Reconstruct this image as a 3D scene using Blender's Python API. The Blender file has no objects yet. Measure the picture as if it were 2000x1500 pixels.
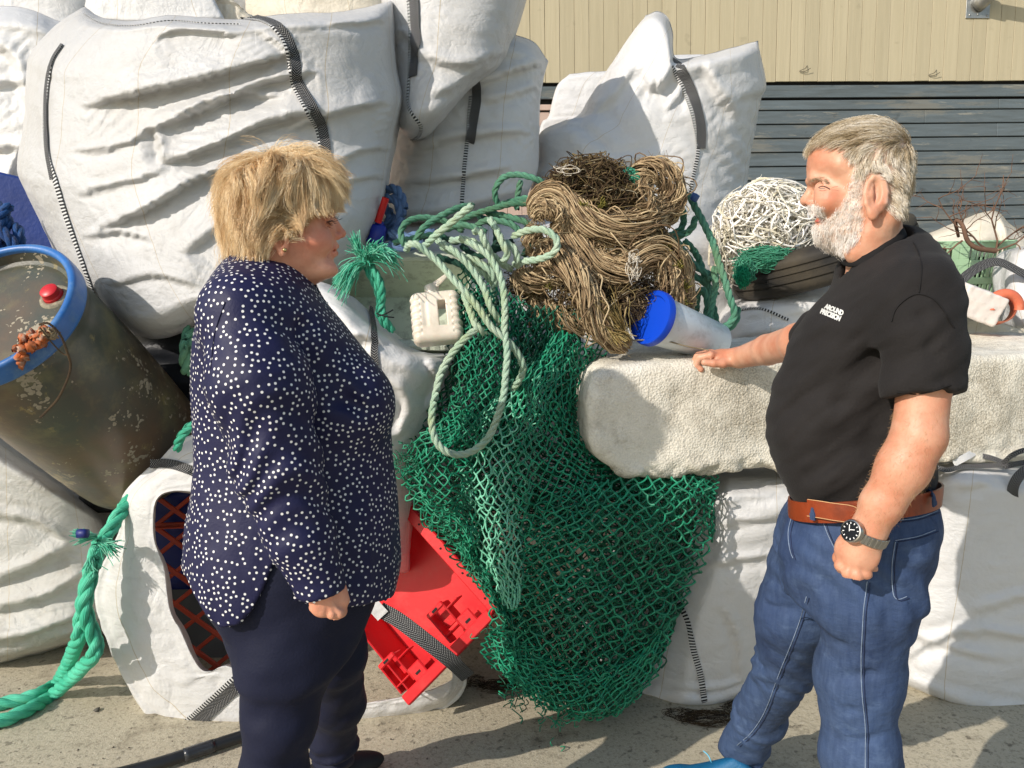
import bpy, math, random
import numpy as np
from mathutils import Vector, Matrix
from mathutils.bvhtree import BVHTree

# ---------------------------------------------------------------- camera, world, sun
SC = bpy.context.scene
PITCH, ROLL, CAMZ, FPX = math.radians(8.1), math.radians(1.15), 1.45, 1500.0
_F = np.array([0, math.cos(PITCH), -math.sin(PITCH)])
_R0 = np.array([1.0, 0, 0]); _U0 = np.array([0, math.sin(PITCH), math.cos(PITCH)])
_R = math.cos(ROLL)*_R0 - math.sin(ROLL)*_U0
_U = math.cos(ROLL)*_U0 + math.sin(ROLL)*_R0
CAM = np.array([0, 0, CAMZ])
cd = bpy.data.cameras.new("camera"); cam = bpy.data.objects.new("camera", cd)
SC.collection.objects.link(cam)
cd.sensor_width = 36; cd.lens = 36*FPX/2000; cd.clip_start = 0.05; cd.clip_end = 500
cam.matrix_world = Matrix(((_R[0], _U[0], -_F[0], 0), (_R[1], _U[1], -_F[1], 0),
                           (_R[2], _U[2], -_F[2], CAMZ), (0, 0, 0, 1)))
SC.camera = cam
SUN_EL, SUN_AZ = math.radians(31), math.radians(49)     # light travels towards +x,+y and down
world = bpy.data.worlds.new("World"); SC.world = world; world.use_nodes = True
wn = world.node_tree.nodes; wl = world.node_tree.links
sky = wn.new("ShaderNodeTexSky"); sky.sky_type = 'NISHITA'; sky.sun_disc = False
sky.sun_elevation = SUN_EL
# sun sits behind-left of the camera: direction to the sun = (-sin az, -cos az)
sky.sun_rotation = math.radians(180) + SUN_AZ
sky.air_density = 1.3; sky.dust_density = 1.0; sky.ozone_density = 1.0
wn["Background"].inputs[1].default_value = 0.155
wl.new(sky.outputs[0], wn["Background"].inputs[0])
sd = bpy.data.lights.new("sun", 'SUN'); sun = bpy.data.objects.new("sun", sd)
SC.collection.objects.link(sun)
sd.energy = 4.4; sd.angle = math.radians(0.5); sd.color = (1.0, 0.92, 0.83)
_ld = Vector((math.sin(SUN_AZ)*math.cos(SUN_EL), math.cos(SUN_AZ)*math.cos(SUN_EL), -math.sin(SUN_EL)))
sun.rotation_euler = _ld.to_track_quat('-Z', 'Y').to_euler(); sun.location = (-4, -4, 5)
SC.view_settings.view_transform = 'Standard'; SC.view_settings.look = 'None'
SC.view_settings.gamma = 1.0; SC.view_settings.exposure = 0.0
try: SC.view_settings.use_curve_mapping = False
except Exception: pass

# ---------------------------------------------------------------- helpers: placing
ROT = np.eye(3)      # figures are modelled in a frame turned about the vertical (their own facing), then turned back
def set_frame(u=None):
    global ROT
    a = 0.0 if u is None else math.atan((u-1000.0)/FPX); ROT = np.array([[math.cos(a), -math.sin(a), 0], [math.sin(a), math.cos(a), 0], [0, 0, 1.0]])
def ray(u, v):
    return ROT @ (_F + _R*((u-1000.0)/FPX) + _U*((750.0-v)/FPX))
def PWL(u, v, y):
    """point at world depth y, expressed in the current frame"""
    d = _F + _R*((u-1000.0)/FPX) + _U*((750.0-v)/FPX); return ROT @ (CAM + d*(y/d[1]))
def P(u, v, y):
    d = ray(u, v); return CAM + d*(y/d[1])
def PP(pts, y=None):
    """list of (u,v[,y]) -> array of world points"""
    return np.array([P(p[0], p[1], p[2] if len(p) > 2 else y) for p in pts])
def G(u, v, z=0.0):
    d = ray(u, v); return CAM + d*((z-CAMZ)/d[2])
def PV(U, V, Y):
    """vectorised P"""
    U = np.asarray(U, float); V = np.asarray(V, float); Y = np.asarray(Y, float)
    d = _F + _R*((U-1000.0)/FPX)[..., None] + _U*((750.0-V)/FPX)[..., None]
    return CAM + d*(Y/d[..., 1])[..., None]

# ---------------------------------------------------------------- helpers: objects
def tag(o, label=None, cat=None, group=None, kind=None):
    if label: o["label"] = label
    if cat: o["category"] = cat
    if group: o["group"] = group
    if kind: o["kind"] = kind
    return o
def empty(name, loc, label, cat, group=None):
    o = bpy.data.objects.new(name, None); SC.collection.objects.link(o)
    o.location = [float(c) for c in loc]; o.empty_display_size = 0.1
    bpy.context.view_layer.update()
    return tag(o, label, cat, group)
def mesh(name, V, F, mat, parent=None, smooth=True, uv=None, attrs=None, midx=None, sharp=None):
    V = np.ascontiguousarray(np.asarray(V, float).reshape(-1, 3) @ ROT, dtype=np.float32)
    me = bpy.data.meshes.new(name)
    if isinstance(F, np.ndarray):
        F = np.ascontiguousarray(F, dtype=np.int32); n, k = F.shape
        me.vertices.add(len(V)); me.vertices.foreach_set("co", V.ravel())
        me.loops.add(n*k); me.loops.foreach_set("vertex_index", F.ravel())
        me.polygons.add(n); me.polygons.foreach_set("loop_start", np.arange(0, n*k, k, dtype=np.int32))
        me.polygons.foreach_set("loop_total", np.full(n, k, dtype=np.int32))
        me.update(calc_edges=True)
    else:
        me.from_pydata(V.tolist(), [], [list(map(int, f)) for f in F]); me.update()
    if smooth:
        me.polygons.foreach_set("use_smooth", np.ones(len(me.polygons), dtype=bool))
        if sharp is not None:
            try: me.set_sharp_from_angle(angle=math.radians(sharp))
            except Exception: pass
    if uv is not None:
        ul = me.uv_layers.new(name="UVMap"); li = np.zeros(len(me.loops), dtype=np.int32)
        me.loops.foreach_get("vertex_index", li)
        ul.data.foreach_set("uv", np.asarray(uv, dtype=np.float32)[li].ravel())
    if attrs:
        for an, av in attrs.items():
            av = np.asarray(av, dtype=np.float32)
            if av.ndim == 1:
                a = me.attributes.new(an, 'FLOAT', 'POINT'); a.data.foreach_set("value", av)
            else:
                a = me.attributes.new(an, 'FLOAT_COLOR', 'POINT')
                a.data.foreach_set("color", np.hstack([av[:, :3], np.ones((len(av), 1), np.float32)]).astype(np.float32).ravel())
    mats = mat if isinstance(mat, (list, tuple)) else [mat]
    for m in mats: me.materials.append(m)
    if midx is not None: me.polygons.foreach_set("material_index", np.asarray(midx, dtype=np.int32))
    me.validate(); me.update()
    o = bpy.data.objects.new(name, me); SC.collection.objects.link(o)
    if parent is not None:
        o.parent = parent; o.matrix_parent_inverse = parent.matrix_world.inverted()
    return o
def recentre(o, loc):
    """move a top-level mesh object's origin to loc without moving the mesh"""
    loc = np.asarray(loc, float) @ ROT
    me = o.data; n = len(me.vertices); a = np.zeros(n*3, np.float32)
    me.vertices.foreach_get("co", a); a = a.reshape(-1, 3) - np.array(loc, np.float32)
    me.vertices.foreach_set("co", a.ravel()); me.update(); o.location = [float(c) for c in loc]
    bpy.context.view_layer.update(); return o

# ---------------------------------------------------------------- helpers: noise
_rng = np.random.RandomState(7)
_perm = _rng.permutation(256); _perm = np.concatenate([_perm, _perm, _perm])
_grad = _rng.normal(size=(256, 3)); _grad /= np.linalg.norm(_grad, axis=1)[:, None]
def perlin(p):
    p = np.asarray(p, float); i = np.floor(p).astype(int); f = p - i
    w = f*f*f*(f*(f*6-15)+10); i &= 255; out = 0
    for dx in (0, 1):
        for dy in (0, 1):
            for dz in (0, 1):
                h = _perm[_perm[_perm[(i[..., 0]+dx) & 255] + ((i[..., 1]+dy) & 255)] + ((i[..., 2]+dz) & 255)]
                g = _grad[h]
                d = g[..., 0]*(f[..., 0]-dx) + g[..., 1]*(f[..., 1]-dy) + g[..., 2]*(f[..., 2]-dz)
                ww = (w[..., 0] if dx else 1-w[..., 0])*(w[..., 1] if dy else 1-w[..., 1])*(w[..., 2] if dz else 1-w[..., 2])
                out = out + d*ww
    return out*1.5
def fbm(p, octv=4, lac=2.0, gain=0.5):
    a, s, out = 1.0, 1.0, 0
    for o in range(octv):
        out = out + a*perlin(np.asarray(p)*s + o*17.3); a *= gain; s *= lac
    return out
def ridged(p, octv=3):
    a, s, out = 1.0, 1.0, 0
    for o in range(octv):
        out = out + a*(1-np.abs(perlin(np.asarray(p)*s + o*11.7))*2); a *= 0.5; s *= 2.1
    return out

# ---------------------------------------------------------------- helpers: curves, tubes, ropes
def unit(a): return a/np.maximum(np.linalg.norm(a, axis=-1, keepdims=True), 1e-9)
def catmull(pts, n, closed=False):
    """smooth curve through pts, n samples at even arc length"""
    pts = np.asarray(pts, float)
    if closed: q = np.vstack([pts[-1:], pts, pts[:2]])
    else: q = np.vstack([2*pts[0]-pts[1], pts, 2*pts[-1]-pts[-2]])
    segs = len(q)-3; t = np.linspace(0, 1, 24, endpoint=False)[:, None]; out = []
    for i in range(segs):
        a, b, c, d = q[i:i+4]
        out.append(0.5*((2*b) + (c-a)*t + (2*a-5*b+4*c-d)*t**2 + (3*b-a-3*c+d)*t**3))
    out.append(q[-2][None]); o = np.vstack(out)
    return resample(o, n)
def resample(o, n):
    o = np.asarray(o, float)
    L = np.concatenate([[0], np.cumsum(np.linalg.norm(np.diff(o, axis=0), axis=1))])
    s = np.linspace(0, L[-1], n)
    return np.stack([np.interp(s, L, o[:, k]) for k in range(o.shape[1])], 1)
def linear(pts, n): return resample(np.asarray(pts, float), n)
def plen(o): return float(np.linalg.norm(np.diff(o, axis=0), axis=1).sum())
def frames(path):
    """parallel transport frame"""
    n = len(path); T = unit(np.gradient(path, axis=0)); N = np.zeros_like(T)
    r = np.array([0, 0, 1.0]) if abs(T[0][2]) < 0.9 else np.array([1.0, 0, 0])
    N[0] = unit(np.cross(T[0], r))
    for i in range(1, n):
        v = N[i-1] - T[i]*np.dot(N[i-1], T[i]); N[i] = v/max(np.linalg.norm(v), 1e-9)
    return T, N, np.cross(T, N)
def grid_faces(nr, nc, wrap=False, off=0, flip=False):
    r = np.arange(nr-1)[:, None]; c = np.arange(nc if wrap else nc-1)[None]
    a = r*nc + c; b = r*nc + (c+1) % nc; d = a + nc; e = b + nc
    f = np.stack([a+0*b, b, e, d+0*b], -1).reshape(-1, 4) + off
    return f[:, ::-1] if flip else f
def strands(S, R, k=4, caps=False):
    """many thin tubes. S (M,N,3); R scalar, (M,), (M,N). Returns V, F (quads)"""
    S = np.asarray(S, float); M, N = S.shape[:2]
    T = unit(np.gradient(S, axis=1)); ref = np.array([0.37, 0.61, 0.70])
    n1 = unit(np.cross(T, ref)); n2 = np.cross(T, n1)
    R = np.asarray(R, float)
    if R.ndim == 0: R = np.full((M, N), float(R))
    elif R.ndim == 1: R = np.repeat(R[:, None], N, 1)
    a = np.arange(k)*2*math.pi/k
    V = S[:, :, None] + R[:, :, None, None]*(n1[:, :, None]*np.cos(a)[None, None, :, None] + n2[:, :, None]*np.sin(a)[None, None, :, None])
    f = grid_faces(N, k, True)
    F = (f[None] + (np.arange(M)*N*k)[:, None, None]).reshape(-1, 4)
    return V.reshape(-1, 3), F
def tube(path, rad, k=12, cap=True):
    path = np.asarray(path, float); n = len(path); T, N, B = frames(path)
    rad = np.broadcast_to(np.asarray(rad, float), (n,))
    a = np.arange(k)*2*math.pi/k
    V = path[:, None] + rad[:, None, None]*(N[:, None]*np.cos(a)[None, :, None] + B[:, None]*np.sin(a)[None, :, None])
    V = V.reshape(-1, 3); F = [tuple(q) for q in grid_faces(n, k, True)]
    if cap: F.append(tuple(range(k))[::-1]); F.append(tuple(range((n-1)*k, n*k)))
    return V, F
def ribbon(path, nrm, width, thick=0.0015):
    """flat strap with thickness following path, facing nrm. returns V,F,uv"""
    path = np.asarray(path, float); n = len(path); T = unit(np.gradient(path, axis=0))
    nrm = unit(nrm - T*(nrm*T).sum(-1, keepdims=True)); B = np.cross(T, nrm)
    width = np.broadcast_to(np.asarray(width, float), (n,))[:, None]
    prof = [(-.5, 0), (-.5, 1), (-.17, 1.15), (.17, 1.15), (.5, 1), (.5, 0)]
    V = np.stack([path + B*width*a + nrm*thick*b for a, b in prof], 1).reshape(-1, 3)
    L = np.concatenate([[0], np.cumsum(np.linalg.norm(np.diff(path, axis=0), axis=1))])
    uv = np.stack([np.repeat(L, 6), np.tile([a for a, b in prof], n)*np.repeat(width[:, 0], 6)], 1)
    return V, grid_faces(n, 6, True), uv
def rope(path_pts, R=0.011, pitch=None, strandsn=3, seed=0, wob=0.0, k=7, closed=False, smooth_in=True):
    """laid rope along a path: returns V, F, rnd"""
    pts = np.asarray(path_pts, float)
    c = catmull(pts, 200, closed) if smooth_in else pts
    L = plen(c); pitch = pitch or R*7.2
    n = max(8, int(L/pitch*11)); c = resample(c, n)
    if wob: c = c + wob*np.stack([perlin(c*9+seed), perlin(c*9+seed+30), perlin(c*9+seed+60)], 1)
    T, N, B = frames(c); ph = np.linspace(0, L/pitch*2*math.pi, n) + seed
    S = []
    for s in range(strandsn):
        a = ph + s*2*math.pi/strandsn
        S.append(c + R*0.50*(N*np.cos(a)[:, None] + B*np.sin(a)[:, None]))
    S = np.array(S); rr = np.full((strandsn, n), R*0.56)
    rr[:, 0] *= 0.5; rr[:, -1] *= 0.5
    V, F = strands(S, rr, k)
    ang = np.tile(np.arange(k)/k, strandsn*n)
    along = np.tile(np.repeat(np.linspace(0, L, n), k), strandsn)
    return V, F, np.stack([along*18, ang*3.0 + along*6], 1)
def merge(parts):
    """parts: list of (V,F[,x]) quads arrays"""
    Vs, Fs, Xs, o = [], [], [], 0
    for p in parts:
        Vs.append(p[0]); Fs.append(np.asarray(p[1]) + o); o += len(p[0])
        if len(p) > 2: Xs.append(p[2])
    return np.vstack(Vs), np.vstack(Fs), (np.concatenate(Xs) if Xs else None)
def merge_poly(parts):
    Vs, Fs, o = [], [], 0
    for V, F in parts:
        Vs.append(np.asarray(V, float)); Fs += [tuple(int(i)+o for i in f) for f in F]; o += len(V)
    return np.vstack(Vs), Fs
def box(c, s, R=None, bev=0.0):
    """rounded box: centre c, size s, rotation matrix R (columns = local axes)"""
    c = np.array(c, float); h = np.array(s, float)/2; b = min(bev, h.min()*0.95)
    V = []; idx = {}
    if b <= 0:
        for x in (-1, 1):
            for y in (-1, 1):
                for z in (-1, 1): V.append((x*h[0], y*h[1], z*h[2]))
        F = [(0, 1, 3, 2), (4, 6, 7, 5), (0, 4, 5, 1), (2, 3, 7, 6), (0, 2, 6, 4), (1, 5, 7, 3)]
    else:
        for x in (-1, 1):
            for y in (-1, 1):
                for z in (-1, 1):
                    for ax in range(3):
                        q = np.array([x, y, z])*(h-b); q[ax] = (x, y, z)[ax]*h[ax]
                        idx[(x, y, z, ax)] = len(V); V.append(q)
        F = []
        for ax in range(3):
            o1, o2 = (ax+1) % 3, (ax+2) % 3
            for s_ in (-1, 1):
                f = []
                for p, q in ((-1, -1), (1, -1), (1, 1), (-1, 1)):
                    k = [0, 0, 0]; k[ax] = s_; k[o1] = p; k[o2] = q; f.append(idx[(*k, ax)])
                F.append(tuple(f if s_ > 0 else f[::-1]))
            for p in (-1, 1):
                for q in (-1, 1):   # edges parallel to ax
                    k1 = [0, 0, 0]; k1[ax] = -1; k1[o1] = p; k1[o2] = q
                    k2 = list(k1); k2[ax] = 1
                    f = (idx[(*k1, o1)], idx[(*k2, o1)], idx[(*k2, o2)], idx[(*k1, o2)])
                    F.append(f if p*q < 0 else f[::-1])
        for x in (-1, 1):
            for y in (-1, 1):
                for z in (-1, 1):
                    f = (idx[(x, y, z, 0)], idx[(x, y, z, 1)], idx[(x, y, z, 2)])
                    F.append(f if x*y*z > 0 else f[::-1])
    V = np.array(V, float)
    if R is not None: V = V @ np.asarray(R).T
    return V + c, F
def lathe(prof, k=48, origin=(0, 0, 0), R=None, cap=False):
    """profile (r,z) list revolved about local z"""
    prof = np.asarray(prof, float); n = len(prof); a = np.arange(k)*2*math.pi/k
    V = np.stack([prof[:, 0, None]*np.cos(a), prof[:, 0, None]*np.sin(a), np.repeat(prof[:, 1, None], k, 1)], -1).reshape(-1, 3)
    F = [tuple(q) for q in grid_faces(n, k, True)]
    if cap: F.append(tuple(range(k))[::-1]); F.append(tuple(range((n-1)*k, n*k)))
    if R is not None: V = V @ np.asarray(R).T
    return V + np.asarray(origin, float), F
def axes_from(z, x=(1, 0, 0)):
    z = unit(np.array(z, float)); x = np.array(x, float); x = unit(x - z*np.dot(x, z)); y = np.cross(z, x)
    return np.stack([x, y, z], 1)

# ---------------------------------------------------------------- helpers: signed distance bodies
def smin(a, b, k):
    h = np.clip(0.5+0.5*(b-a)/k, 0, 1); return b*(1-h)+a*h - k*h*(1-h)
def smax(a, b, k): return -smin(-a, -b, k)
def sd_cone(p, a, b, ra, rb):
    a = np.asarray(a, float); b = np.asarray(b, float); ab = b-a
    t = np.clip(((p-a) @ ab)/max(ab @ ab, 1e-12), 0, 1)
    return np.linalg.norm(p-a-t[..., None]*ab, axis=-1) - (ra+(rb-ra)*t)
def sd_ell(p, c, r, R=None):
    q = p-np.asarray(c, float)
    if R is not None: q = q @ np.asarray(R)
    r = np.asarray(r, float); k0 = np.linalg.norm(q/r, axis=-1); k1 = np.linalg.norm(q/(r*r), axis=-1)
    return k0*(k0-1.0)/np.maximum(k1, 1e-9)
def sd_chain(p, pts, rad, k=0.01):
    d = None
    for i in range(len(pts)-1):
        e = sd_cone(p, pts[i], pts[i+1], rad[i], rad[i+1]); d = e if d is None else smin(d, e, k)
    return d
def snets(f, lo, hi, h, newton=2):
    lo, hi = np.minimum(lo, hi).astype(float), np.maximum(lo, hi).astype(float)
    n = np.ceil((hi-lo)/h).astype(int)+1
    ax = [lo[i]+np.arange(n[i])*h for i in range(3)]
    # coarse pass to skip empty space
    X = np.stack(np.meshgrid(*ax, indexing='ij'), -1).reshape(-1, 3)
    D = np.full(len(X), 1.0)
    st = 4
    ci = [np.arange(0, n[i]+st, st) for i in range(3)]
    C = np.stack(np.meshgrid(*[lo[i]+ci[i]*h for i in range(3)], indexing='ij'), -1)
    cs = C.shape[:3]; cD = f(C.reshape(-1, 3)).reshape(cs)
    # nearest coarse value for every fine point
    ix = [np.clip((np.arange(n[i])+st//2)//st, 0, cs[i]-1) for i in range(3)]
    near = cD[np.ix_(*ix)].reshape(-1)
    m = np.abs(near) < h*st*1.6+0.012
    D[~m] = np.where(near[~m] > 0, 1.0, -1.0)
    ii = np.nonzero(m)[0]
    for s in range(0, len(ii), 400000):
        j = ii[s:s+400000]; D[j] = f(X[j])
    D = D.reshape(n); S = D < 0
    nx, ny, nz = n-1
    cor = [(a, b, c) for a in (0, 1) for b in (0, 1) for c in (0, 1)]
    cnt = sum(S[a:nx+a, b:ny+b, c:nz+c].astype(np.int8) for a, b, c in cor)
    act = (cnt > 0) & (cnt < 8); idx = np.nonzero(act); N = len(idx[0])
    pos = np.zeros((N, 3)); wt = np.zeros(N)
    for a, b in [(c1, c2) for c1 in cor for c2 in cor if sum(abs(c1[q]-c2[q]) for q in range(3)) == 1 and c1 < c2]:
        d1 = D[idx[0]+a[0], idx[1]+a[1], idx[2]+a[2]]; d2 = D[idx[0]+b[0], idx[1]+b[1], idx[2]+b[2]]
        s = (d1 < 0) != (d2 < 0); t = np.where(s, d1/np.where(s, d1-d2, 1), 0)
        q = np.array(a)+t[:, None]*(np.array(b)-np.array(a)); pos += q*s[:, None]; wt += s
    V = lo + (np.stack(idx, 1)+pos/np.maximum(wt, 1)[:, None])*h
    vid = np.full((nx, ny, nz), -1, dtype=np.int64); vid[idx] = np.arange(N)
    Fs = []
    for axn in range(3):
        o1, o2 = (axn+1) % 3, (axn+2) % 3
        sl1 = [slice(None)]*3; sl2 = [slice(None)]*3
        sl1[axn] = slice(0, n[axn]-1); sl2[axn] = slice(1, n[axn])
        sl1[o1] = sl2[o1] = slice(1, n[o1]-1); sl1[o2] = sl2[o2] = slice(1, n[o2]-1)
        A = S[tuple(sl1)]; B = S[tuple(sl2)]; e = np.nonzero(A != B)
        if len(e[0]) == 0: continue
        base = [e[0].copy(), e[1].copy(), e[2].copy()]
        base[o1] = base[o1]+1; base[o2] = base[o2]+1
        def g(d1, d2):
            q = [base[0], base[1], base[2]]; q[o1] = q[o1]-d1; q[o2] = q[o2]-d2
            return vid[q[0], q[1], q[2]]
        fq = np.stack([g(1, 1), g(0, 1), g(0, 0), g(1, 0)], 1)
        flip = ~A[e]
        fq[flip] = fq[flip][:, ::-1]; Fs.append(fq)
    F = np.vstack(Fs); F = F[(F >= 0).all(1)]
    for _ in range(newton):
        d = f(V); g = sgrad(f, V, h*0.4)
        step = d[:, None]*g/np.maximum((g*g).sum(1), 0.2)[:, None]
        L = np.linalg.norm(step, axis=1); step *= np.minimum(1, h*0.7/np.maximum(L, 1e-9))[:, None]; V = V-step
    return V, F
def sgrad(f, p, e=0.001):
    g = np.zeros_like(p)
    for k in range(3):
        q = p.copy(); q[:, k] += e; r = p.copy(); r[:, k] -= e; g[:, k] = (f(q)-f(r))/(2*e)
    return g
def sd_poly2(p, poly):
    """signed distance in 2-D to a polygon (negative inside)"""
    poly = np.asarray(poly, float); d = np.full(len(p), 1e9); s = np.ones(len(p)); n = len(poly)
    for i in range(n):
        a, b = poly[i], poly[i-1]; e = b-a; w = p-a
        t = np.clip((w @ e)/max(e @ e, 1e-12), 0, 1); q = w-t[:, None]*e
        d = np.minimum(d, (q*q).sum(1))
        c1 = p[:, 1] >= a[1]; c2 = p[:, 1] < b[1]; c3 = e[0]*w[:, 1] > e[1]*w[:, 0]
        fl = (c1 & c2 & c3) | (~c1 & ~c2 & ~c3); s = np.where(fl, -s, s)
    return s*np.sqrt(d)
def rbf(pts, vals, eps=0.05):
    """smooth scalar map from scattered 2-D samples (inverse distance)"""
    pts = np.asarray(pts, float); vals = np.asarray(vals, float)
    def fn(q):
        d = ((q[:, None]-pts[None])**2).sum(-1)+eps*eps*0.02; w = 1/d**1.5
        return (w*vals).sum(1)/w.sum(1)
    return fn

# ---------------------------------------------------------------- helpers: cloth
def upsample(V, k, axis, wrap):
    V = np.moveaxis(V, axis, 0); n = len(V)
    if wrap: Q = np.concatenate([V[-1:], V, V[:2]], 0); segs = n
    else: Q = np.concatenate([2*V[:1]-V[1:2], V, 2*V[-1:]-V[-2:-1]], 0); segs = n-1
    out = []
    for j in range(k):
        t = j/k; a, b, c, d = Q[0:segs], Q[1:segs+1], Q[2:segs+2], Q[3:segs+3]
        out.append(0.5*((2*b)+(c-a)*t+(2*a-5*b+4*c-d)*t*t+(3*b-a-3*c+d)*t**3))
    o = np.stack(out, 1).reshape((segs*k,)+V.shape[1:])
    if not wrap: o = np.concatenate([o, V[-1:]], 0)
    return np.moveaxis(o, 0, axis)
def grid_normals(V, wrap):
    du = (np.roll(V, -1, 1)-np.roll(V, 1, 1)); dv = np.gradient(V, axis=0)
    if not wrap: du = np.gradient(V, axis=1)
    return unit(np.cross(du, dv))
def crumple(V, wrap=True, ex=0.035, cdir=None, aniso=0.0, iters=120, amp=0.012, freq=5.0, stretch=(1, 1, 1), seed=0,
            hold=0.02, bend=0.25, pin=None):
    """give a grid of cloth more cloth than room so that it buckles into real creases.
    V (nr,nc,3); cdir = 3-D direction in which it is squeezed"""
    V0 = V.copy(); nr, nc = V.shape[:2]; N = grid_normals(V, wrap)
    q = V0*freq*np.array(stretch)+seed*7.7
    if cdir is not None:
        cdir = unit(np.array(cdir, float)); q = V0*freq; s = (q @ cdir)[..., None]*cdir
        q = s*1.0 + (q-s)*0.28 + seed*7.7
    V = V0 + N*(amp*fbm(q, 3))[..., None]
    fam = []
    for di, dj, st, kind in ((0, 1, 1.0, 0), (1, 0, 1.0, 0), (1, 1, .6, 0), (1, -1, .6, 0), (0, 2, bend, 1), (2, 0, bend, 1)):
        if wrap: A = V0[:nr-di]; B = np.roll(V0, -dj, 1)[di:]
        else:
            ja, jb = (0, dj) if dj >= 0 else (-dj, 0); w = nc-abs(dj)
            A = V0[:nr-di, ja:ja+w]; B = V0[di:, jb:jb+w]
        E = B-A; L = np.linalg.norm(E, axis=-1)
        e = ex*np.ones_like(L)
        if cdir is not None: c2 = ((E @ cdir)/np.maximum(L, 1e-9))**2; e = ex*((1-aniso)+aniso*c2*1.6)
        fam.append((di, dj, st, L*(1+e)))
    for it in range(iters):
        D = np.zeros_like(V); W = np.zeros((nr, nc, 1))
        for di, dj, st, L in fam:
            if wrap:
                A = V[:nr-di]; B = np.roll(V, -dj, 1)[di:]
                E = B-A; l = np.linalg.norm(E, axis=-1); c = (0.5*st*(l-L)/np.maximum(l, 1e-9))[..., None]*E
                D[:nr-di] += c; W[:nr-di] += st
                t = np.zeros_like(V); t[di:] = c; D -= np.roll(t, dj, 1)
                t = np.zeros_like(W); t[di:] = st; W += np.roll(t, dj, 1)
            else:
                ja, jb = (0, dj) if dj >= 0 else (-dj, 0); w = nc-abs(dj)
                A = V[:nr-di, ja:ja+w]; B = V[di:, jb:jb+w]
                E = B-A; l = np.linalg.norm(E, axis=-1); c = (0.5*st*(l-L)/np.maximum(l, 1e-9))[..., None]*E
                D[:nr-di, ja:ja+w] += c; D[di:, jb:jb+w] -= c; W[:nr-di, ja:ja+w] += st; W[di:, jb:jb+w] += st
        V = V + D/np.maximum(W, 1e-6)*1.7
        V = V + (V0-V)*hold
        if pin is not None: V = V + (V0-V)*pin[..., None]
    return V
# ---------------------------------------------------------------- materials
def rgb(h):
    """sRGB 0-255 triple -> linear"""
    return tuple(((c/255)/12.92 if c/255 <= .04045 else ((c/255+.055)/1.055)**2.4) for c in h)
class NT:
    def __init__(s, name):
        s.m = bpy.data.materials.new(name); s.m.use_nodes = True; s.t = s.m.node_tree
        s.b = s.t.nodes["Principled BSDF"]; s.tc = None
    def n(s, typ, **kw):
        nd = s.t.nodes.new(typ)
        for k, v in kw.items():
            if k.startswith("i_"):
                key = k[2:]; key = int(key) if key.isdigit() else key.replace("_", " ")
                nd.inputs[key].default_value = v
            else: setattr(nd, k, v)
        return nd
    def l(s, a, b): s.t.links.new(a, b)
    def co(s, kind="Object"):
        if not s.tc: s.tc = s.n("ShaderNodeTexCoord")
        return s.tc.outputs[kind]
    def noise(s, scale, detail=4, rough=.55, vec=None, sc=None, dist=0.0):
        nd = s.n("ShaderNodeTexNoise"); nd.inputs["Scale"].default_value = scale
        nd.inputs["Detail"].default_value = detail; nd.inputs["Roughness"].default_value = rough
        nd.inputs["Distortion"].default_value = dist
        vec = vec or s.co()
        if sc:
            mp = s.n("ShaderNodeMapping"); mp.inputs["Scale"].default_value = sc; s.l(vec, mp.inputs[0]); vec = mp.outputs[0]
        s.l(vec, nd.inputs["Vector"]); return nd.outputs["Fac"]
    def ramp(s, fac, stops, interp='LINEAR'):
        r = s.n("ShaderNodeValToRGB"); r.color_ramp.interpolation = interp; e = r.color_ramp.elements
        while len(e) < len(stops): e.new(0.5)
        for k, (p, c) in enumerate(stops):
            e[k].position = p; e[k].color = (c, c, c, 1) if isinstance(c, (int, float)) else (*c, 1)
        s.l(fac, r.inputs[0]); return r.outputs[0]
    def mix(s, fac, a, b, mode='MIX'):
        m = s.n("ShaderNodeMix", data_type='RGBA', blend_type=mode)
        for i, x in ((0, fac), (6, a), (7, b)):
            if isinstance(x, (int, float)): m.inputs[i].default_value = x
            elif isinstance(x, tuple): m.inputs[i].default_value = (*x, 1)
            else: s.l(x, m.inputs[i])
        return m.outputs[2]
    def math(s, op, a, b=None, c=None):
        m = s.n("ShaderNodeMath", operation=op)
        for i, x in enumerate((a, b, c)):
            if x is None: continue
            if isinstance(x, (int, float)): m.inputs[i].default_value = x
            else: s.l(x, m.inputs[i])
        return m.outputs[0]
    def bump(s, h, dist, strength=1.0, prev=None):
        b = s.n("ShaderNodeBump"); b.inputs["Strength"].default_value = strength; b.inputs["Distance"].default_value = dist
        s.l(h, b.inputs["Height"])
        if prev: s.l(prev, b.inputs["Normal"])
        return b.outputs[0]
    def attr(s, name, out="Fac"):
        a = s.n("ShaderNodeAttribute"); a.attribute_name = name; return a.outputs[out]
    def set(s, **kw):
        for k, v in kw.items():
            k = {"col": "Base Color", "rough": "Roughness", "spec": "Specular IOR Level", "nrm": "Normal", "metal": "Metallic",
                 "sheen": "Sheen Weight", "sss": "Subsurface Weight", "coat": "Coat Weight", "trans": "Transmission Weight"}.get(k, k)
            i = s.b.inputs[k]
            if isinstance(v, (int, float)): i.default_value = v
            elif isinstance(v, tuple): i.default_value = (*v, 1) if len(v) == 3 and k == "Base Color" else v
            else: s.l(v, i)
        return s.m

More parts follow.
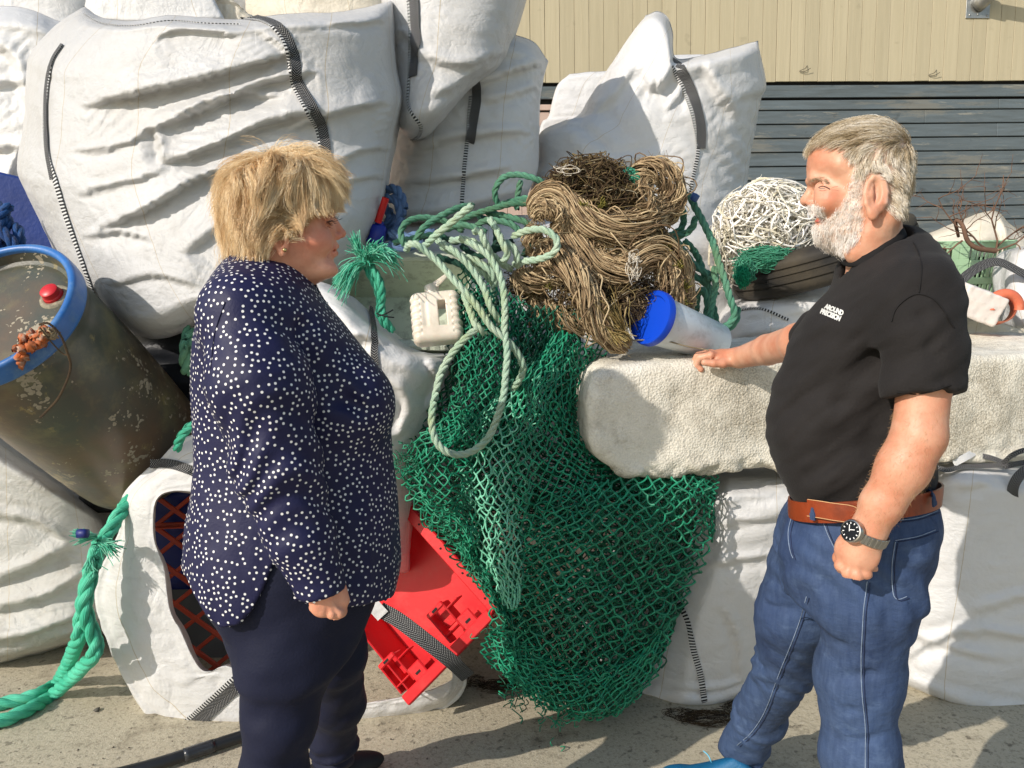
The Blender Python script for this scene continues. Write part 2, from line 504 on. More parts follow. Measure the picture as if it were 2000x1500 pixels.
def m_bag(name, tint=(.74, .735, .73), dirt=0.12, thread=True, crease=1.0, seed=0.0):
    t = NT(name); uv = t.co("UV"); ob = t.co()
    sep = t.n("ShaderNodeSeparateXYZ"); t.l(uv, sep.inputs[0]); U, V = sep.outputs[0], sep.outputs[1]
    n1 = t.noise(1.7+seed, 5, .6); n2 = t.noise(9+seed, 5, .65)
    c = t.mix(t.ramp(n1, [(.35, 0.0), (.72, 1.0)]), tint, tuple(x*y for x, y in zip(tint, (.93, .92, .9))))
    c = t.mix(t.math('MULTIPLY', t.ramp(n2, [(.52, 0.0), (.75, 1.0)]), dirt), c, (.30, .26, .20))
    if thread:   # coloured warp thread every 0.26 m
        fr = t.math('FRACT', t.math('MULTIPLY', U, 1/0.27))
        ln = t.math('LESS_THAN', t.math('ABSOLUTE', t.math('SUBTRACT', fr, .5)), .0042)
        c = t.mix(t.math('MULTIPLY', ln, .5), c, (.40, .27, .07))
    # weave and fabric tape ridges
    wv = t.n("ShaderNodeTexWave", wave_type='BANDS', bands_direction='Y'); wv.inputs["Scale"].default_value = 110
    wv.inputs["Distortion"].default_value = 1.5; wv.inputs["Detail"].default_value = 2; t.l(uv, wv.inputs["Vector"])
    wx = t.n("ShaderNodeTexWave", wave_type='BANDS', bands_direction='X'); wx.inputs["Scale"].default_value = 90
    wx.inputs["Distortion"].default_value = 1.2; t.l(uv, wx.inputs["Vector"])
    w = t.math('ADD', wv.outputs["Fac"], t.math('MULTIPLY', wx.outputs["Fac"], .6))
    # small creases: ridged noise and crossing cells
    r1 = t.math('ABSOLUTE', t.math('SUBTRACT', t.noise(7+seed, 4, .55, dist=.7), .5))
    vo = t.n("ShaderNodeTexVoronoi", feature='DISTANCE_TO_EDGE'); vo.inputs["Scale"].default_value = 6.5
    mp = t.n("ShaderNodeMapping"); mp.inputs["Scale"].default_value = (1, 1, 1.5); mp.inputs["Rotation"].default_value = (0.2, 0.5, 0.1)
    t.l(ob, mp.inputs[0]); dd = t.n("ShaderNodeVectorMath", operation='ADD'); t.l(mp.outputs[0], dd.inputs[0])
    nn = t.n("ShaderNodeTexNoise"); nn.inputs["Scale"].default_value = 4; t.l(ob, nn.inputs["Vector"])
    sc = t.n("ShaderNodeVectorMath", operation='SCALE'); sc.inputs[3].default_value = .35; t.l(nn.outputs["Color"], sc.inputs[0])
    t.l(sc.outputs[0], dd.inputs[1]); t.l(dd.outputs[0], vo.inputs["Vector"])
    v1 = t.ramp(vo.outputs["Distance"], [(0, 0.0), (.12, 1.0)])
    n = t.bump(t.math('ADD', t.math('MULTIPLY', r1, 1.6), t.math('MULTIPLY', v1, .05)), .009*crease, .8)
    n = t.bump(t.math('ABSOLUTE', t.math('SUBTRACT', t.noise(15, 3, .5, dist=.6), .5)), .0055*crease, .75, n); n = t.bump(t.noise(34, 3, .6, sc=(1, 1, 2.2)), .0025*crease, .7, n)
    n = t.bump(w, .0005, .55, n)
    t.set(col=c, rough=t.math('ADD', .27, t.math('MULTIPLY', n2, .22)), spec=.5, nrm=n)
    # woven plastic lets a little light through
    tr = t.n("ShaderNodeBsdfTranslucent"); t.l(c, tr.inputs[0]); t.l(n, tr.inputs["Normal"])
    ms = t.n("ShaderNodeMixShader"); ms.inputs[0].default_value = .14
    t.l(t.b.outputs[0], ms.inputs[1]); t.l(tr.outputs[0], ms.inputs[2]); t.l(ms.outputs[0], t.t.nodes["Material Output"].inputs[0])
    return t.m
def m_strap(name):
    t = NT(name); uv = t.co("UV"); sep = t.n("ShaderNodeSeparateXYZ"); t.l(uv, sep.inputs[0])
    U, V = sep.outputs[0], sep.outputs[1]
    # herringbone: diagonal white threads, mirrored about the middle
    s = t.math('ADD', t.math('MULTIPLY', U, 145.0), t.math('MULTIPLY', t.math('ABSOLUTE', V), 120.0))
    fr = t.math('FRACT', s); k = t.math('GREATER_THAN', fr, .70)
    e = t.math('GREATER_THAN', t.math('FRACT', t.math('MULTIPLY', V, 260.0)), .35)
    k = t.math('MULTIPLY', k, e)
    c = t.mix(k, (.012, .012, .014), (.36, .36, .35))
    n = t.bump(fr, .0012, .8); return t.set(col=c, rough=.75, spec=.3, nrm=n)
def m_seam(name):
    t = NT(name); uv = t.co("UV"); sep = t.n("ShaderNodeSeparateXYZ"); t.l(uv, sep.inputs[0])
    fr = t.math('FRACT', t.math('MULTIPLY', sep.outputs[0], 95.0))
    c = t.mix(t.math('GREATER_THAN', fr, .55), (.012, .012, .014), (.62, .62, .60))
    return t.set(col=c, rough=.75, nrm=t.bump(fr, .002, .8))
def m_plain(name, col, rough=.5, var=.25, scale=6.0, bump=.001, spec=.5, bscale=40, dirt=None, dirtamt=.5, dscale=4, sss=0, **kw):
    t = NT(name); n1 = t.noise(scale, 5, .6)
    c = t.mix(t.ramp(n1, [(.3, 0.0), (.75, 1.0)]), tuple(x*(1+var*.4) for x in col), tuple(x*(1-var) for x in col))
    if dirt: c = t.mix(t.math('MULTIPLY', t.ramp(t.noise(dscale, 7, .7), [(.50, 0.0), (.66, 1.0)]), dirtamt), c, dirt)
    t.set(col=c, rough=t.math('ADD', rough-.08, t.math('MULTIPLY', n1, .16)), spec=spec)
    if bump: t.set(nrm=t.bump(t.noise(bscale, 4, .6), bump))
    if sss: t.set(sss=sss); t.b.inputs["Subsurface Radius"].default_value = (1, .35, .2); t.b.inputs["Subsurface Scale"].default_value = .006
    for k, v in kw.items(): t.set(**{k: v})
    return t.m
def m_rope(name, col, col2, rough=.62, dirt=None, dirtamt=.6):
    t = NT(name); uv = t.co("UV"); sep = t.n("ShaderNodeSeparateXYZ"); t.l(uv, sep.inputs[0])
    n1 = t.noise(11, 5, .65); c = t.mix(t.ramp(n1, [(.35, 0.0), (.65, 1.0)]), col, col2)
    fib = t.n("ShaderNodeTexWave", wave_type='BANDS', bands_direction='Y'); fib.inputs["Scale"].default_value = 1.9
    fib.inputs["Distortion"].default_value = 3; fib.inputs["Detail"].default_value = 3; t.l(uv, fib.inputs["Vector"])
    c = t.mix(t.math('MULTIPLY', fib.outputs["Fac"], .16), c, tuple(x*.45 for x in col2))
    if dirt: c = t.mix(t.math('MULTIPLY', t.ramp(t.noise(5, 6, .7), [(.48, 0.0), (.63, 1.0)]), dirtamt), c, dirt)
    n = t.bump(fib.outputs["Fac"], .0016, .9); n = t.bump(t.noise(160, 3, .6), .0008, .8, n)
    return t.set(col=c, rough=rough, spec=.4, nrm=n)
def m_fibre(name, stops, rough=.8, spec=.25, hair=False):
    """colour picked per strand through the 'rnd' attribute"""
    t = NT(name); c = t.ramp(t.attr("rnd"), stops)
    n = t.noise(30, 3, .6); c = t.mix(t.math('MULTIPLY', n, .5), c, (.02, .015, .01), 'MIX') if not hair else c
    return t.set(col=c, rough=rough, spec=spec)
def m_skin(name, base, red, spots=True):
    t = NT(name); n1 = t.noise(14, 5, .6); n2 = t.noise(60, 4, .6)
    c = t.mix(t.ramp(n1, [(.38, 0.0), (.66, 1.0)]), base, red)
    c = t.mix(t.math('MULTIPLY', t.ramp(n2, [(.55, 0.0), (.7, 1.0)]), .25), c, tuple(x*.8 for x in red))
    c = t.mix(t.attr("red"), c, tuple(x*y for x, y in zip(red, (1.02, .62, .58))))
    n = t.bump(t.noise(380, 3, .6), .0005, .7); n = t.bump(t.noise(90, 4, .6), .0009, .6, n)
    t.set(col=c, rough=.46, spec=.42, nrm=n, sss=.12)
    t.b.inputs["Subsurface Radius"].default_value = (1, .32, .18); t.b.inputs["Subsurface Scale"].default_value = .008
    return t.m
# ---------------------------------------------------------------- ground
def m_ground():
    t = NT("concrete"); ob = t.co()
    c = t.mix(t.ramp(t.noise(.8, 6, .6), [(.35, 0.0), (.7, 1.0)]), rgb((190, 181, 158)), rgb((166, 157, 136)))
    c = t.mix(t.math('MULTIPLY', t.ramp(t.noise(75, 5, .75), [(.36, 1.0), (.50, 0.0)]), .45), c, rgb((86, 80, 68)))
    c = t.mix(t.math('MULTIPLY', t.ramp(t.noise(28, 4, .6), [(.60, 0.0), (.66, 1.0)]), .55), c, rgb((72, 67, 58)))
    c = t.mix(t.math('MULTIPLY', t.ramp(t.noise(140, 3, .6), [(.58, 0.0), (.66, 1.0)]), .5), c, rgb((205, 198, 180)))
    c = t.mix(t.math('MULTIPLY', t.ramp(t.noise(3.5, 6, .7), [(.56, 0.0), (.68, 1.0)]), .45), c, rgb((84, 74, 58)))
    n = t.bump(t.noise(150, 5, .75), .0035, .9); n = t.bump(t.noise(9, 5, .6), .008, .5, n)
    return t.set(col=c, rough=.9, spec=.25, nrm=n)
gx, gy = np.meshgrid(np.concatenate([[-200, -60, -20], np.linspace(-4, 4, 81), [20, 60, 200]]),
                     np.concatenate([[-200, -60, -15], np.linspace(0.5, 6, 61), [15, 60, 200]]))
gz = np.where((np.abs(gx) < 5) & (gy > 0) & (gy < 6.5), .006*fbm(np.stack([gx*1.1, gy*1.1, gx*0], -1), 3), 0)
tag(mesh("ground", np.stack([gx, gy, gz], -1).reshape(-1, 3), grid_faces(*gx.shape), m_ground()), kind="structure")

# loose stones and grit on the concrete
def stones(n, seed, us, vs, rmin, rmax):
    rs = np.random.RandomState(seed); Vs, Fs, o = [], [], 0
    ico = [(0, 0, 1), (.9, 0, .4), (.27, .85, .4), (-.72, .52, .4), (-.72, -.52, .4), (.27, -.85, .4), (.5, .4, -.6), (-.3, .6, -.6), (-.5, -.3, -.6), (.3, -.6, -.6)]
    fc = [(0, 1, 2), (0, 2, 3), (0, 3, 4), (0, 4, 5), (0, 5, 1), (1, 6, 2), (2, 7, 3), (2, 6, 7), (3, 7, 8), (3, 8, 4), (4, 8, 5), (5, 8, 9), (5, 9, 1), (1, 9, 6), (6, 9, 8), (6, 8, 7)]
    for k in range(n):
        g = G(rs.uniform(*us), rs.uniform(*vs)); r = rmin+(rmax-rmin)*rs.rand()**4
        q = np.array(ico)*r*rs.uniform(.6, 1.2, (10, 3))*np.array([1, 1, .6])
        a = rs.rand()*6.28; R = np.array([[math.cos(a), -math.sin(a), 0], [math.sin(a), math.cos(a), 0], [0, 0, 1]])
        Vs.append(q @ R.T + g + [0, 0, r*.35]); Fs.append(np.array(fc)+o); o += 10
    return np.vstack(Vs), np.vstack(Fs)
V, F = stones(900, 3, (-100, 2100), (1240, 1560), .0008, .005)
tag(mesh("gravel", V, F, m_plain("grit", rgb((118, 110, 96)), .85, .5, 30, .0006), smooth=False),
    "scattered grit and small chips lying on the rough concrete", "gravel", kind="stuff")
V, F = stones(1, 5, (190, 192), (1388, 1390), .016, .017)
tag(mesh("stone", V, F, m_plain("stone", rgb((96, 92, 84)), .85, .4, 30, .001), smooth=False),
    "small grey stone on the concrete beside the thick turquoise rope", "stone")

# ---------------------------------------------------------------- the building behind
WY, WA = 6.0, math.radians(3.6)
wd = np.array([math.cos(WA), math.sin(WA), 0]); wnm = np.array([math.sin(WA), -math.cos(WA), 0])
WR = np.stack([wd, -wnm, np.array([0, 0, 1.0])], 1)
def WP(u, v):
    """pixel -> (s,z) on the wall plane"""
    d = ray(u, v); p0 = np.array([0, WY, 0]); k = ((p0-CAM) @ wnm)/(d @ wnm); q = CAM+d*k
    return float((q-p0) @ wd), float(q[2])
def wpt(s, z, out=0.0): return np.array([0, WY, 0]) + wd*s + wnm*out + np.array([0, 0, z])
bld = empty("wooden_building", (0, WY, 0), "timber building with cream upright boards above weathered grey horizontal boards", "building")
def m_board(name, c1, c2, knots, streak_dir, rough=.6, wear=.0, wearc=(.5, .5, .5), gs=1.0):
    t = NT(name); ob = t.co(); sc = (1, 1, .05) if streak_dir == 'Z' else (.05, 1, 1)
    rn = t.attr("rnd")
    gr = t.noise(34*gs, 6, .65, sc=sc, dist=.4); c = t.mix(t.ramp(gr, [(.32, 0.0), (.7, 1.0)]), c1, c2)
    c = t.mix(t.math('MULTIPLY', rn, .30), c, tuple(x*.72 for x in c2))
    if knots: c = t.mix(t.math('MULTIPLY', t.ramp(t.noise(9, 3, .5), [(.66, 0.0), (.72, 1.0)]), knots), c, tuple(x*.55 for x in c2))
    if wear:
        w = t.ramp(t.noise(7, 7, .75, sc=(.16, 1, 1) if streak_dir != 'Z' else (1, 1, .16)), [(.53, 0.0), (.62, 1.0)])
        c = t.mix(t.math('MULTIPLY', w, wear), c, wearc)
        w2 = t.ramp(t.noise(26, 6, .75, sc=(.09, 1, 1)), [(.60, 0.0), (.66, 1.0)])
        c = t.mix(t.math('MULTIPLY', w2, wear), c, tuple(min(1, x*1.5) for x in wearc))
    return t.set(col=c, rough=rough, spec=.3, nrm=t.bump(gr, .003, .7))
mc = m_board("cream_paint", rgb((190, 179, 150)), rgb((180, 169, 140)), .25, 'Z')
mg = m_board("grey_boards", rgb((102, 113, 118)), rgb((84, 91, 92)), .5, 'X', .75, .55, rgb((128, 124, 112)))
mbk = m_plain("dark_gap", (.012, .012, .012), .9, .1, 4, 0)
ztop = 5.2; zc = WP(1500, 161)[1]
rs = np.random.RandomState(2)
Vs, Fs, rn = [], [], []
for i in range(-62, 78):       # upright boards
    w = .1075; V, F = box(wpt(i*.11+.02, (zc+ztop)/2, .012+rs.uniform(-.001, .001)), (w+rs.uniform(-.001, .001), .022, ztop-zc+rs.uniform(-.004, .004)), WR, .0015)
    Vs.append((V, F)); rn.append(np.full(len(V), rs.rand()))
V, F = merge_poly(Vs); mesh("upper_cladding", V, F, mc, bld, False, attrs={"rnd": np.concatenate(rn)})
# nail heads and marks
sl, sr = WP(1240, 300)[0], 9.0
Vs, rn = [], []
zz = [WP(1700, v)[1] for v in (168, 191.5)]
V, F = box(wpt(0, (zz[0]+zz[1])/2, .018), (18, .03, zz[0]-zz[1]), WR, .002); Vs.append((V, F)); rn.append(np.full(len(V), .2))
vv = [196.5] + [217+27.05*k for k in range(0, 34)]
for k in range(len(vv)-1):
    za, zb = WP(1700, vv[k])[1], WP(1700, vv[k+1]-1.6)[1]
    x = sl+rs.uniform(-.6, 0)
    while x < sr:       # butt-jointed lengths
        L = rs.uniform(1.6, 3.6); c = wpt(x+L/2, (za+zb)/2, .018)
        Rt = WR @ np.array([[1, 0, 0], [0, math.cos(-.10), -math.sin(-.10)], [0, math.sin(-.10), math.cos(-.10)]])
        V, F = box(c, (L-.002, .022, za-zb), Rt, .003); Vs.append((V, F)); rn.append(np.full(len(V), rs.rand())); x += L
    if zb < 0: break
V, F = merge_poly(Vs); mesh("lower_cladding", V, F, mg, bld, False, attrs={"rnd": np.concatenate(rn)})
Vs, rn = [], []
z1, z2 = WP(1065, 206)[1], WP(1065, 217)[1]
V, F = box(wpt(sl-3.1, (z1+z2)/2, .02), (6, .03, z1-z2), WR, .002); Vs.append((V, F)); rn.append(np.full(len(V), .2))
for i in range(60):
    V, F = box(wpt(sl-.05-i*.11, (z2-.01)/2, .008), (.107, .02, z2-.01), WR, .0015); Vs.append((V, F)); rn.append(np.full(len(V), rs.rand()))
V, F = merge_poly(Vs); mesh("side_cladding", V, F, m_board("pale_boards", rgb((205, 180, 165)), rgb((190, 165, 150)), .2, 'Z'), bld, False, attrs={"rnd": np.concatenate(rn)})
V, F = box(wpt(1.0, ztop/2-.02, -.10), (20, .18, ztop), WR); mesh("frame", V, F, mbk, bld, False)
# galvanised wall bracket, top right, with its pole stub
s0, z0 = WP(1884, -12); s1, z1 = WP(1927, 38)
mz = m_plain("galvanised", (.42, .42, .40), .42, .35, 14, .0008, metal=.8)
V, F = box(wpt((s0+s1)/2, (z0+z1)/2, .028), (s1-s0, .006, z0-z1), WR, .001)
pl = mesh("bracket_plate", V, F, mz, bld, False)
for bx, bz in ((.15, .12), (.5, .14), (.9, .10)):
    V, F = lathe([(0, .006), (.006, .005), (.007, 0)], 10, wpt(s0+(s1-s0)*bx, z1+(z0-z1)*bz, .032), axes_from(wnm)); mesh("bolt", V, F, mz, pl)
a = wpt(s0+.09, z1+.09, .03); b = wpt(s0+.30, z1+.42, .50)
V, F = tube(linear([a, b], 6), .042, 18); mesh("pole", V, F, mz, pl)
V, F = tube(linear([a-wnm*.01, a+(b-a)*.22], 4), .056, 18); mesh("pole_socket", V, F, mz, pl)
# hooks left in the boards
mh = m_plain("hook_wire", (.05, .045, .03), .6, .2, 9, 0)
for u, v in ((1565, 138), (1816, 146)):
    s, z = WP(u, v); q = [wpt(s+.035, z+.03, .025), wpt(s+.01, z+.005, .045), wpt(s-.03, z-.012, .03), wpt(s+.01, z-.015, .04), wpt(s+.05, z+.005, .05)]
    V, F = tube(catmull(q, 20), .0022, 6); mesh("wire_hook", V, F, mh, bld)
# ---------------------------------------------------------------- big bags
M_BAG = m_bag("woven_bag", (.74, .74, .735)); M_BAGA = m_bag("woven_bag_dull", (.62, .62, .615), .2, seed=1.2); M_BAG2 = m_bag("woven_bag_dirty", (.72, .70, .65), .3, seed=2.3)
M_BAGC = m_bag("woven_bag_cream", (.76, .70, .58), .35, seed=4.1); M_STRAP = m_strap("lifting_loop_webbing"); M_SEAM = m_seam("edge_stitching")
M_BAGG = m_bag("woven_bag_shaded", (.52, .52, .49), .4, seed=6.1)  # greyer tint, the lower left bag's shade put into its colour
def curve_px(pts, n, pw=None): return catmull(np.array(pts, float), n)
def foldh(U, V, folds):
    """height field from hand placed creases: (polyline, width_px, amp_m)"""
    H = np.zeros_like(U)
    for pl, w, a in folds:
        c = catmull(np.array(pl, float), 40); q = np.stack([U.ravel(), V.ravel()], 1)
        d2 = ((q[:, None]-c[None])**2).sum(-1); k = d2.argmin(1); d = np.sqrt(d2[np.arange(len(q)), k])
        tg = np.gradient(c, axis=0); tg /= np.linalg.norm(tg, axis=1)[:, None]
        r = q-c[k]; sg = np.sign(tg[k, 0]*r[:, 1]-tg[k, 1]*r[:, 0]); d = d*sg     # +: below the line
        s = k/39.0; e = np.minimum(1, np.minimum(s, 1-s)*5+.0)
        endf = np.exp(-np.maximum(0, np.abs((r*tg[k]).sum(1))-2)/w)
        h = np.where(d < 0, np.exp(-(d/w)**2), 0)*0.55 - np.where(d >= 0, np.exp(-(d/(w*1.7))**2), 0)*0.6
        h = h + .025*0
        sm = np.tanh(d/(w*.22)); h = np.where(np.abs(d) < (w*.26 if len(folds) > 8 and w > 12 else max(w*.42, 6)), -.58*np.tanh(d/((w*.26 if len(folds) > 8 and w > 12 else max(w*.42, 6))*.62))*np.exp(-(d/(w*1.7))**2), h)
        H += (.80*a*h*e*endf).reshape(U.shape)
    return H
def bag(name, L, R, B, T, yb, yt, depth, mat, label, cat="bulk bag", group="white woven bulk bags", parent=None, nr=46, nc=48, p=2.6,
        capb=.10, capt=.10, folds=(), backdepth=None, up=2, ex=.04, cdir=(.2, 0, 1), aniso=.7, amp=.012, freq=4.0, seed=0,
        ymap=None, iters=110, tilt=0.0, bend=.25):
    Lc, Rc, Bc, Tc = curve_px(L, nr), curve_px(R, nr), curve_px(B, nc), curve_px(T, nc)
    s = np.linspace(0, 1, nc)[None, :, None]; t = np.linspace(0, 1, nr)[:, None, None]
    # tie the corners together
    Lc = Lc + (1-t[:, 0])*(Bc[0]-Lc[0]) + t[:, 0]*(Tc[0]-Lc[-1]); Rc = Rc + (1-t[:, 0])*(Bc[-1]-Rc[0]) + t[:, 0]*(Tc[-1]-Rc[-1])
    C = (1-t)*Bc[None]+t*Tc[None]+(1-s)*Lc[:, None]+s*Rc[:, None] - ((1-s)*(1-t)*Bc[0]+s*(1-t)*Bc[-1]+(1-s)*t*Tc[0]+s*t*Tc[-1])
    # cosine spacing so that the rounded sides get columns
    th = np.linspace(0, math.pi, nc); ss = .5-.5*np.cos(th); ss = .5*ss+.5*np.linspace(0, 1, nc)
    Cs = np.stack([np.stack([np.interp(ss, s[0, :, 0], C[r, :, k]) for k in (0, 1)], -1) for r in range(nr)])
    U, Vv = Cs[..., 0], Cs[..., 1]; S = np.broadcast_to(ss[None], U.shape); Tt = np.broadcast_to(t[..., 0], U.shape)
    prof = (1-np.abs(2*S-1)**p)**(1/p)
    cap = np.ones_like(Tt)
    if capb: cap = cap*np.where(Tt < capb, np.sqrt(np.clip(1-(1-Tt/capb)**2, 0, 1)), 1)
    if capt: cap = cap*np.where(Tt > 1-capt, np.sqrt(np.clip(1-(1-(1-Tt)/capt)**2, 0, 1)), 1)
    ym = yb+(yt-yb)*Tt
    if ymap is not None: ym = ym+ymap(S, Tt)
    H = foldh(U, Vv, folds) if folds else 0
    bd = depth if backdepth is None else backdepth
    front = PV(U, Vv, ym-depth*prof*cap-H)
    back = PV(U, Vv, ym); back = back + np.array([0, 1.0, 0])*(bd*prof*cap)[..., None]
    V = np.concatenate([front, back[:, -2:0:-1]], 1)
    pin = np.zeros(V.shape[:2]); pin[:, 0] = pin[:, nc-1] = .25; pin[0] = .3; pin[-1] = .25; pin[:, nc:] = .05
    V = crumple(V, True, ex, cdir, aniso, iters, amp, freq, seed=seed, pin=pin, bend=bend)
    if up > 1: V = upsample(upsample(V, up, 1, True), up, 0, False)
    pin2 = np.zeros(V.shape[:2]); pin2[0] = pin2[-1] = .3
    V = crumple(V, True, .036, cdir, .5, 40, .0075, 7.0, seed=seed+50, pin=pin2, bend=.05, hold=.035)
    n1 = grid_normals(V, True); fine = .0022*fbm(V*13+seed, 3)
    V = V + n1*(.0085*np.abs(perlin(V*np.array([2.6, 2.6, 3.6])+seed*3))+.0045*np.abs(perlin(V*6.5+seed*5))+.0020*np.abs(perlin(V*15+seed))-.003)[..., None]
    nR, nC = V.shape[:2]
    du = np.linalg.norm(np.roll(V, -1, 1)-V, axis=-1).mean(0); uu = np.concatenate([[0], np.cumsum(du)[:-1]])
    dv = np.linalg.norm(np.diff(V, axis=0), axis=-1).mean(1); vv = np.concatenate([[0], np.cumsum(dv)])
    uv = np.stack(np.broadcast_arrays(uu[None, :], vv[:, None]), -1).reshape(-1, 2)
    F = grid_faces(nR, nC, True)
    # close bottom and top
    o = mesh(name, V.reshape(-1, 3), F, mat, parent, uv=uv)
    if parent is None:
        tag(o, label, cat, group); c = V.reshape(-1, 3); recentre(o, (c[:, 0].mean(), c[:, 1].mean(), c[:, 2].min()))
    bv = BVHTree.FromPolygons([Vector(x) for x in V.reshape(-1, 3)], [tuple(f) for f in F.tolist()])
    return dict(o=o, bvh=bv)
def cast(b, u, v, y=None):
    d = Vector(ray(u, v)); h = b["bvh"].ray_cast(Vector(CAM), d.normalized())
    return (np.array(h[0]), np.array(h[1])) if h[0] is not None else (None, None)
def on_surface(b, pts, n, off=.003, smooth=2):
    c = catmull(np.array(pts, float), n); Ps, Ns = [], []
    for u, v in c:
        p, nn = cast(b, u, v)
        if p is None: Ps.append(None); Ns.append(None); continue
        if nn @ ray(u, v) > 0: nn = -nn
        Ps.append(p); Ns.append(nn)
    ok = [i for i in range(n) if Ps[i] is not None]
    if len(ok) < 2: return None, None
    for i in range(n):
        if Ps[i] is None:
            j = min(ok, key=lambda k: abs(k-i)); Ps[i] = P(c[i][0], c[i][1], Ps[j][1]); Ns[i] = Ns[j]
    Ps, Ns = np.array(Ps), np.array(Ns)
    for _ in range(smooth):
        Ns[1:-1] = unit(Ns[:-2]+Ns[1:-1]*2+Ns[2:]); Ps[1:-1] = (Ps[:-2]+Ps[1:-1]*2+Ps[2:])/4
    return Ps+Ns*off, Ns
def strap(b, pts, w, mat=None, name="lifting_loop", off=.004, n=None):
    L = plen(np.array(pts, float)); n = n or max(10, int(L/5))
    Ps, Ns = on_surface(b, pts, n, off)
    if Ps is None: return
    V, F, uv = ribbon(Ps, Ns, w, .0025)
    return mesh(name, V, F, mat or M_STRAP, b["o"], uv=uv, sharp=40)
def seam(b, pts, w=.012, name="stitched_edge"): return strap(b, pts, w, M_SEAM, name, .003)

# A: the big bag behind the woman
bagA = bag("bulk_bag",
    [(262, 655), (205, 610), (140, 545), (112, 500), (76, 425), (46, 365), (36, 325), (46, 250), (54, 150), (64, 105), (112, 50), (165, 12)],
    [(660, 560), (700, 500), (742, 425), (750, 385), (757, 330), (770, 268), (785, 195), (776, 130), (771, 60), (765, 2)],
    [(262, 655), (305, 663), (350, 652), (400, 625), (500, 600), (660, 560)],
    [(165, 12), (200, 34), (260, 40), (330, 30), (400, 34), (475, 38), (560, 28), (680, 22), (765, 2)],
    2.75, 2.8, .40, M_BAGA, "huge bulging woven bag right behind the woman, two black straps down its front", nr=84, nc=96,
    folds=[([(160, 212), (260, 184), (400, 152), (590, 100)], 34, .075), ([(265, 265), (400, 215), (500, 168), (620, 140)], 30, .065), ([(330, 230), (440, 190), (560, 190)], 16, .03),
           ([(310, 322), (420, 285), (520, 240), (640, 212)], 32, .075), ([(185, 452), (280, 412), (400, 345), (560, 290)], 30, .065), ([(300, 250), (310, 285), (318, 320)], 14, .03), ([(140, 300), (220, 290), (300, 262)], 14, .018), ([(150, 380), (240, 360), (330, 330)], 14, .018),
           ([(160, 462), (230, 455), (300, 470)], 14, .02), ([(560, 255), (650, 225), (760, 200)], 30, .05),
           ([(360, 500), (420, 450), (480, 420)], 34, .03), ([(640, 330), (700, 300), (765, 290)], 22, .03), ([(640, 380), (700, 352), (755, 345)], 18, .025),
           ([(600, 40), (680, 46), (760, 42)], 10, .02), ([(505, 60), (555, 100), (570, 150)], 9, .02), ([(300, 80), (350, 60), (470, 70)], 18, .02),
           ([(210, 560), (300, 540), (390, 560)], 24, .02)],
    ex=.035, cdir=(.35, 0, .94), aniso=.9, amp=.010, freq=3.2, seed=1, capt=.05)
strap(bagA, [(472, 34), (510, 38), (545, 55), (572, 100), (582, 160), (604, 200), (630, 250), (636, 320), (630, 420)], .030)
seam(bagA, [(478, 38), (512, 43), (540, 62), (562, 105), (572, 165), (594, 210), (620, 258), (628, 325)], .009)
strap(bagA, [(124, 88), (104, 120), (93, 170), (92, 230), (95, 300), (104, 350)], .018)
seam(bagA, [(100, 130), (92, 190), (90, 250), (96, 310), (112, 360), (130, 420), (155, 490), (180, 560), (210, 620)], .022)
seam(bagA, [(165, 30), (200, 48), (260, 53), (330, 43), (400, 48), (470, 50)], .002, "rim_hem")

# collar flap of bag A standing up behind its rim
bag("collar_flap", [(160, 40), (168, 0), (176, -60)], [(440, 40), (420, 0), (400, -60)], [(160, 40), (300, 50), (440, 40)], [(176, -60), (290, -70), (400, -60)],
    3.05, 3.05, .03, M_BAG, None, parent=bagA["o"], nr=16, nc=26, ex=.05, seed=5)

# B: behind, top left
bagB = bag("bulk_bag", [(-90, 400), (-120, 200), (-110, 20)], [(150, 390), (170, 200), (170, 40)],
    [(-90, 400), (-20, 405), (38, 418), (80, 416), (150, 390)], [(-110, 20), (0, 14), (60, 20), (120, 42), (170, 40)], 3.3, 3.3, .30, M_BAG,
    "slack shiny woven bag at the top left corner, half behind the huge strapped bag",
    folds=[([(-60, 60), (20, 110), (40, 170), (60, 230)], 26, .05), ([(-60, 168), (20, 164), (60, 160)], 12, .03), ([(-60, 300), (20, 290), (60, 300)], 20, .03),
           ([(10, 370), (35, 310), (55, 270)], 16, .03)], ex=.05, cdir=(-.6, 0, .8), aniso=.7, seed=2)
bagB2 = bag("bulk_bag", [(-120, 60), (-120, -80)], [(210, 60), (210, -90)], [(-120, 60), (210, 70)], [(-120, -80), (210, -90)], 3.75, 3.75, .25, M_BAG,
    "shaded white woven bag at the very top left, above the slack one", nr=18, nc=26, ex=.06, seed=3)
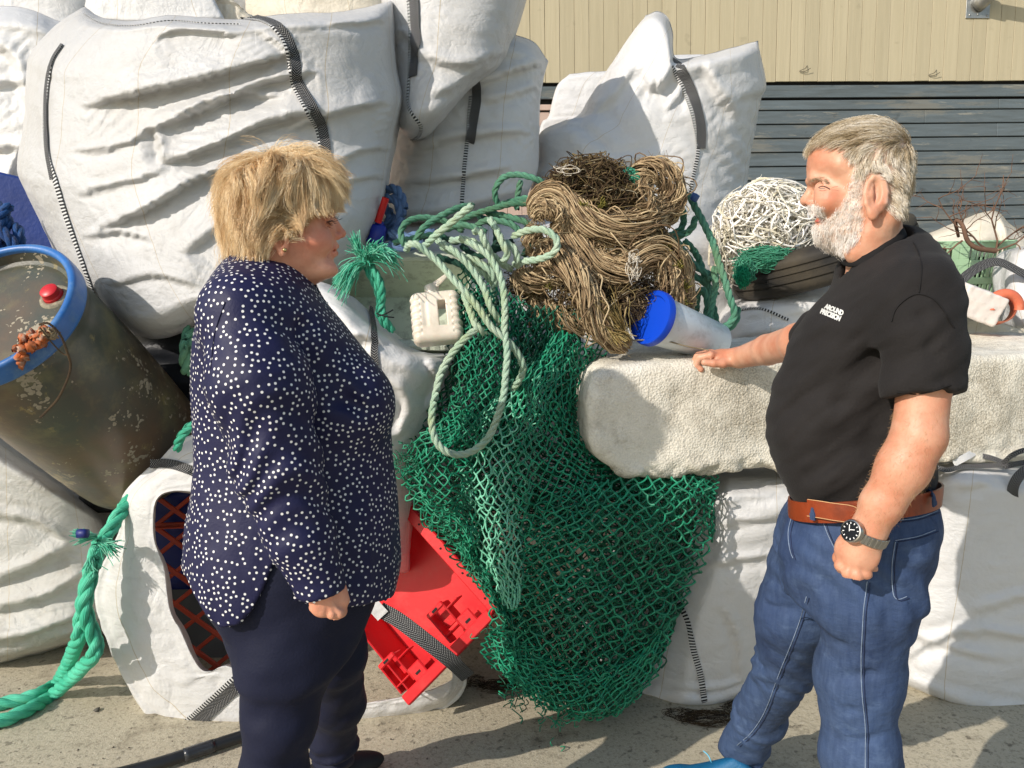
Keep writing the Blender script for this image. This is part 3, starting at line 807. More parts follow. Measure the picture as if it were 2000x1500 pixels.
# C: bags behind the top edge of A
bagC = bag("bulk_bag", [(500, 120), (470, 0), (480, -90)], [(830, 120), (800, -20), (790, -90)], [(500, 120), (830, 120)], [(480, -90), (790, -90)], 3.7, 3.7, .30, M_BAGC,
    "cream tinted woven bag peeping over the top rim of the huge strapped bag", nr=22, nc=30, ex=.04, seed=4)
bagC2 = bag("folded_cloth", [(375, 60), (372, 25), (385, 8)], [(520, 70), (515, 45), (480, 25)], [(375, 60), (450, 75), (520, 70)], [(385, 8), (420, -4), (455, 0), (480, 25)], 3.2, 3.2, .10, M_BAGC,
    "crumpled beige cloth bundle resting on the rim of the huge strapped bag", "cloth", None, nr=18, nc=22, ex=.08, cdir=None, seed=6)
bagC3 = bag("bulk_bag", [(200, 80), (180, -10), (190, -90)], [(520, 80), (520, -30), (500, -90)], [(200, 80), (520, 80)], [(190, -90), (500, -90)], 3.75, 3.75, .25, M_BAG,
    "pale woven bag at the top edge, behind the beige cloth bundle", nr=18, nc=26, ex=.05, seed=8)
strap(bagC3, [(365, -10), (378, 8), (380, 30), (372, 50)], .022)
# D: top centre
bagD = bag("bulk_bag", [(812, 274), (790, 262), (772, 225), (765, 140), (752, 60), (738, -60)], [(842, 262), (900, 195), (935, 160), (978, 125), (1002, 70), (1026, 0), (1045, -60)],
    [(812, 274), (828, 272), (842, 262)], [(738, -60), (900, -70), (1045, -60)], 3.0, 3.05, .34, M_BAGA,
    "grimy woven bag at the top centre, black strap running down to its lowest tip",
    folds=[([(825, 110), (900, 130), (1000, 100)], 26, .03), ([(840, 190), (890, 170), (960, 120)], 22, .03), ([(780, 60), (800, 80), (820, 120)], 16, .03)],
    ex=.045, cdir=(.1, 0, 1), aniso=.5, capb=.22, seed=9, nr=36, nc=40, amp=.014)
strap(bagD, [(808, -40), (812, 30), (812, 90), (808, 150)], .036)
seam(bagD, [(796, -30), (801, 40), (801, 110), (799, 170), (798, 205), (808, 225), (822, 245), (818, 265), (804, 272)], .012)
# E: centre, below D
bagE = bag("bulk_bag", [(735, 430), (752, 380), (765, 320), (770, 250), (790, 180), (800, 120)], [(1030, 385), (1050, 330), (1053, 260), (1057, 180), (1071, 120)],
    [(735, 430), (820, 440), (930, 420), (1030, 385)], [(800, 120), (900, 90), (985, 68), (1040, 82), (1071, 120)], 3.3, 3.35, .36, M_BAG,
    "shaded woven bag under the grimy bag at the centre, one black strap on it",
    folds=[([(850, 190), (930, 165), (1065, 120)], 18, .06), ([(790, 300), (900, 270), (1040, 260)], 22, .04), ([(780, 360), (880, 350), (1000, 330)], 20, .04), ([(930, 200), (990, 190), (1050, 170)], 16, .03)],
    ex=.055, cdir=(.1, 0, 1), aniso=.6, seed=10, nr=40, nc=42)
strap(bagE, [(928, 160), (932, 190), (926, 230), (918, 278)], .034)
seam(bagE, [(920, 190), (915, 240), (911, 290), (906, 340), (902, 400)], .015)
# F: the peaked bag by the wall
bagF = bag("bulk_bag", [(1010, 800), (1022, 600), (1030, 420), (1045, 320), (1056, 262), (1128, 225), (1152, 190), (1195, 125), (1238, 60), (1262, 30)],
    [(1450, 810), (1445, 600), (1440, 450), (1455, 380), (1468, 290), (1484, 200), (1494, 162), (1480, 80)],
    [(1010, 800), (1150, 815), (1300, 815), (1450, 810)], [(1262, 30), (1284, 22), (1303, 34), (1313, 62), (1318, 112), (1350, 113), (1400, 102), (1480, 80)], 3.6, 3.7, .36, M_BAG,
    "half open woven bag with a tall pointed peak against the building wall",
    folds=[([(1250, 160), (1290, 170), (1318, 130)], 20, .06), ([(1150, 230), (1200, 190), (1250, 120)], 30, .04), ([(1310, 215), (1325, 190), (1340, 165)], 12, .04),
           ([(1130, 330), (1230, 318), (1310, 300)], 14, .02), ([(1370, 120), (1400, 180), (1440, 230)], 24, .04), ([(1180, 300), (1130, 262), (1120, 225)], 16, .03)],
    ex=.045, cdir=(.5, 0, .8), aniso=.3, seed=11, nr=46, nc=50, capt=.04)
strap(bagF, [(1318, 118), (1338, 150), (1356, 195), (1368, 245), (1368, 290)], .042)
seam(bagF, [(1312, 130), (1330, 165), (1348, 210), (1360, 260), (1362, 300), (1354, 340), (1346, 380)], .016)
bag("inner_panel", [(1030, 330), (1056, 245), (1072, 225), (1088, 170), (1112, 145)], [(1300, 330), (1330, 230), (1420, 108)], [(1030, 330), (1300, 330)],
    [(1112, 145), (1150, 140), (1200, 136), (1300, 110), (1420, 108)], 4.05, 4.05, .04, M_BAG, None, parent=bagF["o"], nr=26, nc=34, ex=.05, seed=12)
# G: lower left
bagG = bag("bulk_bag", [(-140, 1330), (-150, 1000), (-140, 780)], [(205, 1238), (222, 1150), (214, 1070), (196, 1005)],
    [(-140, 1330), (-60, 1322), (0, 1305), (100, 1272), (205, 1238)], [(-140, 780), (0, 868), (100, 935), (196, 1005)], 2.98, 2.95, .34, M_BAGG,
    "sagging shade-tinted white woven bag on the ground at the lower left, under the dark barrel",
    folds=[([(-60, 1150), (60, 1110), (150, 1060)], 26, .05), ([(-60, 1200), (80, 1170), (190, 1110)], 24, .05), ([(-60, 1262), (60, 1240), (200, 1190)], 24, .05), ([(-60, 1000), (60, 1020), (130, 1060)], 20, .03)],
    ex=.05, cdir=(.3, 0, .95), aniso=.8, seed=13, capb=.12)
# J: under the foam block
bagJ = bag("bulk_bag", [(1040, 1345), (1080, 1200), (1195, 1060), (1215, 940)], [(1600, 1330), (1625, 1150), (1620, 930)],
    [(1040, 1345), (1120, 1372), (1240, 1378), (1380, 1388), (1450, 1368), (1520, 1345), (1600, 1330)], [(1215, 940), (1300, 915), (1400, 920), (1620, 930)], 2.77, 2.57, .36, M_BAG,
    "bright white woven bag under the foam block, partly behind the green net",
    folds=[([(1395, 1035), (1450, 1020), (1560, 1005)], 14, .02), ([(1390, 985), (1460, 975), (1560, 955)], 12, .02), ([(1380, 1110), (1450, 1095), (1520, 1090)], 14, .02),
           ([(1240, 1345), (1370, 1350), (1460, 1330)], 8, .02), ([(1410, 1180), (1440, 1260), (1440, 1340)], 14, .015)],
    ymap=lambda S, T: .17*(1-np.clip((S-.28)/.24, 0, 1)), ex=.03, cdir=(.1, 0, 1), aniso=.5, seed=14, capb=.05, capt=.15, nr=44, nc=56, p=4.0)
seam(bagJ, [(1320, 1165), (1345, 1215), (1355, 1270), (1368, 1320), (1378, 1388)], .020)
seam(bagJ, [(1378, 1386), (1400, 1384), (1430, 1374), (1452, 1366)], .016)
# K: right
bagK = bag("bulk_bag", [(1738, 1325), (1745, 1220), (1775, 1100), (1800, 980), (1815, 905)], [(2160, 1430), (2170, 1150), (2150, 900)],
    [(1738, 1325), (1800, 1362), (1900, 1400), (2000, 1418), (2160, 1430)], [(1815, 905), (1880, 890), (1950, 896), (2050, 910), (2150, 900)], 2.72, 2.64, .34, M_BAG,
    "white woven bag on the ground at the right edge, crossed by the man's shadow",
    folds=[([(1760, 1290), (1880, 1240), (2060, 1255)], 16, .03), ([(1750, 1235), (1850, 1268), (1960, 1290)], 12, .02), ([(1900, 1200), (2000, 1170), (2080, 1180)], 18, .02), ([(1860, 960), (1920, 945), (2000, 925)], 12, .012)],
    ex=.03, cdir=(0, 0, 1), aniso=.6, seed=15, capb=.06, capt=.12, nr=42, nc=42, p=3.2)
# L: behind the block and the man
bagL = bag("bulk_bag", [(1370, 1180), (1385, 850), (1395, 650), (1420, 590)], [(1850, 1180), (1840, 850), (1820, 600), (1800, 520)], [(1370, 1180), (1620, 1190), (1850, 1180)], [(1420, 590), (1500, 572), (1600, 545), (1700, 528), (1800, 520)],
    3.2, 3.1, .34, M_BAG, "bright white woven bag lying behind the foam block and below the black tyre",
    folds=[([(1440, 620), (1520, 612), (1600, 600)], 10, .02), ([(1430, 660), (1500, 650), (1560, 655)], 12, .02)], ex=.03, seed=16)
seam(bagL, [(1432, 612), (1465, 604), (1500, 607), (1540, 625)], .010)
bagR = bag("bulk_bag", [(1760, 1040), (1765, 780), (1775, 540), (1790, 466)], [(2110, 1040), (2115, 780), (2110, 540), (2090, 500)], [(1760, 1040), (1900, 1050), (2110, 1040)],
    [(1790, 466), (1850, 442), (1910, 418), (1945, 414), (1972, 438), (2010, 462), (2090, 500)], 3.6, 3.75, .22, M_BAGC,
    "cream stained bag rising to a ridge behind the mint green crate", folds=[([(1945, 420), (1960, 470), (1965, 540)], 14, .04), ([(1800, 480), (1880, 450), (1940, 440)], 12, .02)],
    ex=.05, seed=17)
bagR2 = bag("bulk_bag", [(1990, 640), (1972, 590), (1962, 545), (1972, 490)], [(2110, 650), (2110, 490)], [(1985, 640), (2110, 650)], [(1972, 490), (2010, 480), (2050, 490), (2110, 490)], 2.95, 3.1, .16, M_BAG,
    "slack white bag in front of the green crate, with a long grey strap", ex=.06, seed=18, nr=22, nc=24)
# M: bag holding the white tub
bagM = bag("bulk_bag", [(560, 1120), (555, 900), (570, 700), (590, 560)], [(800, 1120), (810, 950), (840, 840), (862, 760), (890, 690)],
    [(560, 1120), (680, 1130), (800, 1120)], [(590, 560), (622, 552), (668, 570), (705, 605), (745, 640), (790, 672), (840, 690), (890, 690)], 2.58, 2.36, .26, M_BAG,
    "white woven bag just right of the woman, holding the pale fish tub",
    folds=[([(640, 690), (720, 660), (800, 700)], 16, .03), ([(760, 740), (790, 790), (770, 850)], 20, .03), ([(820, 690), (850, 740), (830, 800)], 14, .04)],
    ex=.04, cdir=(.3, 0, .9), aniso=.4, seed=19, nr=46, nc=34)
strap(bagM, [(722, 600), (728, 640), (732, 690), (736, 745)], .020)
# fill behind the heap
bagO = bag("bulk_bag", [(560, 1000), (560, 700), (590, 500)], [(1460, 1000), (1460, 700), (1430, 450)], [(560, 1000), (1150, 1010), (1460, 1000)], [(590, 440), (800, 430), (1100, 420), (1300, 430), (1430, 450)],
    3.15, 3.25, .30, M_BAG, "white woven bag in the middle of the heap, carrying the brown twine bundle", ex=.05, seed=20, nr=34, nc=40)
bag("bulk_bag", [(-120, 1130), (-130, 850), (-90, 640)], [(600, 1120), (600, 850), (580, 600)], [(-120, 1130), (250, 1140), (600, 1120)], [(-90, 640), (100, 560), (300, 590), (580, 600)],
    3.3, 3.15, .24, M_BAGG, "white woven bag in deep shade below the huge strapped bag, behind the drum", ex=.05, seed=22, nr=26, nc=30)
M_SHADE = m_plain("shade_black", (.012, .014, .018), .35, .3, 3, .002)  # near-black filler for the gap, stands in for shade
bagN = bag("shade_filler", [(150, 1000), (180, 800), (230, 600)], [(560, 1000), (560, 800), (540, 600)], [(150, 1000), (560, 1000)], [(230, 600), (400, 610), (540, 600)], 2.95, 2.95, .14, M_SHADE,
    "black filler added as shade between the barrel and the woman's back", "sheet", None, ex=.06, seed=21, nr=20, nc=22)

# H: tipped-over open bag with crates in it
def mouth_bag(name, outer, mouth, yo, ym, depth, mat, label, seed=0, n=120):
    O = catmull(np.array(outer, float), n+1, True)[:n]; I = catmull(np.array(mouth, float), n+1, True)[:n]
    cO, cI = O.mean(0), I.mean(0)
    # start both loops at the same angle
    def roll(Cv, c): a = np.arctan2(Cv[:, 1]-c[1], Cv[:, 0]-c[0]); return np.roll(Cv, -int(np.argmin(np.abs(a+math.pi*.98))), 0)
    O, I = roll(O, cI), roll(I, cI)
    # reparametrise by angle around the mouth centre
    def byang(Cv):
        a = np.unwrap(np.arctan2(Cv[:, 1]-cI[1], Cv[:, 0]-cI[0]));
        if a[-1] < a[0]: Cv = Cv[::-1]; a = np.unwrap(np.arctan2(Cv[:, 1]-cI[1], Cv[:, 0]-cI[0]))
        return Cv, a
    O, aO = byang(O); I, aI = byang(I)
    O = resample(np.vstack([O, O[:1]]), n+1)[:n]; I = resample(np.vstack([I, I[:1]]), n+1)[:n]
    rings = []
    prof = [(1.9, .9), (1.5, .75), (1.15, .5), (1.02, .25), (1.0, .10), (.93, .02), (.75, -.03), (.5, -.05), (.25, -.03), (.08, -.008), (0, 0), (-.012, .01), (-.02, .05), (-.03, .15), (-.05, .35), (-.08, .6)]
    for k, (f, dy) in enumerate(prof):
        if f > 1.0: C = cO + (O-cO)*(1-(f-1)*.35); y = yo+depth*dy
        else: C = I+(O-I)*f; y = (ym+(yo-ym)*f)+depth*dy*.55
        ex_ = .34*np.clip((C[:, 0]-690)/60, 0, 1)*np.clip((1300-C[:, 1])/70, 0, 1); rings.append(PV(C[:, 0], C[:, 1], y+ex_))
    V = np.array(rings); V = upsample(V, 2, 0, False)
    pin = np.zeros(V.shape[:2]); pin[18:22] = .1; pin[0] = .5
    V = crumple(V, True, .035, None, 0, 100, .012, 4.5, seed=seed, pin=pin, bend=.3)
    V = upsample(upsample(V, 2, 1, True), 2, 0, False); V = crumple(V, True, .034, None, 0, 40, .006, 7.0, seed=seed+50, bend=.05, hold=.04)
    nR, nC = V.shape[:2]
    du = np.linalg.norm(np.roll(V, -1, 1)-V, axis=-1).mean(0); uu = np.concatenate([[0], np.cumsum(du)[:-1]])
    dv = np.linalg.norm(np.diff(V, axis=0), axis=-1).mean(1); vv = np.concatenate([[0], np.cumsum(dv)])
    uv = np.stack(np.broadcast_arrays(vv[:, None], uu[None, :]), -1).reshape(-1, 2)
    F = grid_faces(nR, nC, True)
    o = mesh(name, V.reshape(-1, 3), F, mat, uv=uv); tag(o, label, "bulk bag", "white woven bulk bags")
    c = V.reshape(-1, 3); recentre(o, (c[:, 0].mean(), c[:, 1].mean(), c[:, 2].min()))
    return dict(o=o, bvh=BVHTree.FromPolygons([Vector(x) for x in V.reshape(-1, 3)], [tuple(f) for f in F.tolist()]))
bagH = mouth_bag("bulk_bag",
    [(375, 852), (310, 900), (245, 965), (232, 1040), (196, 1120), (192, 1190), (232, 1300), (292, 1400), (352, 1450), (430, 1452), (520, 1440), (700, 1424), (800, 1404), (870, 1380), (905, 1345), (904, 1300), (856, 1180), (826, 1070), (822, 982), (760, 930), (640, 880), (500, 850)],
    [(400, 958), (330, 960), (302, 985), (300, 1050), (318, 1110), (330, 1190), (352, 1235), (378, 1290), (402, 1312), (450, 1306), (520, 1360), (640, 1374), (700, 1376), (790, 1362), (850, 1345), (884, 1322), (868, 1270), (826, 1180), (796, 1080), (790, 1000), (760, 985), (640, 960), (500, 950)],
    2.42, 2.36, .55, M_BAG, "tipped over white bag behind the woman's legs, its mouth open towards us, crates inside", seed=31)
strap(bagH, [(335, 1448), (380, 1415), (430, 1370), (478, 1325)], .040)
seam(bagH, [(325, 1440), (370, 1402), (420, 1357), (470, 1312)], .014)
strap(bagH, [(295, 905), (340, 908), (390, 925), (440, 950)], .030)
# ---------------------------------------------------------------- dark drum with blue ring
def m_drum():
    t = NT("drum_plastic"); ob = t.co()
    c = t.mix(t.ramp(t.noise(2.6, 5, .6), [(.38, 0.0), (.62, 1.0)]), rgb((72, 76, 66)), rgb((104, 84, 64)))
    c = t.mix(t.math('MULTIPLY', t.ramp(t.noise(6, 6, .7), [(.5, 0.0), (.68, 1.0)]), .55), c, rgb((128, 122, 84)))
    # barnacle and lichen scars, gathered in patches
    vo = t.n("ShaderNodeTexVoronoi"); vo.inputs["Scale"].default_value = 62
    mp = t.n("ShaderNodeVectorMath", operation='ADD'); t.l(ob, mp.inputs[0])
    nn = t.n("ShaderNodeTexNoise"); nn.inputs["Scale"].default_value = 45; t.l(ob, nn.inputs["Vector"])
    sc = t.n("ShaderNodeVectorMath", operation='SCALE'); sc.inputs[3].default_value = .03; t.l(nn.outputs["Color"], sc.inputs[0])
    t.l(sc.outputs[0], mp.inputs[1]); t.l(mp.outputs[0], vo.inputs["Vector"])
    patch = t.ramp(t.noise(5.5, 4, .6), [(.52, 0.0), (.64, 1.0)])
    blob = t.math('LESS_THAN', vo.outputs["Distance"], t.math('MULTIPLY', patch, .62))
    c = t.mix(blob, c, t.mix(t.noise(80, 3, .6), rgb((178, 168, 146)), rgb((124, 116, 98))))
    s2 = t.ramp(t.noise(16, 7, .75, sc=(1, 1, .45)), [(.60, 0.0), (.66, 1.0)])
    c = t.mix(t.math('MULTIPLY', s2, .45), c, rgb((164, 146, 88)))
    n = t.bump(blob, .0018, .8); n = t.bump(t.noise(60, 4, .6), .0007, .8, n)
    return t.set(col=c, rough=t.math('ADD', .34, t.math('MULTIPLY', blob, .45)), spec=.5, nrm=n)
_r0 = unit(ray(0, 612)); _eu = unit(_R-_r0*np.dot(_R, _r0)); _ev = np.cross(_eu, _r0); _ev = _ev*np.sign(_ev[2])
ax = unit(.82*(_eu*.641-_ev*.769)+.57*_r0); lc = P(-14, 610, 2.2); RD = axes_from(ax, (0, 0, 1))
MD = m_drum(); MBL = m_plain("blue_plastic_ring", rgb((44, 104, 172)), .42, .35, 9, .0012, dirt=rgb((120, 150, 160)), dirtamt=.35, dscale=14)
drum = empty("plastic_drum", lc+ax*.87, "weathered dark olive plastic drum crusted with barnacle scars, lying tilted at the left", "drum")
prof = [(0, .022), (.10, .020), (.19, .022), (.212, .030), (.220, .028), (.226, -.002), (.232, -.006), (.240, .004), (.240, .06), (.236, .075), (.240, .10), (.246, .2), (.250, .38),
        (.249, .60), (.243, .78), (.228, .835), (.195, .865), (.12, .87), (0, .865)]
pr = catmull(np.array(prof), 90); V, F = lathe(pr, 96, lc, RD)
V = V + .0015*fbm(V*6, 3)[:, None]*unit(V-lc)
mesh("drum_body", V, F, MD, drum, sharp=40)
prof = [(.228, .004), (.226, -.014), (.232, -.022), (.243, -.022), (.250, -.012), (.252, .028), (.249, .040), (.241, .042)]
V, F = lathe(catmull(np.array(prof), 28), 96, lc, RD); mesh("clamp_ring", V, F, MBL, drum, sharp=50)
cc = P(84, 556, 2.2); cc = cc - ax*(np.dot(cc-lc, ax)-.012)
V, F = lathe([(0, -.026), (.020, -.026), (.025, -.022), (.026, -.006), (.028, -.004), (.028, 0), (.030, .006)], 32, cc, RD)
cap = mesh("screw_cap", V, F, m_plain("red_cap", rgb((196, 30, 36)), .4, .15, 20, 0), drum, sharp=40)
V, F = lathe([(.046, .012), (.042, .004), (.03, .002), (.03, .008)], 28, cc, RD)
mesh("bung_collar", V, F, m_plain("crusty_collar", rgb((150, 142, 120)), .8, .7, 60, .003), cap)
# rust and orange sponge growth on the ring, a knot and its hanging twine
def _px(p): d = p-CAM; z = d @ _F; return 1000+FPX*(d @ _R)/z, 750-FPX*(d @ _U)/z
_ph = np.linspace(0, 2*math.pi, 361); _pp = [_px(lc+.245*(math.cos(a)*RD[:, 0]+math.sin(a)*RD[:, 1])) for a in _ph]; phk = _ph[int(np.argmin([(u-80)**2+(v-640)**2 for u, v in _pp]))]
_t2 = _ph[int(np.argmin([(u-20)**2+(v-700)**2 for u, v in _pp]))]
if ((_t2-phk+math.pi) % (2*math.pi))-math.pi < 0: phk -= .37
rs = np.random.RandomState(4); parts = []
for k in range(46):
    th = phk+rs.uniform(-.05, .42)**1; rr_ = rs.uniform(.205, .252); c = lc+rr_*(math.cos(th)*RD[:, 0]+math.sin(th)*RD[:, 1])+ax*rs.uniform(-.026, .004)
    r = rs.uniform(.006, .015); V, F = lathe([(0, -r), (r*.8, -r*.6), (r, 0), (r*.7, r*.6), (0, r)], 10, c, axes_from(rs.normal(size=3)))
    parts.append((V+.003*rs.normal(size=V.shape), F))
V, F = merge_poly(parts); tag(mesh("growth", V, F, m_plain("orange_growth", rgb((178, 92, 40)), .8, .6, 60, .003, dirt=rgb((190, 170, 150)), dirtamt=.8, dscale=30), drum), kind="stuff")
def scribble(c, rad, n, r, npts=16, seed=0, turns=1.5, flat=1.0):
    """n random curly strands in an ellipsoid"""
    rs = np.random.RandomState(seed); S = []
    for k in range(n):
        a = unit(rs.normal(size=3)); b = unit(np.cross(a, rs.normal(size=3))); q = np.linspace(0, 1, npts)
        rr = rs.uniform(.35, 1)**.5; ph = rs.rand()*6.28
        p = rr*(np.cos(ph+q*6.28*turns*rs.uniform(.4, 1))[:, None]*a + np.sin(ph+q*6.28*turns*rs.uniform(.4, 1))[:, None]*b)
        p = p+.25*np.stack([perlin(p*1.5+k*3.1), perlin(p*1.5+k*3.1+9), perlin(p*1.5+k*3.1+19)], 1)
        S.append(np.array(c)+p*np.array(rad))
    return np.array(S)
M_TWINE = m_fibre("old_twine", [(0, rgb((116, 94, 70))), (.45, rgb((180, 154, 118))), (1, rgb((220, 198, 158)))])
def fibre_mesh(name, S, r, parent=None, mat=None, seed=0, k=4):
    V, F = strands(S, r, k); M, N = S.shape[:2]; rn = np.random.RandomState(seed).rand(M)
    return mesh(name, V, F, mat or M_TWINE, parent, attrs={"rnd": np.repeat(rn, N*k)})
kc = lc+.25*(math.cos(phk)*RD[:, 0]+math.sin(phk)*RD[:, 1])-ax*.02; yk = kc[1]-.03
tw = fibre_mesh("twine", np.concatenate([scribble(kc, (.022, .018, .018), 40, 0, 16, 3, 1.5)]), .0022, None, None, 3)
tag(tw, "brown twine knotted on the drum's blue ring with its end hanging down the side", "twine")
recentre(tw, kc)
V, F, uv = rope(PP([(76, 634, yk), (95, 632, yk), (118, 655, yk+.01), (132, 690, yk+.02), (138, 715, yk+.03), (130, 745, yk+.04), (112, 780, yk+.05), (88, 806, yk+.05), (78, 816, yk+.05)]), .0034, seed=1, k=5)
M_BROWNR = m_rope("brown_cord", rgb((120, 96, 66)), rgb((84, 66, 48)))
mesh("cord_end", V, F, M_BROWNR, tw, uv=uv)
V, F, uv = rope(PP([(78, 640, yk), (100, 668, yk+.01), (122, 690, yk+.02), (134, 694, yk+.02)]), .0022, seed=1, k=5)
mesh("cord_end", V, F, M_BROWNR, tw, uv=uv)

# ---------------------------------------------------------------- foam block
bz0 = P(1400, 946, 2.14)[2]; bz1 = P(1410, 709, 2.21)[2]; yaw = math.radians(11.5)
bR = np.array([[math.cos(yaw), -math.sin(yaw), 0], [math.sin(yaw), math.cos(yaw), 0], [0, 0, 1]])
bc0 = np.array([P(1152, 800, 2.11)[0], 2.11, 0]); BL, BD = 1.82, .46
bctr = bc0 + bR @ np.array([BL/2, BD/2, 0]) + np.array([0, 0, (bz0+bz1)/2]); bh = np.array([BL/2, BD/2, (bz1-bz0)/2])
def f_block(p):
    q = (p-bctr) @ bR
    q = q.copy(); q[:, 2] -= .025*(q[:, 1]/bh[1]*.5+.5)*(q[:, 2] > 0)          # top rises to the back
    q[:, 2] += .012*np.sin(q[:, 0]*3.2)
    r = .030; d = np.abs(q)-(bh-r)
    o = np.linalg.norm(np.maximum(d, 0), axis=1)+np.minimum(d.max(1), 0)-r
    cut = (q[:, 0]+bh[0])*(-.62) + (q[:, 2]+bh[2])*(-.78) + .075
    o = smax(o, cut, .05)
    cut2 = (q[:, 0]+bh[0])*(-.75) + (q[:, 2]-bh[2])*(.66) + .030
    o = smax(o, cut2, .04)
    low = np.exp(-((q[:, 2]+bh[2])/.05)**2)
    o = o + .007*fbm(p*6, 4)+.010*perlin(p*3.1) + low*.016*fbm(p*np.array([16, 16, 26]), 3) + .0012*perlin(p*60)
    return o
V, F = snets(f_block, bctr-np.array([1.0, .62, .33]), bctr+np.array([1.0, .62, .33]), .011)
def m_foam():
    t = NT("weathered_foam")
    n1 = t.noise(4, 6, .65); bead = t.noise(210, 2, .7); vv_ = t.n('ShaderNodeTexVoronoi'); vv_.inputs['Scale'].default_value = 150; t.l(t.co(), vv_.inputs['Vector']); bd_ = vv_.outputs['Distance']
    c = t.mix(t.ramp(n1, [(.40, 0.0), (.60, 1.0)]), rgb((232, 227, 212)), rgb((206, 199, 182)))
    c = t.mix(t.math('MULTIPLY', t.ramp(bead, [(.42, 1.0), (.56, 0.0)]), t.ramp(n1, [(.42, .10), (.58, .55)])), c, rgb((112, 102, 84)))
    c = t.mix(t.math('MULTIPLY', t.ramp(t.noise(9, 6, .7), [(.56, 0.0), (.68, 1.0)]), .4), c, rgb((128, 116, 92)))
    n = t.bump(bd_, .0022, .9); n = t.bump(t.noise(26, 5, .65), .005, .45, n)
    return t.set(col=c, rough=.9, spec=.2, nrm=n)
blk = mesh("foam_block", V, F, m_foam()); tag(blk, "long rough off-white foam block under the man's hand, lying across the bags", "foam block")
recentre(blk, bctr-np.array([0, 0, bh[2]]))
# thin wire lying over the block
V, F, uv = rope(PP([(1100, 612, 2.2), (1112, 640, 2.2), (1150, 664, 2.2), (1200, 668, 2.2), (1250, 664, 2.19), (1300, 666, 2.18), (1340, 676, 2.17), (1385, 684, 2.16)]), .0022, seed=2, k=5)
tag(mesh("thin_cord", V, F, m_rope("pale_cord", rgb((200, 188, 160)), rgb((150, 130, 100))), uv=uv), "thin pale cord running from the brown twine over the left end of the foam block", "cord")

# ---------------------------------------------------------------- pale fish tub with a jerry can
MT = m_plain("tub_plastic", rgb((196, 204, 184)), .42, .12, 4, .0008, dirt=rgb((70, 62, 50)), dirtamt=.55, dscale=16)
tn = unit(np.array([-.05, -.70, .60])); tR = np.stack([unit(np.array([1.0, .0, -.10])), [0, 0, 0], tn], 1)
tR[:, 0] = unit(tR[:, 0]-tn*np.dot(tR[:, 0], tn)); tR[:, 1] = np.cross(tn, tR[:, 0])
tc = P(768, 585, 2.52)
tub = empty("fish_tub", tc, "pale green white plastic fish tub tipped towards us, with dirt specks inside", "tub")
tw_, th_, td_ = .50, .34, .20
def lb(parts, c, s, bev=.006): V, F = box(tc + tR @ np.array(c), s, tR, bev); parts.append((V, F))
pt = []
lb(pt, (0, 0, -td_), (tw_, th_, .014)); lb(pt, (0, th_/2, -td_/2), (tw_+.02, .014, td_)); lb(pt, (0, -th_/2, -td_/2), (tw_+.02, .014, td_))
lb(pt, (tw_/2, 0, -td_/2), (.014, th_, td_)); lb(pt, (-tw_/2, 0, -td_/2), (.014, th_, td_))
V, F = merge_poly(pt); mesh("tub_walls", V, F, MT, tub, True, sharp=30)
pt = []
lb(pt, (0, th_/2+.012, .004), (tw_+.07, .040, .020), .008); lb(pt, (0, -th_/2-.012, .004), (tw_+.07, .040, .020), .008)
lb(pt, (tw_/2+.012, 0, .0035), (.040, th_, .020), .008); lb(pt, (-tw_/2-.012, 0, .0035), (.040, th_, .020), .008)
V, F = merge_poly(pt); mesh("rim", V, F, MT, tub, True, sharp=30)

jc = P(853, 622, 2.24); jn = unit(np.array([.05, -.86, .50])); jx = unit(np.array([.97, 0, .12])); jx = unit(jx-jn*np.dot(jx, jn)); jR = np.stack([jx, np.cross(jn, jx), jn], 1)
def f_can(p):
    q = (p-jc) @ jR; x, y, z = q[:, 0], q[:, 1], q[:, 2]
    rib = .0022*np.sin(y*2*math.pi/.021)*(np.abs(x) > .045)*(np.abs(y) < .062)
    h = np.array([.072, .082, .030]); r = .022; d = np.abs(q)-(h-r); o = np.linalg.norm(np.maximum(d, 0), axis=1)+np.minimum(d.max(1), 0)-r + rib
    o = smax(o, -(sd_cone(q, (-.030, -.030, .036), (-.030, .038, .036), .008, .008)), .006)      # pressed groove
    o = smax(o, -(np.maximum(np.abs(x-.018)-.011, np.abs(y-.004)-.040)), .004)                 # handle slot right through
    o = np.minimum(o, np.maximum(np.linalg.norm(q[:, [0, 2]]-np.array([-.006, .004]), axis=1)-.021, np.maximum(-(y-.06), y-.104)))
    o = smax(o, -np.maximum(np.linalg.norm(q[:, [0, 2]]-np.array([-.006, .004]), axis=1)-.017, .07-y), .002)
    return o
V, F = snets(f_can, jc-.125, jc+.125, .0024)
can = mesh("jerry_can", V, F, m_plain("can_plastic", rgb((226, 216, 200)), .42, .1, 8, .0006, sss=.15, dirt=rgb((170, 150, 120)), dirtamt=.4)); can["group"] = "loose things in the tub"; tag(can, "cream plastic jerry can without a lid, lying in the fish tub", "jerry can")
recentre(can, jc)
q = jc + jR @ np.array([-.006, .10, .004]); pth = np.array([q+jR@np.array([.01, 0, .015]), q+jR@np.array([.03, .012, .02]), q+jR@np.array([.05, .030, .015]), q+jR@np.array([.066, .040, .004])])
c = catmull(pth, 14); V, F, uv = ribbon(c, np.repeat(jn[None], 14, 0), np.linspace(.022, .008, 14), .001); mesh("cap_strip", V, F, can.data.materials[0], can)

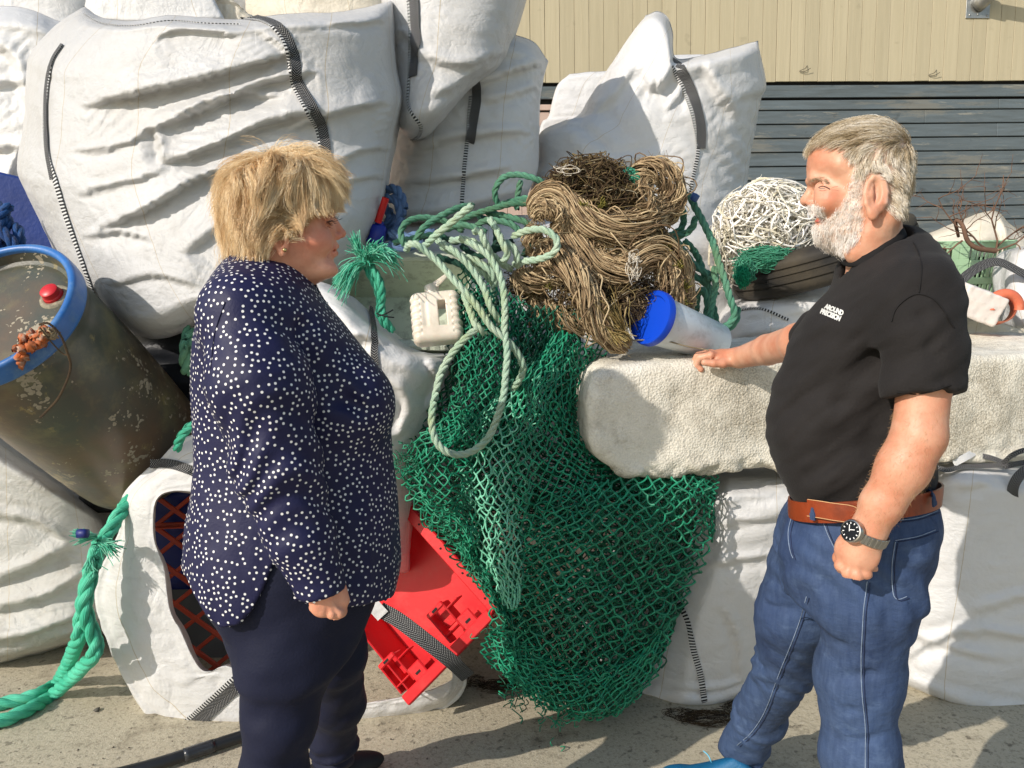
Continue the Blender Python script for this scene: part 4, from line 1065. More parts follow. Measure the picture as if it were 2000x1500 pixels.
# ---------------------------------------------------------------- white bucket with blue lid
bl = P(1276, 622, 2.205); ba = unit(np.array([.80, .46, -.32])); bRR = axes_from(ba, (0, 0, 1))
bk = empty("bucket", bl, "white plastic bucket with a bright blue lid lying behind the foam block", "bucket")
V, F = lathe([(.0735, -.002), (.078, .0), (.078, .016), (.0725, .018), (.070, .06), (.060, .26), (.054, .268), (0, .268)], 64, bl, bRR)
mesh("bucket_body", V, F, m_plain("white_plastic", rgb((208, 218, 224)), .35, .08, 5, .0004, dirt=rgb((120, 120, 112)), dirtamt=.3, dscale=20), bk, sharp=35)
V, F = lathe([(0, -.008), (.062, -.008), (.066, -.013), (.079, -.013), (.0815, -.008), (.0815, .008), (.079, .010)], 64, bl, bRR)
mesh("lid", V, F, m_plain("blue_lid", rgb((8, 66, 190)), .38, .12, 6, .0004), bk, sharp=35)
# little printed mark on the bucket's side
mk = []
for k, (a, r_) in enumerate([(0, .012), (1.2, .012), (2.4, .012), (3.6, .011), (4.8, .012)]):
    pass

# ---------------------------------------------------------------- tyre
MTY = NT("tyre_rubber"); _g = MTY.noise(3, 5, .6)
_c = MTY.mix(MTY.ramp(_g, [(.4, 0.0), (.65, 1.0)]), rgb((34, 33, 32)), rgb((74, 66, 52))); MTY.set(col=_c, rough=.72, spec=.35, nrm=MTY.bump(MTY.noise(50, 4, .6), .0015)); MTY = MTY.m
a0, a1 = P(1452, 556, 2.92), P(1752, 448, 3.05); tyc = (a0+a1)/2; lx = unit(a1-a0); tz = unit(np.array([-.25, .0, 1.0])); tz = unit(tz-lx*np.dot(tz, lx)); TR = axes_from(tz, lx)
rad = np.linalg.norm(a1-a0)/2
pf = [(.60, -.062), (.66, -.072), (.80, -.078), (.93, -.070), (.985, -.056), (1.0, -.045), (1.0, -.031), (.985, -.030), (.985, -.024), (1.003, -.023), (1.005, -.006), (.99, -.005), (.99, .005), (1.005, .006),
      (1.003, .023), (.985, .024), (.985, .030), (1.0, .031), (1.0, .045), (.985, .056), (.93, .070), (.80, .078), (.66, .072), (.60, .062), (.62, .05), (.90, .045), (.90, -.045), (.62, -.05), (.60, -.062)]
V, F = lathe([(r*rad, z) for r, z in pf], 96, tyc, TR)
ty = mesh("tyre", V, F, MTY, sharp=35); tag(ty, "worn black rubber tyre lying behind the man's beard and shoulder", "tyre"); recentre(ty, tyc)

# ---------------------------------------------------------------- crates
def frame_from(C, e1, e2):
    x = unit(e1); z = unit(np.cross(e1, e2)); y = np.cross(z, x); return np.stack([x, y, z], 1)
# red fish box, tipped, seen from its open side
A, C, D = P(783, 985, 2.42), P(964, 1188, 2.26), P(742, 1352, 2.31)
e1, e2 = A-C, D-C; RF = frame_from(C, e1, e2)
if RF[1, 2] > 0: RF[:, 2] *= -1
ey = unit(e2-RF[:, 0]*np.dot(e2, RF[:, 0])); RF = np.stack([unit(e1), ey, unit(np.cross(unit(e1), ey))], 1)
nz = RF[:, 2] if RF[1, 2] < 0 else -RF[:, 2]
W1, W2 = .62, .41
def rb(parts, c, s, bev=.004):
    """c=(a along top edge, b along lower edge, h towards us) centre; sizes the same"""
    R3 = np.stack([RF[:, 0], RF[:, 1], nz], 1); V, F = box(C+R3 @ np.array(c), s, R3, bev); parts.append((V, F))
MR = m_plain("red_plastic", rgb((214, 32, 40)), .42, .16, 5, .0006, sss=.05, dirt=rgb((196, 80, 76)), dirtamt=.35, dscale=11)
red = empty("red_fish_box", C, "bright red plastic fish box with flanged rim lying in the open bag's mouth", "fish box")
pt = []; rb(pt, (W1/2, W2/2, -.175), (W1, W2, .006)); rb(pt, (W1/2, .012, -.09), (W1, .006, .17)); rb(pt, (.012, W2/2, -.09), (.006, W2, .17)); rb(pt, (W1/2, W2-.01, -.09), (W1, .006, .17))
V, F = merge_poly(pt); mesh("box_shell", V, F, MR, red, True, sharp=30)
pt = []; rb(pt, (W1/2-.01, -.002, 0), (W1, .040, .007)); rb(pt, (W1/2-.01, -.020, -.012), (W1, .005, .026)); rb(pt, (-.004, W2/2+.018, .001), (.036, W2, .007)); rb(pt, (-.021, W2/2+.018, -.012), (.005, W2, .026))
V, F = merge_poly(pt); fl = mesh("flange", V, F, MR, red, True, sharp=30)
R3 = np.stack([RF[:, 0], RF[:, 1], nz], 1)
for k in range(5):
    V, F = lathe([(0, .0008), (.0035, .0008), (.0035, 0)], 12, C+R3 @ np.array([.04+.105*k, -.002, .0045]), axes_from(nz)); mesh("drain_hole", V, F, mbk, fl)
for k, b0 in enumerate((.06, .30)):
    pt = []
    rb(pt, (.075, b0+.06, -.030), (.11, .006, .055)); rb(pt, (.075, b0+.125, -.030), (.11, .006, .055)); rb(pt, (.045, b0+.092, -.030), (.006, .060, .055)); rb(pt, (.095, b0+.092, -.05), (.07, .058, .006))
    rb(pt, (.128, b0+.092, -.006), (.018, .072, .012)); rb(pt, (.03, b0+.03, -.004), (.06, .055, .008)); rb(pt, (.105, b0+.035, -.03), (.006, .05, .05))
    V, F = merge_poly(pt); h = mesh("stacking_lug", V, F, MR, red, True, sharp=30)
    V, F = box(C+R3 @ np.array([.03, b0+.03, .0008]), (.008, .020, .0012), R3, .0004); mesh("slot", V, F, mbk, h, False)
    V, F = box(C+R3 @ np.array([.128, b0+.092, .0006]), (.008, .022, .0012), R3, .0004); mesh("slot", V, F, mbk, h, False)
# strap lying across the red box
def free_strap(name, pts, w, label, cat, nrm=(0, -1, .35), mat=None, parent=None, n=None):
    c = catmull(PP(pts), n or 50); V, F, uv = ribbon(c, np.repeat(np.array(nrm, float)[None], len(c), 0)+.25*np.stack([perlin(c*6), 0*c[:, 0], perlin(c*6+5)], 1), w, .002)
    o = mesh(name, V, F, mat or M_STRAP, parent, uv=uv, sharp=40)
    if parent is None: tag(o, label, cat)
    return o
free_strap("lifting_loop", [(742, 1190, 2.20), (780, 1212, 2.18), (830, 1250, 2.16), (880, 1290, 2.17), (914, 1322, 2.24)], .045, None, None, parent=bagH["o"])
free_strap("loop_sleeve", [(716, 1160, 2.20), (728, 1180, 2.19), (748, 1203, 2.182)], .040, None, None, mat=M_BAG, parent=bagH["o"])
# orange lattice crate
LA, LB, LC = P(300, 1005, 2.62), P(420, 1000, 2.62), P(420, 1330, 2.50)
MO = m_plain("orange_crate_plastic", rgb((176, 62, 32)), .45, .2, 6, .0006, dirt=rgb((100, 40, 24)), dirtamt=.4)
lx_, lz_ = unit(LB-LA), unit(LA-P(300, 1330, 2.50)); ln = np.cross(lx_, lz_); LR = np.stack([lx_, ln, lz_], 1)
org = empty("lattice_crate", P(400, 1330, 2.55), "orange brown plastic crate with a diagonal lattice, inside the open bag's mouth", "crate")
cl = P(400, 1160, 2.60); pt = []
def lat(parts, c, s, a=0, bev=.002):
    ca, sa = math.cos(a), math.sin(a); Q = LR @ np.array([[ca, 0, -sa], [0, 1, 0], [sa, 0, ca]]); V, F = box(cl+LR @ np.array(c), s, Q, bev); parts.append((V, F))
for k in range(-3, 4):
    lat(pt, (.0, 0, k*.11), (.44, .010, .017), math.radians(-37)); lat(pt, (.0, -.003, k*.11+.05), (.44, .012, .015), math.radians(37))
lat(pt, (0, -.006, .245), (.34, .02, .022)); lat(pt, (0, .02, .24), (.34, .03, .006))
V, F = merge_poly(pt)
Q = (V-cl) @ LR; keep = {i for i in range(len(V)) if abs(Q[i, 0]) < .30 and -.32 < Q[i, 2] < .26}
mesh("lattice", V, F, MO, org, False)
gb = P(420, 1200, 2.86); V, F = box(gb, (.42, .05, .50), LR, .01); pt = [(V, F)]
for k in range(-4, 5): pt.append(box(gb+LR @ np.array([k*.045, -.03, 0]), (.012, .02, .46), LR, .003))
V, F = merge_poly(pt); cr = mesh("grey_crate", V, F, m_plain("grey_crate_plastic", rgb((92, 96, 98)), .5, .3, 5, .001), None, False); tag(cr, "grey ribbed plastic crate deep in the bag behind the orange lattice", "crate")
bs = bag("blue_sheet", [(280, 1150), (282, 1060), (300, 955)], [(470, 1150), (470, 1060), (450, 940)], [(280, 1150), (470, 1150)], [(300, 955), (380, 945), (450, 940)], 2.74, 2.74, .04,
    m_plain("blue_sheet_plastic", rgb((16, 34, 110)), .45, .2, 5, .001), "dark blue plastic sheet folded above the orange lattice crate", "sheet", None, nr=14, nc=16, ex=.05, seed=41)
# green basket at the right, upside down with slots
MG = m_plain("mint_plastic", rgb((164, 198, 160)), .45, .14, 6, .0006, dirt=rgb((120, 140, 110)), dirtamt=.3)
gc = P(1890, 530, 3.2); gy_ = math.radians(38); gr = empty("green_crate", gc, "mint green slotted plastic crate lying upside down at the right under bare twigs", "crate")
def gface(c, ang, w, h, rows, nslots, name):
    R_ = np.array([[math.cos(ang), -math.sin(ang), 0], [math.sin(ang), math.cos(ang), 0], [0, 0, 1.0]]); Rt = R_ @ np.array([[1, 0, 0], [0, math.cos(.16), -math.sin(.16)], [0, math.sin(.16), math.cos(.16)]])
    parts = []; zs = np.linspace(h/2, -h/2, 2*rows+2)
    def bb(x, z, sx, sz, dy=0): parts.append(box(c+Rt @ np.array([x, dy, z]), (sx, .006, sz), Rt, .0015))
    band = h/(rows*2.6+1); slot = (h-band*(rows+1))/rows; z = h/2
    for r_ in range(rows+1):
        bb(0, z-band/2, w, band); z -= band
        if r_ == rows: break
        m = .09*w; bb(-w/2+m/2, z-slot/2, m, slot, .0005); bb(w/2-m/2, z-slot/2, m, slot, .0005)
        n = nslots; ww = w-2*m
        for k in range(n+1):
            if k % (n//2+1) == n//2: bb(-ww/2+ww*(k+.5)/(n+1), z-slot/2, ww/(n+1)*.95, slot, .0005)
            else: bb(-ww/2+ww*(k+.5)/(n+1), z-slot/2, ww/(n+1)*.42, slot, .0005)
        z -= slot
    bb(0, -h/2+.004, w+.02, .03, -.012)
    V, F = merge_poly(parts); return mesh(name, V, F, MG, gr, True, sharp=30)
hgt = .25; w1, w2 = .42, .30
a1_, a2_ = math.radians(-14), math.radians(28)
gface(gc+np.array([-w1/2*math.cos(a1_), -w1/2*math.sin(a1_), 0]), a1_, w1, hgt, 3, 11, "slotted_side")
gface(gc+np.array([w2/2*math.cos(a2_), w2/2*math.sin(a2_), -.004]), a2_, w2, hgt, 3, 7, "slotted_end")
V, F = box(gc+np.array([-.06, .17, hgt/2-.004]), (.52, .34, .008), None, .003); mesh("base", V, F, MG, gr, True, sharp=30)
V, F = box(gc+np.array([-.06, .20, -.03]), (.42, .22, .18), None, .02); mesh("black_filler", V, F, mbk, gr, True, sharp=30)  # black box filling the crate behind its slots
# foam offcut and orange buoy
V, F = snets(lambda p: (lambda q: np.linalg.norm(np.maximum(np.abs(q)-np.array([.070, .06, .045]), 0), axis=1)+np.minimum((np.abs(q)-np.array([.070, .06, .045])).max(1), 0)-.008+.003*fbm(p*30, 3))(
    (p-P(1900, 590, 2.75)) @ axes_from((.35, -.2, .9), (1, 0, -.35))), P(1900, 590, 2.75)-.16, P(1900, 590, 2.75)+.16, .006)
o = mesh("foam_offcut", V, F, m_plain("white_foam", rgb((224, 214, 206)), .75, .1, 8, .002)); tag(o, "small wedge of white foam behind the man's shoulder, left of the orange buoy", "foam piece"); recentre(o, P(1900, 590, 2.75))
bo = P(1962, 603, 2.7); V, F = lathe([(.055, .10), (.050, 0), (.045, -.01), (.046, .02), (.048, .1)], 40, bo+np.array([0, .02, 0]), axes_from((.35, .9, -.1)))
pt = [(V, F)]
V, F = tube(catmull([bo+np.array([.052*math.cos(a), .0, .052*math.sin(a)]) for a in np.linspace(math.pi*1.02, -.1, 12)], 30), np.linspace(.020, .016, 30), 14); pt.append((V, F))
V, F = merge_poly(pt); o = mesh("orange_float", V, F, m_plain("orange_float_plastic", rgb((214, 112, 80)), .55, .3, 12, .001, dirt=rgb((226, 160, 136)), dirtamt=.8), None, True, sharp=40); tag(o, "faded orange hollow float lying just behind the foam block at the right edge", "float"); recentre(o, bo)
# blue tub and red pipe pieces
o = tag(mesh("blue_tub", *box(P(85, 455, 2.95), (.34, .12, .36), axes_from((.25, .1, 1), (1, .2, 0)), .008), m_plain("royal_blue_plastic", rgb((8, 48, 124)), .5, .3, 4, .002), smooth=False), "royal blue plastic tub wedged behind the drum's blue ring at the left", "tub")
pt = [box(P(722, 448, 2.66), (.07, .05, .085), axes_from((.5, .1, .86), (1, 0, -.5)), .004), box(P(738, 458, 2.64), (.05, .06, .06), axes_from((.2, .1, .96), (1, 0, -.8)), .004)]
V, F = merge_poly(pt); tag(mesh("blue_plastic_piece", V, F, m_plain("deep_blue_plastic", rgb((8, 34, 140)), .42, .2, 5, .001)), "angular dark blue plastic piece beside the woman's face, above the frayed turquoise rope", "plastic piece")
V, F = lathe([(.0085, 0), (.012, 0), (.012, .085), (.0085, .085), (.0085, 0)], 24, P(738, 434, 2.62), axes_from(unit(np.array([.38, -.2, .9]))))
tag(mesh("red_tube", V, F, m_plain("red_tube_plastic", rgb((206, 30, 28)), .4, .1, 5, 0), sharp=40), "short red plastic tube sticking up beside the blue piece near the woman's face", "tube")
# black pipe on the ground
c = np.array([G(200, 1520, .02), G(300, 1494, .02), G(400, 1462, .02), G(500, 1430, .02), G(600, 1405, .02), G(700, 1385, .02)])
V, F = tube(catmull(c, 60), .019, 20); pipe = mesh("pipe", V, F, m_plain("black_pipe_rubber", (.014, .015, .017), .38, .3, 9, .0008)); tag(pipe, "black plastic pipe lying on the concrete in front of the tipped bag", "pipe"); recentre(pipe, c[2])
V, F = tube(catmull(c, 60)[17:25], .0205, 20); mesh("tape_wrap", V, F, m_plain("dark_tape", (.03, .032, .036), .2, .3, 30, .002), pipe)

# ---------------------------------------------------------------- twigs
def twig(p, d, L, r, dep, out, rs):
    n = 7; pts = [p]; dd = d
    for k in range(n): dd = unit(dd+rs.normal(size=3)*.16+np.array([0, 0, .02])); pts.append(pts[-1]+dd*L/n)
    out.append((np.array(pts), r))
    if dep > 0:
        for k in (2, 3, 4, 5, 6, 7):
            if rs.rand() < .8: twig(pts[k], unit(dd+rs.normal(size=3)*.9), L*rs.uniform(.35, .6), r*.58, dep-1, out, rs)
rs = np.random.RandomState(12); out = []
for (u, v, d, L) in ((1945, 492, (-.05, 0, 1), .30), (1940, 490, (.8, -.1, .75), .26), (1930, 488, (-.9, 0, .45), .30), (1880, 470, (-.5, 0, -.6), .18), (1890, 470, (-.3, 0, .9), .14), (1945, 490, (.9, 0, .3), .26)):
    twig(P(u, v, 3.05), unit(np.array(d, float)), L, .0042, 2, out, rs)
V, F, _ = merge([strands(p[None], np.linspace(r, r*.4, len(p))[None], 5) for p, r in out])
br = mesh("dry_branch", V, F, m_plain("bark", rgb((112, 84, 66)), .85, .4, 30, .001)); tag(br, "bare tangled brown branch lying on the mint green crate at the right", "branch"); recentre(br, P(1945, 492, 3.05))
c = catmull(PP([(1872, 462, 3.1), (1866, 430, 3.05), (1880, 440, 3.03), (1890, 470, 3.02), (1910, 485, 3.02), (1945, 490, 3.03)]), 24); V, F = strands(c[None], np.linspace(.006, .011, 24)[None], 7); mesh("bark_strip", V, F, br.data.materials[0], br)
# straps at the right edge
free_strap("lifting_loop", [(1852, 578, 2.8), (1880, 545, 2.82), (1915, 520, 2.85), (1950, 512, 2.86), (1990, 530, 2.86), (2040, 556, 2.86)], .034, None, None, (0, -1, .5), parent=bagR2["o"])
for pts in ([(1826, 902, 2.36), (1850, 900, 2.36), (1872, 898, 2.37), (1900, 890, 2.38), (1930, 893, 2.36), (1958, 903, 2.35)], [(1826, 912, 2.35), (1850, 918, 2.34), (1875, 912, 2.35), (1920, 910, 2.35), (1960, 908, 2.34)],
            [(1958, 905, 2.34), (1975, 890, 2.33), (1998, 880, 2.33), (2030, 876, 2.34)], [(1960, 912, 2.33), (1990, 905, 2.32), (2030, 900, 2.33)], [(1940, 880, 2.42), (1965, 884, 2.4), (1985, 890, 2.38)]):
    free_strap("tied_strap", pts, .016, None, None, (.2, -1, .3), parent=bagK["o"], n=30)
free_strap("lifting_loop", [(2030, 905, 2.31), (1995, 925, 2.29), (1978, 955, 2.30), (1985, 990, 2.33), (2020, 1010, 2.34), (2060, 1012, 2.35)], .030, None, None, (-.4, -1, .2), parent=bagK["o"], n=40)
free_strap("cloth_twist", [(1862, 905, 2.35), (1885, 893, 2.35), (1905, 880, 2.37), (1890, 875, 2.39)], .022, None, None, (.2, -1, .3), M_BAG, bagK["o"], 24)
# ---------------------------------------------------------------- ropes
M_RP = m_rope("pale_green_rope", rgb((214, 234, 206)), rgb((178, 218, 190)), dirt=rgb((196, 200, 136)), dirtamt=.55)
M_RG = m_rope("green_rope", rgb((112, 172, 142)), rgb((78, 144, 114)), dirt=rgb((120, 140, 96)), dirtamt=.4)
M_RD = m_rope("dark_green_rope", rgb((40, 92, 72)), rgb((30, 74, 60)))
M_RT = m_rope("turquoise_rope", rgb((96, 208, 172)), rgb((56, 176, 140)), .5)
M_RB = m_rope("blue_grey_rope", rgb((110, 140, 178)), rgb((80, 106, 146)))
M_RB2 = m_rope("strong_blue_rope", rgb((16, 84, 150)), rgb((10, 54, 110)))
def rope_thing(name, paths, R, mat, label, cat="rope", seed=0, wob=.0, k=7):
    """one coil of rope: several visible runs of the same piece, in one mesh"""
    pr = []
    for i, pth in enumerate(paths):
        pts = PP(pth) if not isinstance(pth, np.ndarray) else pth
        pr.append(rope(pts, R, seed=seed+i*1.7, wob=wob, k=k))
    V, F, uv = merge(pr); o = mesh(name, V, F, mat, uv=uv); tag(o, label, cat); recentre(o, V.mean(0)); return o
Y = 2.22
rope_thing("coiled_rope", [
    [(922, 400, Y-.06), (890, 426, Y-.05), (860, 452, Y-.04), (834, 476, Y), (820, 486, Y+.06)],
    [(792, 490, Y+.05), (800, 478, Y), (816, 477, Y-.02), (835, 492, Y-.02), (862, 518, Y-.03), (900, 562, Y-.06), (935, 602, Y-.09), (960, 640, Y-.10), (992, 668, Y-.10), (1012, 695, Y-.09), (1020, 722, Y-.08), (1012, 748, Y-.06), (1000, 765, Y)],
    [(850, 470, Y+.03), (868, 478, Y), (890, 492, Y-.02), (918, 520, Y-.03), (944, 560, Y-.05), (962, 606, Y-.07), (976, 632, Y-.05), (974, 660, Y)],
    [(898, 464, Y), (925, 478, Y-.02), (960, 505, Y-.04), (980, 545, Y-.06), (988, 600, Y-.08), (986, 650, Y-.10), (990, 700, Y-.12), (986, 760, Y-.14), (972, 815, Y-.15), (952, 856, Y-.16), (922, 882, Y-.16), (890, 888, Y-.16), (862, 872, Y-.16), (848, 842, Y-.15), (845, 800, Y-.14), (856, 742, Y-.12), (882, 690, Y-.10), (912, 655, Y-.10), (936, 636, Y-.09)],
    [(905, 574, Y), (915, 600, Y-.05), (925, 626, Y-.08), (934, 640, Y-.10), (950, 652, Y-.08)],
    [(1000, 462, Y+.02), (1030, 450, Y-.02), (1064, 449, Y-.04), (1086, 466, Y-.05), (1084, 490, Y-.05), (1055, 506, Y-.03), (1000, 518, Y+.03)],
    [(955, 425, Y+.03), (968, 452, Y), (982, 476, Y-.02), (992, 496, Y-.02), (980, 512, Y)],
    [(985, 470, Y+.02), (1003, 484, Y), (1010, 505, Y), (1012, 520, Y+.03)],
    [(925, 452, Y+.02), (938, 448, Y-.01), (948, 470, Y-.02), (960, 498, Y), (962, 530, Y+.04)],
    [(860, 480, Y+.05), (900, 498, Y+.02), (935, 510, Y+.01), (962, 535, Y), (965, 570, Y+.02), (958, 610, Y), (948, 640, Y)],
    [(880, 470, Y+.06), (920, 472, Y+.03), (950, 490, Y+.02), (990, 520, Y+.03), (1000, 525, Y+.06)],
    [(896, 500, Y+.06), (940, 530, Y+.03), (968, 560, Y+.04)]],
    .0104, M_RP, "bleached pale green rope piled on the tub, with one long loop hanging over the net", wob=.006)
rope_thing("coiled_rope", [
    [(975, 408, 2.45), (967, 375, 2.44), (985, 347, 2.43), (1020, 342, 2.42), (1055, 356, 2.40), (1086, 384, 2.42)],
    [(870, 450, 2.36), (910, 425, 2.36), (955, 408, 2.35), (1005, 398, 2.34), (1060, 402, 2.34)],
    [(948, 415, 2.38), (990, 420, 2.36), (1030, 432, 2.34), (1042, 448, 2.34)],
    [(792, 482, 2.34), (785, 455, 2.35), (798, 432, 2.36), (830, 424, 2.37), (870, 432, 2.38), (905, 450, 2.36)],
    [(806, 482, 2.33), (822, 448, 2.33), (852, 424, 2.34), (892, 408, 2.36), (925, 402, 2.4)],
    [(930, 440, 2.36), (955, 430, 2.34), (1000, 440, 2.33), (1020, 462, 2.32)],
    [(840, 470, 2.34), (870, 448, 2.33), (910, 440, 2.32), (950, 455, 2.31)],
    [(980, 400, 2.48), (1020, 388, 2.46), (1070, 385, 2.44)],
    [(1015, 350, 2.5), (1012, 380, 2.5), (1010, 410, 2.48)]],
    .0100, M_RG, "darker green rope coiled behind the pale rope, one loop standing up against the white bag", wob=.006, seed=3)
rope_thing("coiled_rope", [
    [(770, 478, 2.5), (800, 470, 2.48), (850, 462, 2.46), (900, 472, 2.44)], [(900, 480, 2.42), (930, 500, 2.4), (960, 490, 2.4), (1000, 470, 2.42)],
    [(935, 420, 2.44), (965, 440, 2.42), (972, 470, 2.4), (960, 500, 2.4)], [(850, 500, 2.42), (900, 520, 2.4), (940, 560, 2.38)], [(1020, 500, 2.4), (1040, 470, 2.38), (1030, 440, 2.4)]],
    .0105, M_RD, "dark green rope in the shade at the bottom of the coil between tub and twine", wob=.01, seed=5)
rope_thing("green_rope_hank", [
    [(1300, 400, 2.50), (1322, 380, 2.46), (1346, 382, 2.44), (1358, 408, 2.42), (1376, 440, 2.40), (1392, 476, 2.38), (1402, 512, 2.36), (1416, 550, 2.34), (1428, 585, 2.33), (1434, 615, 2.33), (1418, 636, 2.33), (1398, 638, 2.34), (1386, 622, 2.35), (1390, 590, 2.36), (1396, 555, 2.37), (1392, 520, 2.39)],
    [(1358, 422, 2.46), (1352, 445, 2.46), (1335, 460, 2.47), (1308, 468, 2.5)], [(1330, 396, 2.47), (1336, 425, 2.48), (1328, 450, 2.49), (1300, 465, 2.5)],
    [(1318, 462, 2.50), (1335, 490, 2.48), (1360, 520, 2.46), (1385, 535, 2.44), (1388, 550, 2.42)], [(1320, 490, 2.5), (1345, 530, 2.48), (1375, 550, 2.46), (1400, 575, 2.42)],
    [(1356, 612, 2.44), (1362, 575, 2.43), (1374, 566, 2.42), (1380, 590, 2.42), (1376, 618, 2.42)], [(1336, 470, 2.52), (1362, 500, 2.5), (1378, 540, 2.47), (1392, 600, 2.40), (1400, 640, 2.38)],
    [(1440, 600, 2.36), (1436, 630, 2.35), (1410, 650, 2.36)]],
    .0112, m_rope("sea_green_rope", rgb((112, 176, 146)), rgb((78, 142, 114)), dirt=rgb((140, 160, 110)), dirtamt=.4), "sea green rope hanging in loops between the brown twine and the white strapping", "rope", seed=7, wob=.006)
V, F = lathe([(0, 0), (.010, 0), (.0125, .004), (.0125, .022), (0, .024)], 18, P(1353, 392, 2.40), axes_from((.4, -.3, .8))); tag(mesh("rope_end_cap", V, F, m_plain("blue_tape", rgb((52, 84, 140)), .5, .2, 9, .001)), "blue taped end of the sea green rope above the white strapping heap", "rope end")
o = rope_thing("green_rope_knot", [[(1216, 345, 2.36), (1224, 334, 2.33), (1240, 336, 2.32), (1246, 352, 2.32), (1232, 366, 2.33), (1240, 382, 2.34), (1252, 395, 2.36)], [(1222, 352, 2.34), (1238, 345, 2.31), (1250, 360, 2.32), (1242, 380, 2.33)]], .011, M_RT, "small turquoise rope knot on top of the brown twine bundle", seed=8)
# thick turquoise rope at the left
TP = [[(262, 968, 2.44), (240, 992, 2.40), (218, 1030, 2.36), (196, 1066, 2.33), (178, 1110, 2.31), (167, 1160, 2.30), (160, 1210, 2.30), (150, 1255, 2.31), (136, 1300, 2.32)],
      [(196, 1050, 2.34), (188, 1090, 2.30), (176, 1130, 2.28), (166, 1180, 2.27), (176, 1225, 2.28), (187, 1255, 2.29), (176, 1288, 2.30), (150, 1318, 2.31)]]
tail1 = [G(136, 1300, .04), G(115, 1328, .028), G(70, 1358, .026), (G(0, 1374, .026)), G(-60, 1380, .026)]
tail2 = [G(150, 1318, .03), G(110, 1352, .027), G(60, 1384, .026), G(0, 1410, .026), G(-60, 1420, .026)]
pth = [np.vstack([PP(TP[0])[:-1], tail1[1:]]), np.vstack([PP(TP[1])[:-1], tail2[1:]])]
tq = rope_thing("thick_rope", pth, .0235, M_RT, "thick turquoise rope hanging from under the drum and trailing over the concrete", seed=2, wob=.004, k=10)
MTF = m_fibre("turquoise_fibre", [(0, rgb((40, 160, 126))), (.5, rgb((84, 204, 166))), (1, rgb((150, 232, 200)))], .5, .4)
def tuft(c, d, n, L, spread, r, seed, droop=0.0):
    rs = np.random.RandomState(seed); S = []
    for k in range(n):
        dd = unit(np.array(d)+rs.normal(size=3)*spread); q = np.linspace(0, 1, 9)[:, None]; l = L*rs.uniform(.55, 1.1)
        p = np.array(c)+rs.normal(size=3)*.004+dd*q*l + rs.normal(size=3)*.12*l*q**2 + np.array([0, 0, -1.0])*droop*l*q**2
        p = p+.10*l*q*np.stack([perlin(p*40+k), perlin(p*40+k+5), perlin(p*40+k+9)], 1)*.6; S.append(p)
    return np.array(S)
S = np.concatenate([tuft(P(200, 1060, 2.28), (.9, -.3, -.1), 70, .06, .35, 0, 1, .2), tuft(P(185, 1048, 2.28), (-.8, -.3, .1), 70, .055, .2, 0, 2, .0), tuft(P(176, 1090, 2.27), (.1, -.5, -1), 40, .05, .3, 0, 3)])
fibre_mesh("frayed_strands", S, .0012, tq, MTF, 5)
V, F = lathe([(0, 0), (.013, 0), (.014, .01), (.014, .03), (0, .032)], 18, P(172, 1042, 2.25), axes_from((-.95, -.1, .05))); mesh("end_tape", V, F, m_plain("navy_tape", rgb((18, 34, 110)), .5, .2, 9, .001), tq)
S = tuft(P(158, 1040, 2.25), (-1, 0, .1), 40, .02, .3, 0, 7); fibre_mesh("frayed_strands", S, .0012, tq, MTF, 6)
# frayed turquoise rope by the tub
fr = rope_thing("frayed_rope", [[(712, 512, 2.22), (722, 535, 2.21), (736, 562, 2.21), (745, 600, 2.21), (752, 625, 2.215), (768, 648, 2.23)], [(722, 515, 2.215), (742, 550, 2.20), (746, 585, 2.205), (740, 612, 2.21), (756, 640, 2.22)]],
    .0115, M_RT, "turquoise rope with two frayed brush-like ends, hanging on the tub beside the woman's face", seed=4)
S = np.concatenate([tuft(P(716, 515, 2.2), (.35, -.1, 1), 260, .10, .34, 0, 11, .45), tuft(P(712, 516, 2.2), (-1, -.2, .25), 220, .080, .30, 0, 12, .9), tuft(P(735, 495, 2.2), (.7, -.1, .6), 150, .072, .34, 0, 13, .7), tuft(P(705, 500, 2.2), (-.25, -.1, 1), 60, .06, .10, 0, 14)])
fibre_mesh("frayed_strands", S, .0011, fr, MTF, 7)
V, F, uv = merge([rope(PP([(735, 612, 2.18), (752, 618, 2.17), (770, 620, 2.18)]), .002, k=5), rope(PP([(738, 618, 2.18), (755, 612, 2.17), (768, 605, 2.18)]), .002, k=5)]); mesh("black_tie", V, F, M_STRAP, fr)
# blue ropes
rope_thing("blue_rope", [[(750, 470, 2.72), (770, 440, 2.70), (788, 405, 2.72), (775, 372, 2.76), (752, 368, 2.8)], [(752, 385, 2.76), (775, 395, 2.72), (780, 430, 2.70), (765, 470, 2.66)], [(762, 455, 2.62), (800, 462, 2.58), (850, 455, 2.56)],
    [(755, 478, 2.6), (790, 482, 2.56), (830, 472, 2.54)], [(748, 400, 2.8), (765, 420, 2.74), (750, 450, 2.72)]], .017, M_RB, "blue grey rope bunched between the huge strapped bag and the green rope coil", seed=9, wob=.008)
rope_thing("blue_rope", [[(-10, 395, 2.62), (15, 430, 2.6), (5, 470, 2.58), (20, 510, 2.56), (10, 545, 2.56)], [(20, 400, 2.6), (0, 435, 2.57), (25, 470, 2.55), (35, 500, 2.56), (20, 540, 2.55)], [(-30, 420, 2.6), (-5, 460, 2.56), (-15, 500, 2.56), (0, 540, 2.55)], [(30, 440, 2.6), (38, 470, 2.58), (25, 520, 2.57)]],
    .018, M_RB2, "strong blue rope hanging at the left edge above the drum", seed=10, wob=.01)
rope_thing("teal_rope_end", [[(372, 640, 2.5), (364, 670, 2.46), (362, 700, 2.45), (366, 730, 2.48)]], .020, M_RG, "short piece of teal rope showing behind the woman's back", seed=11)
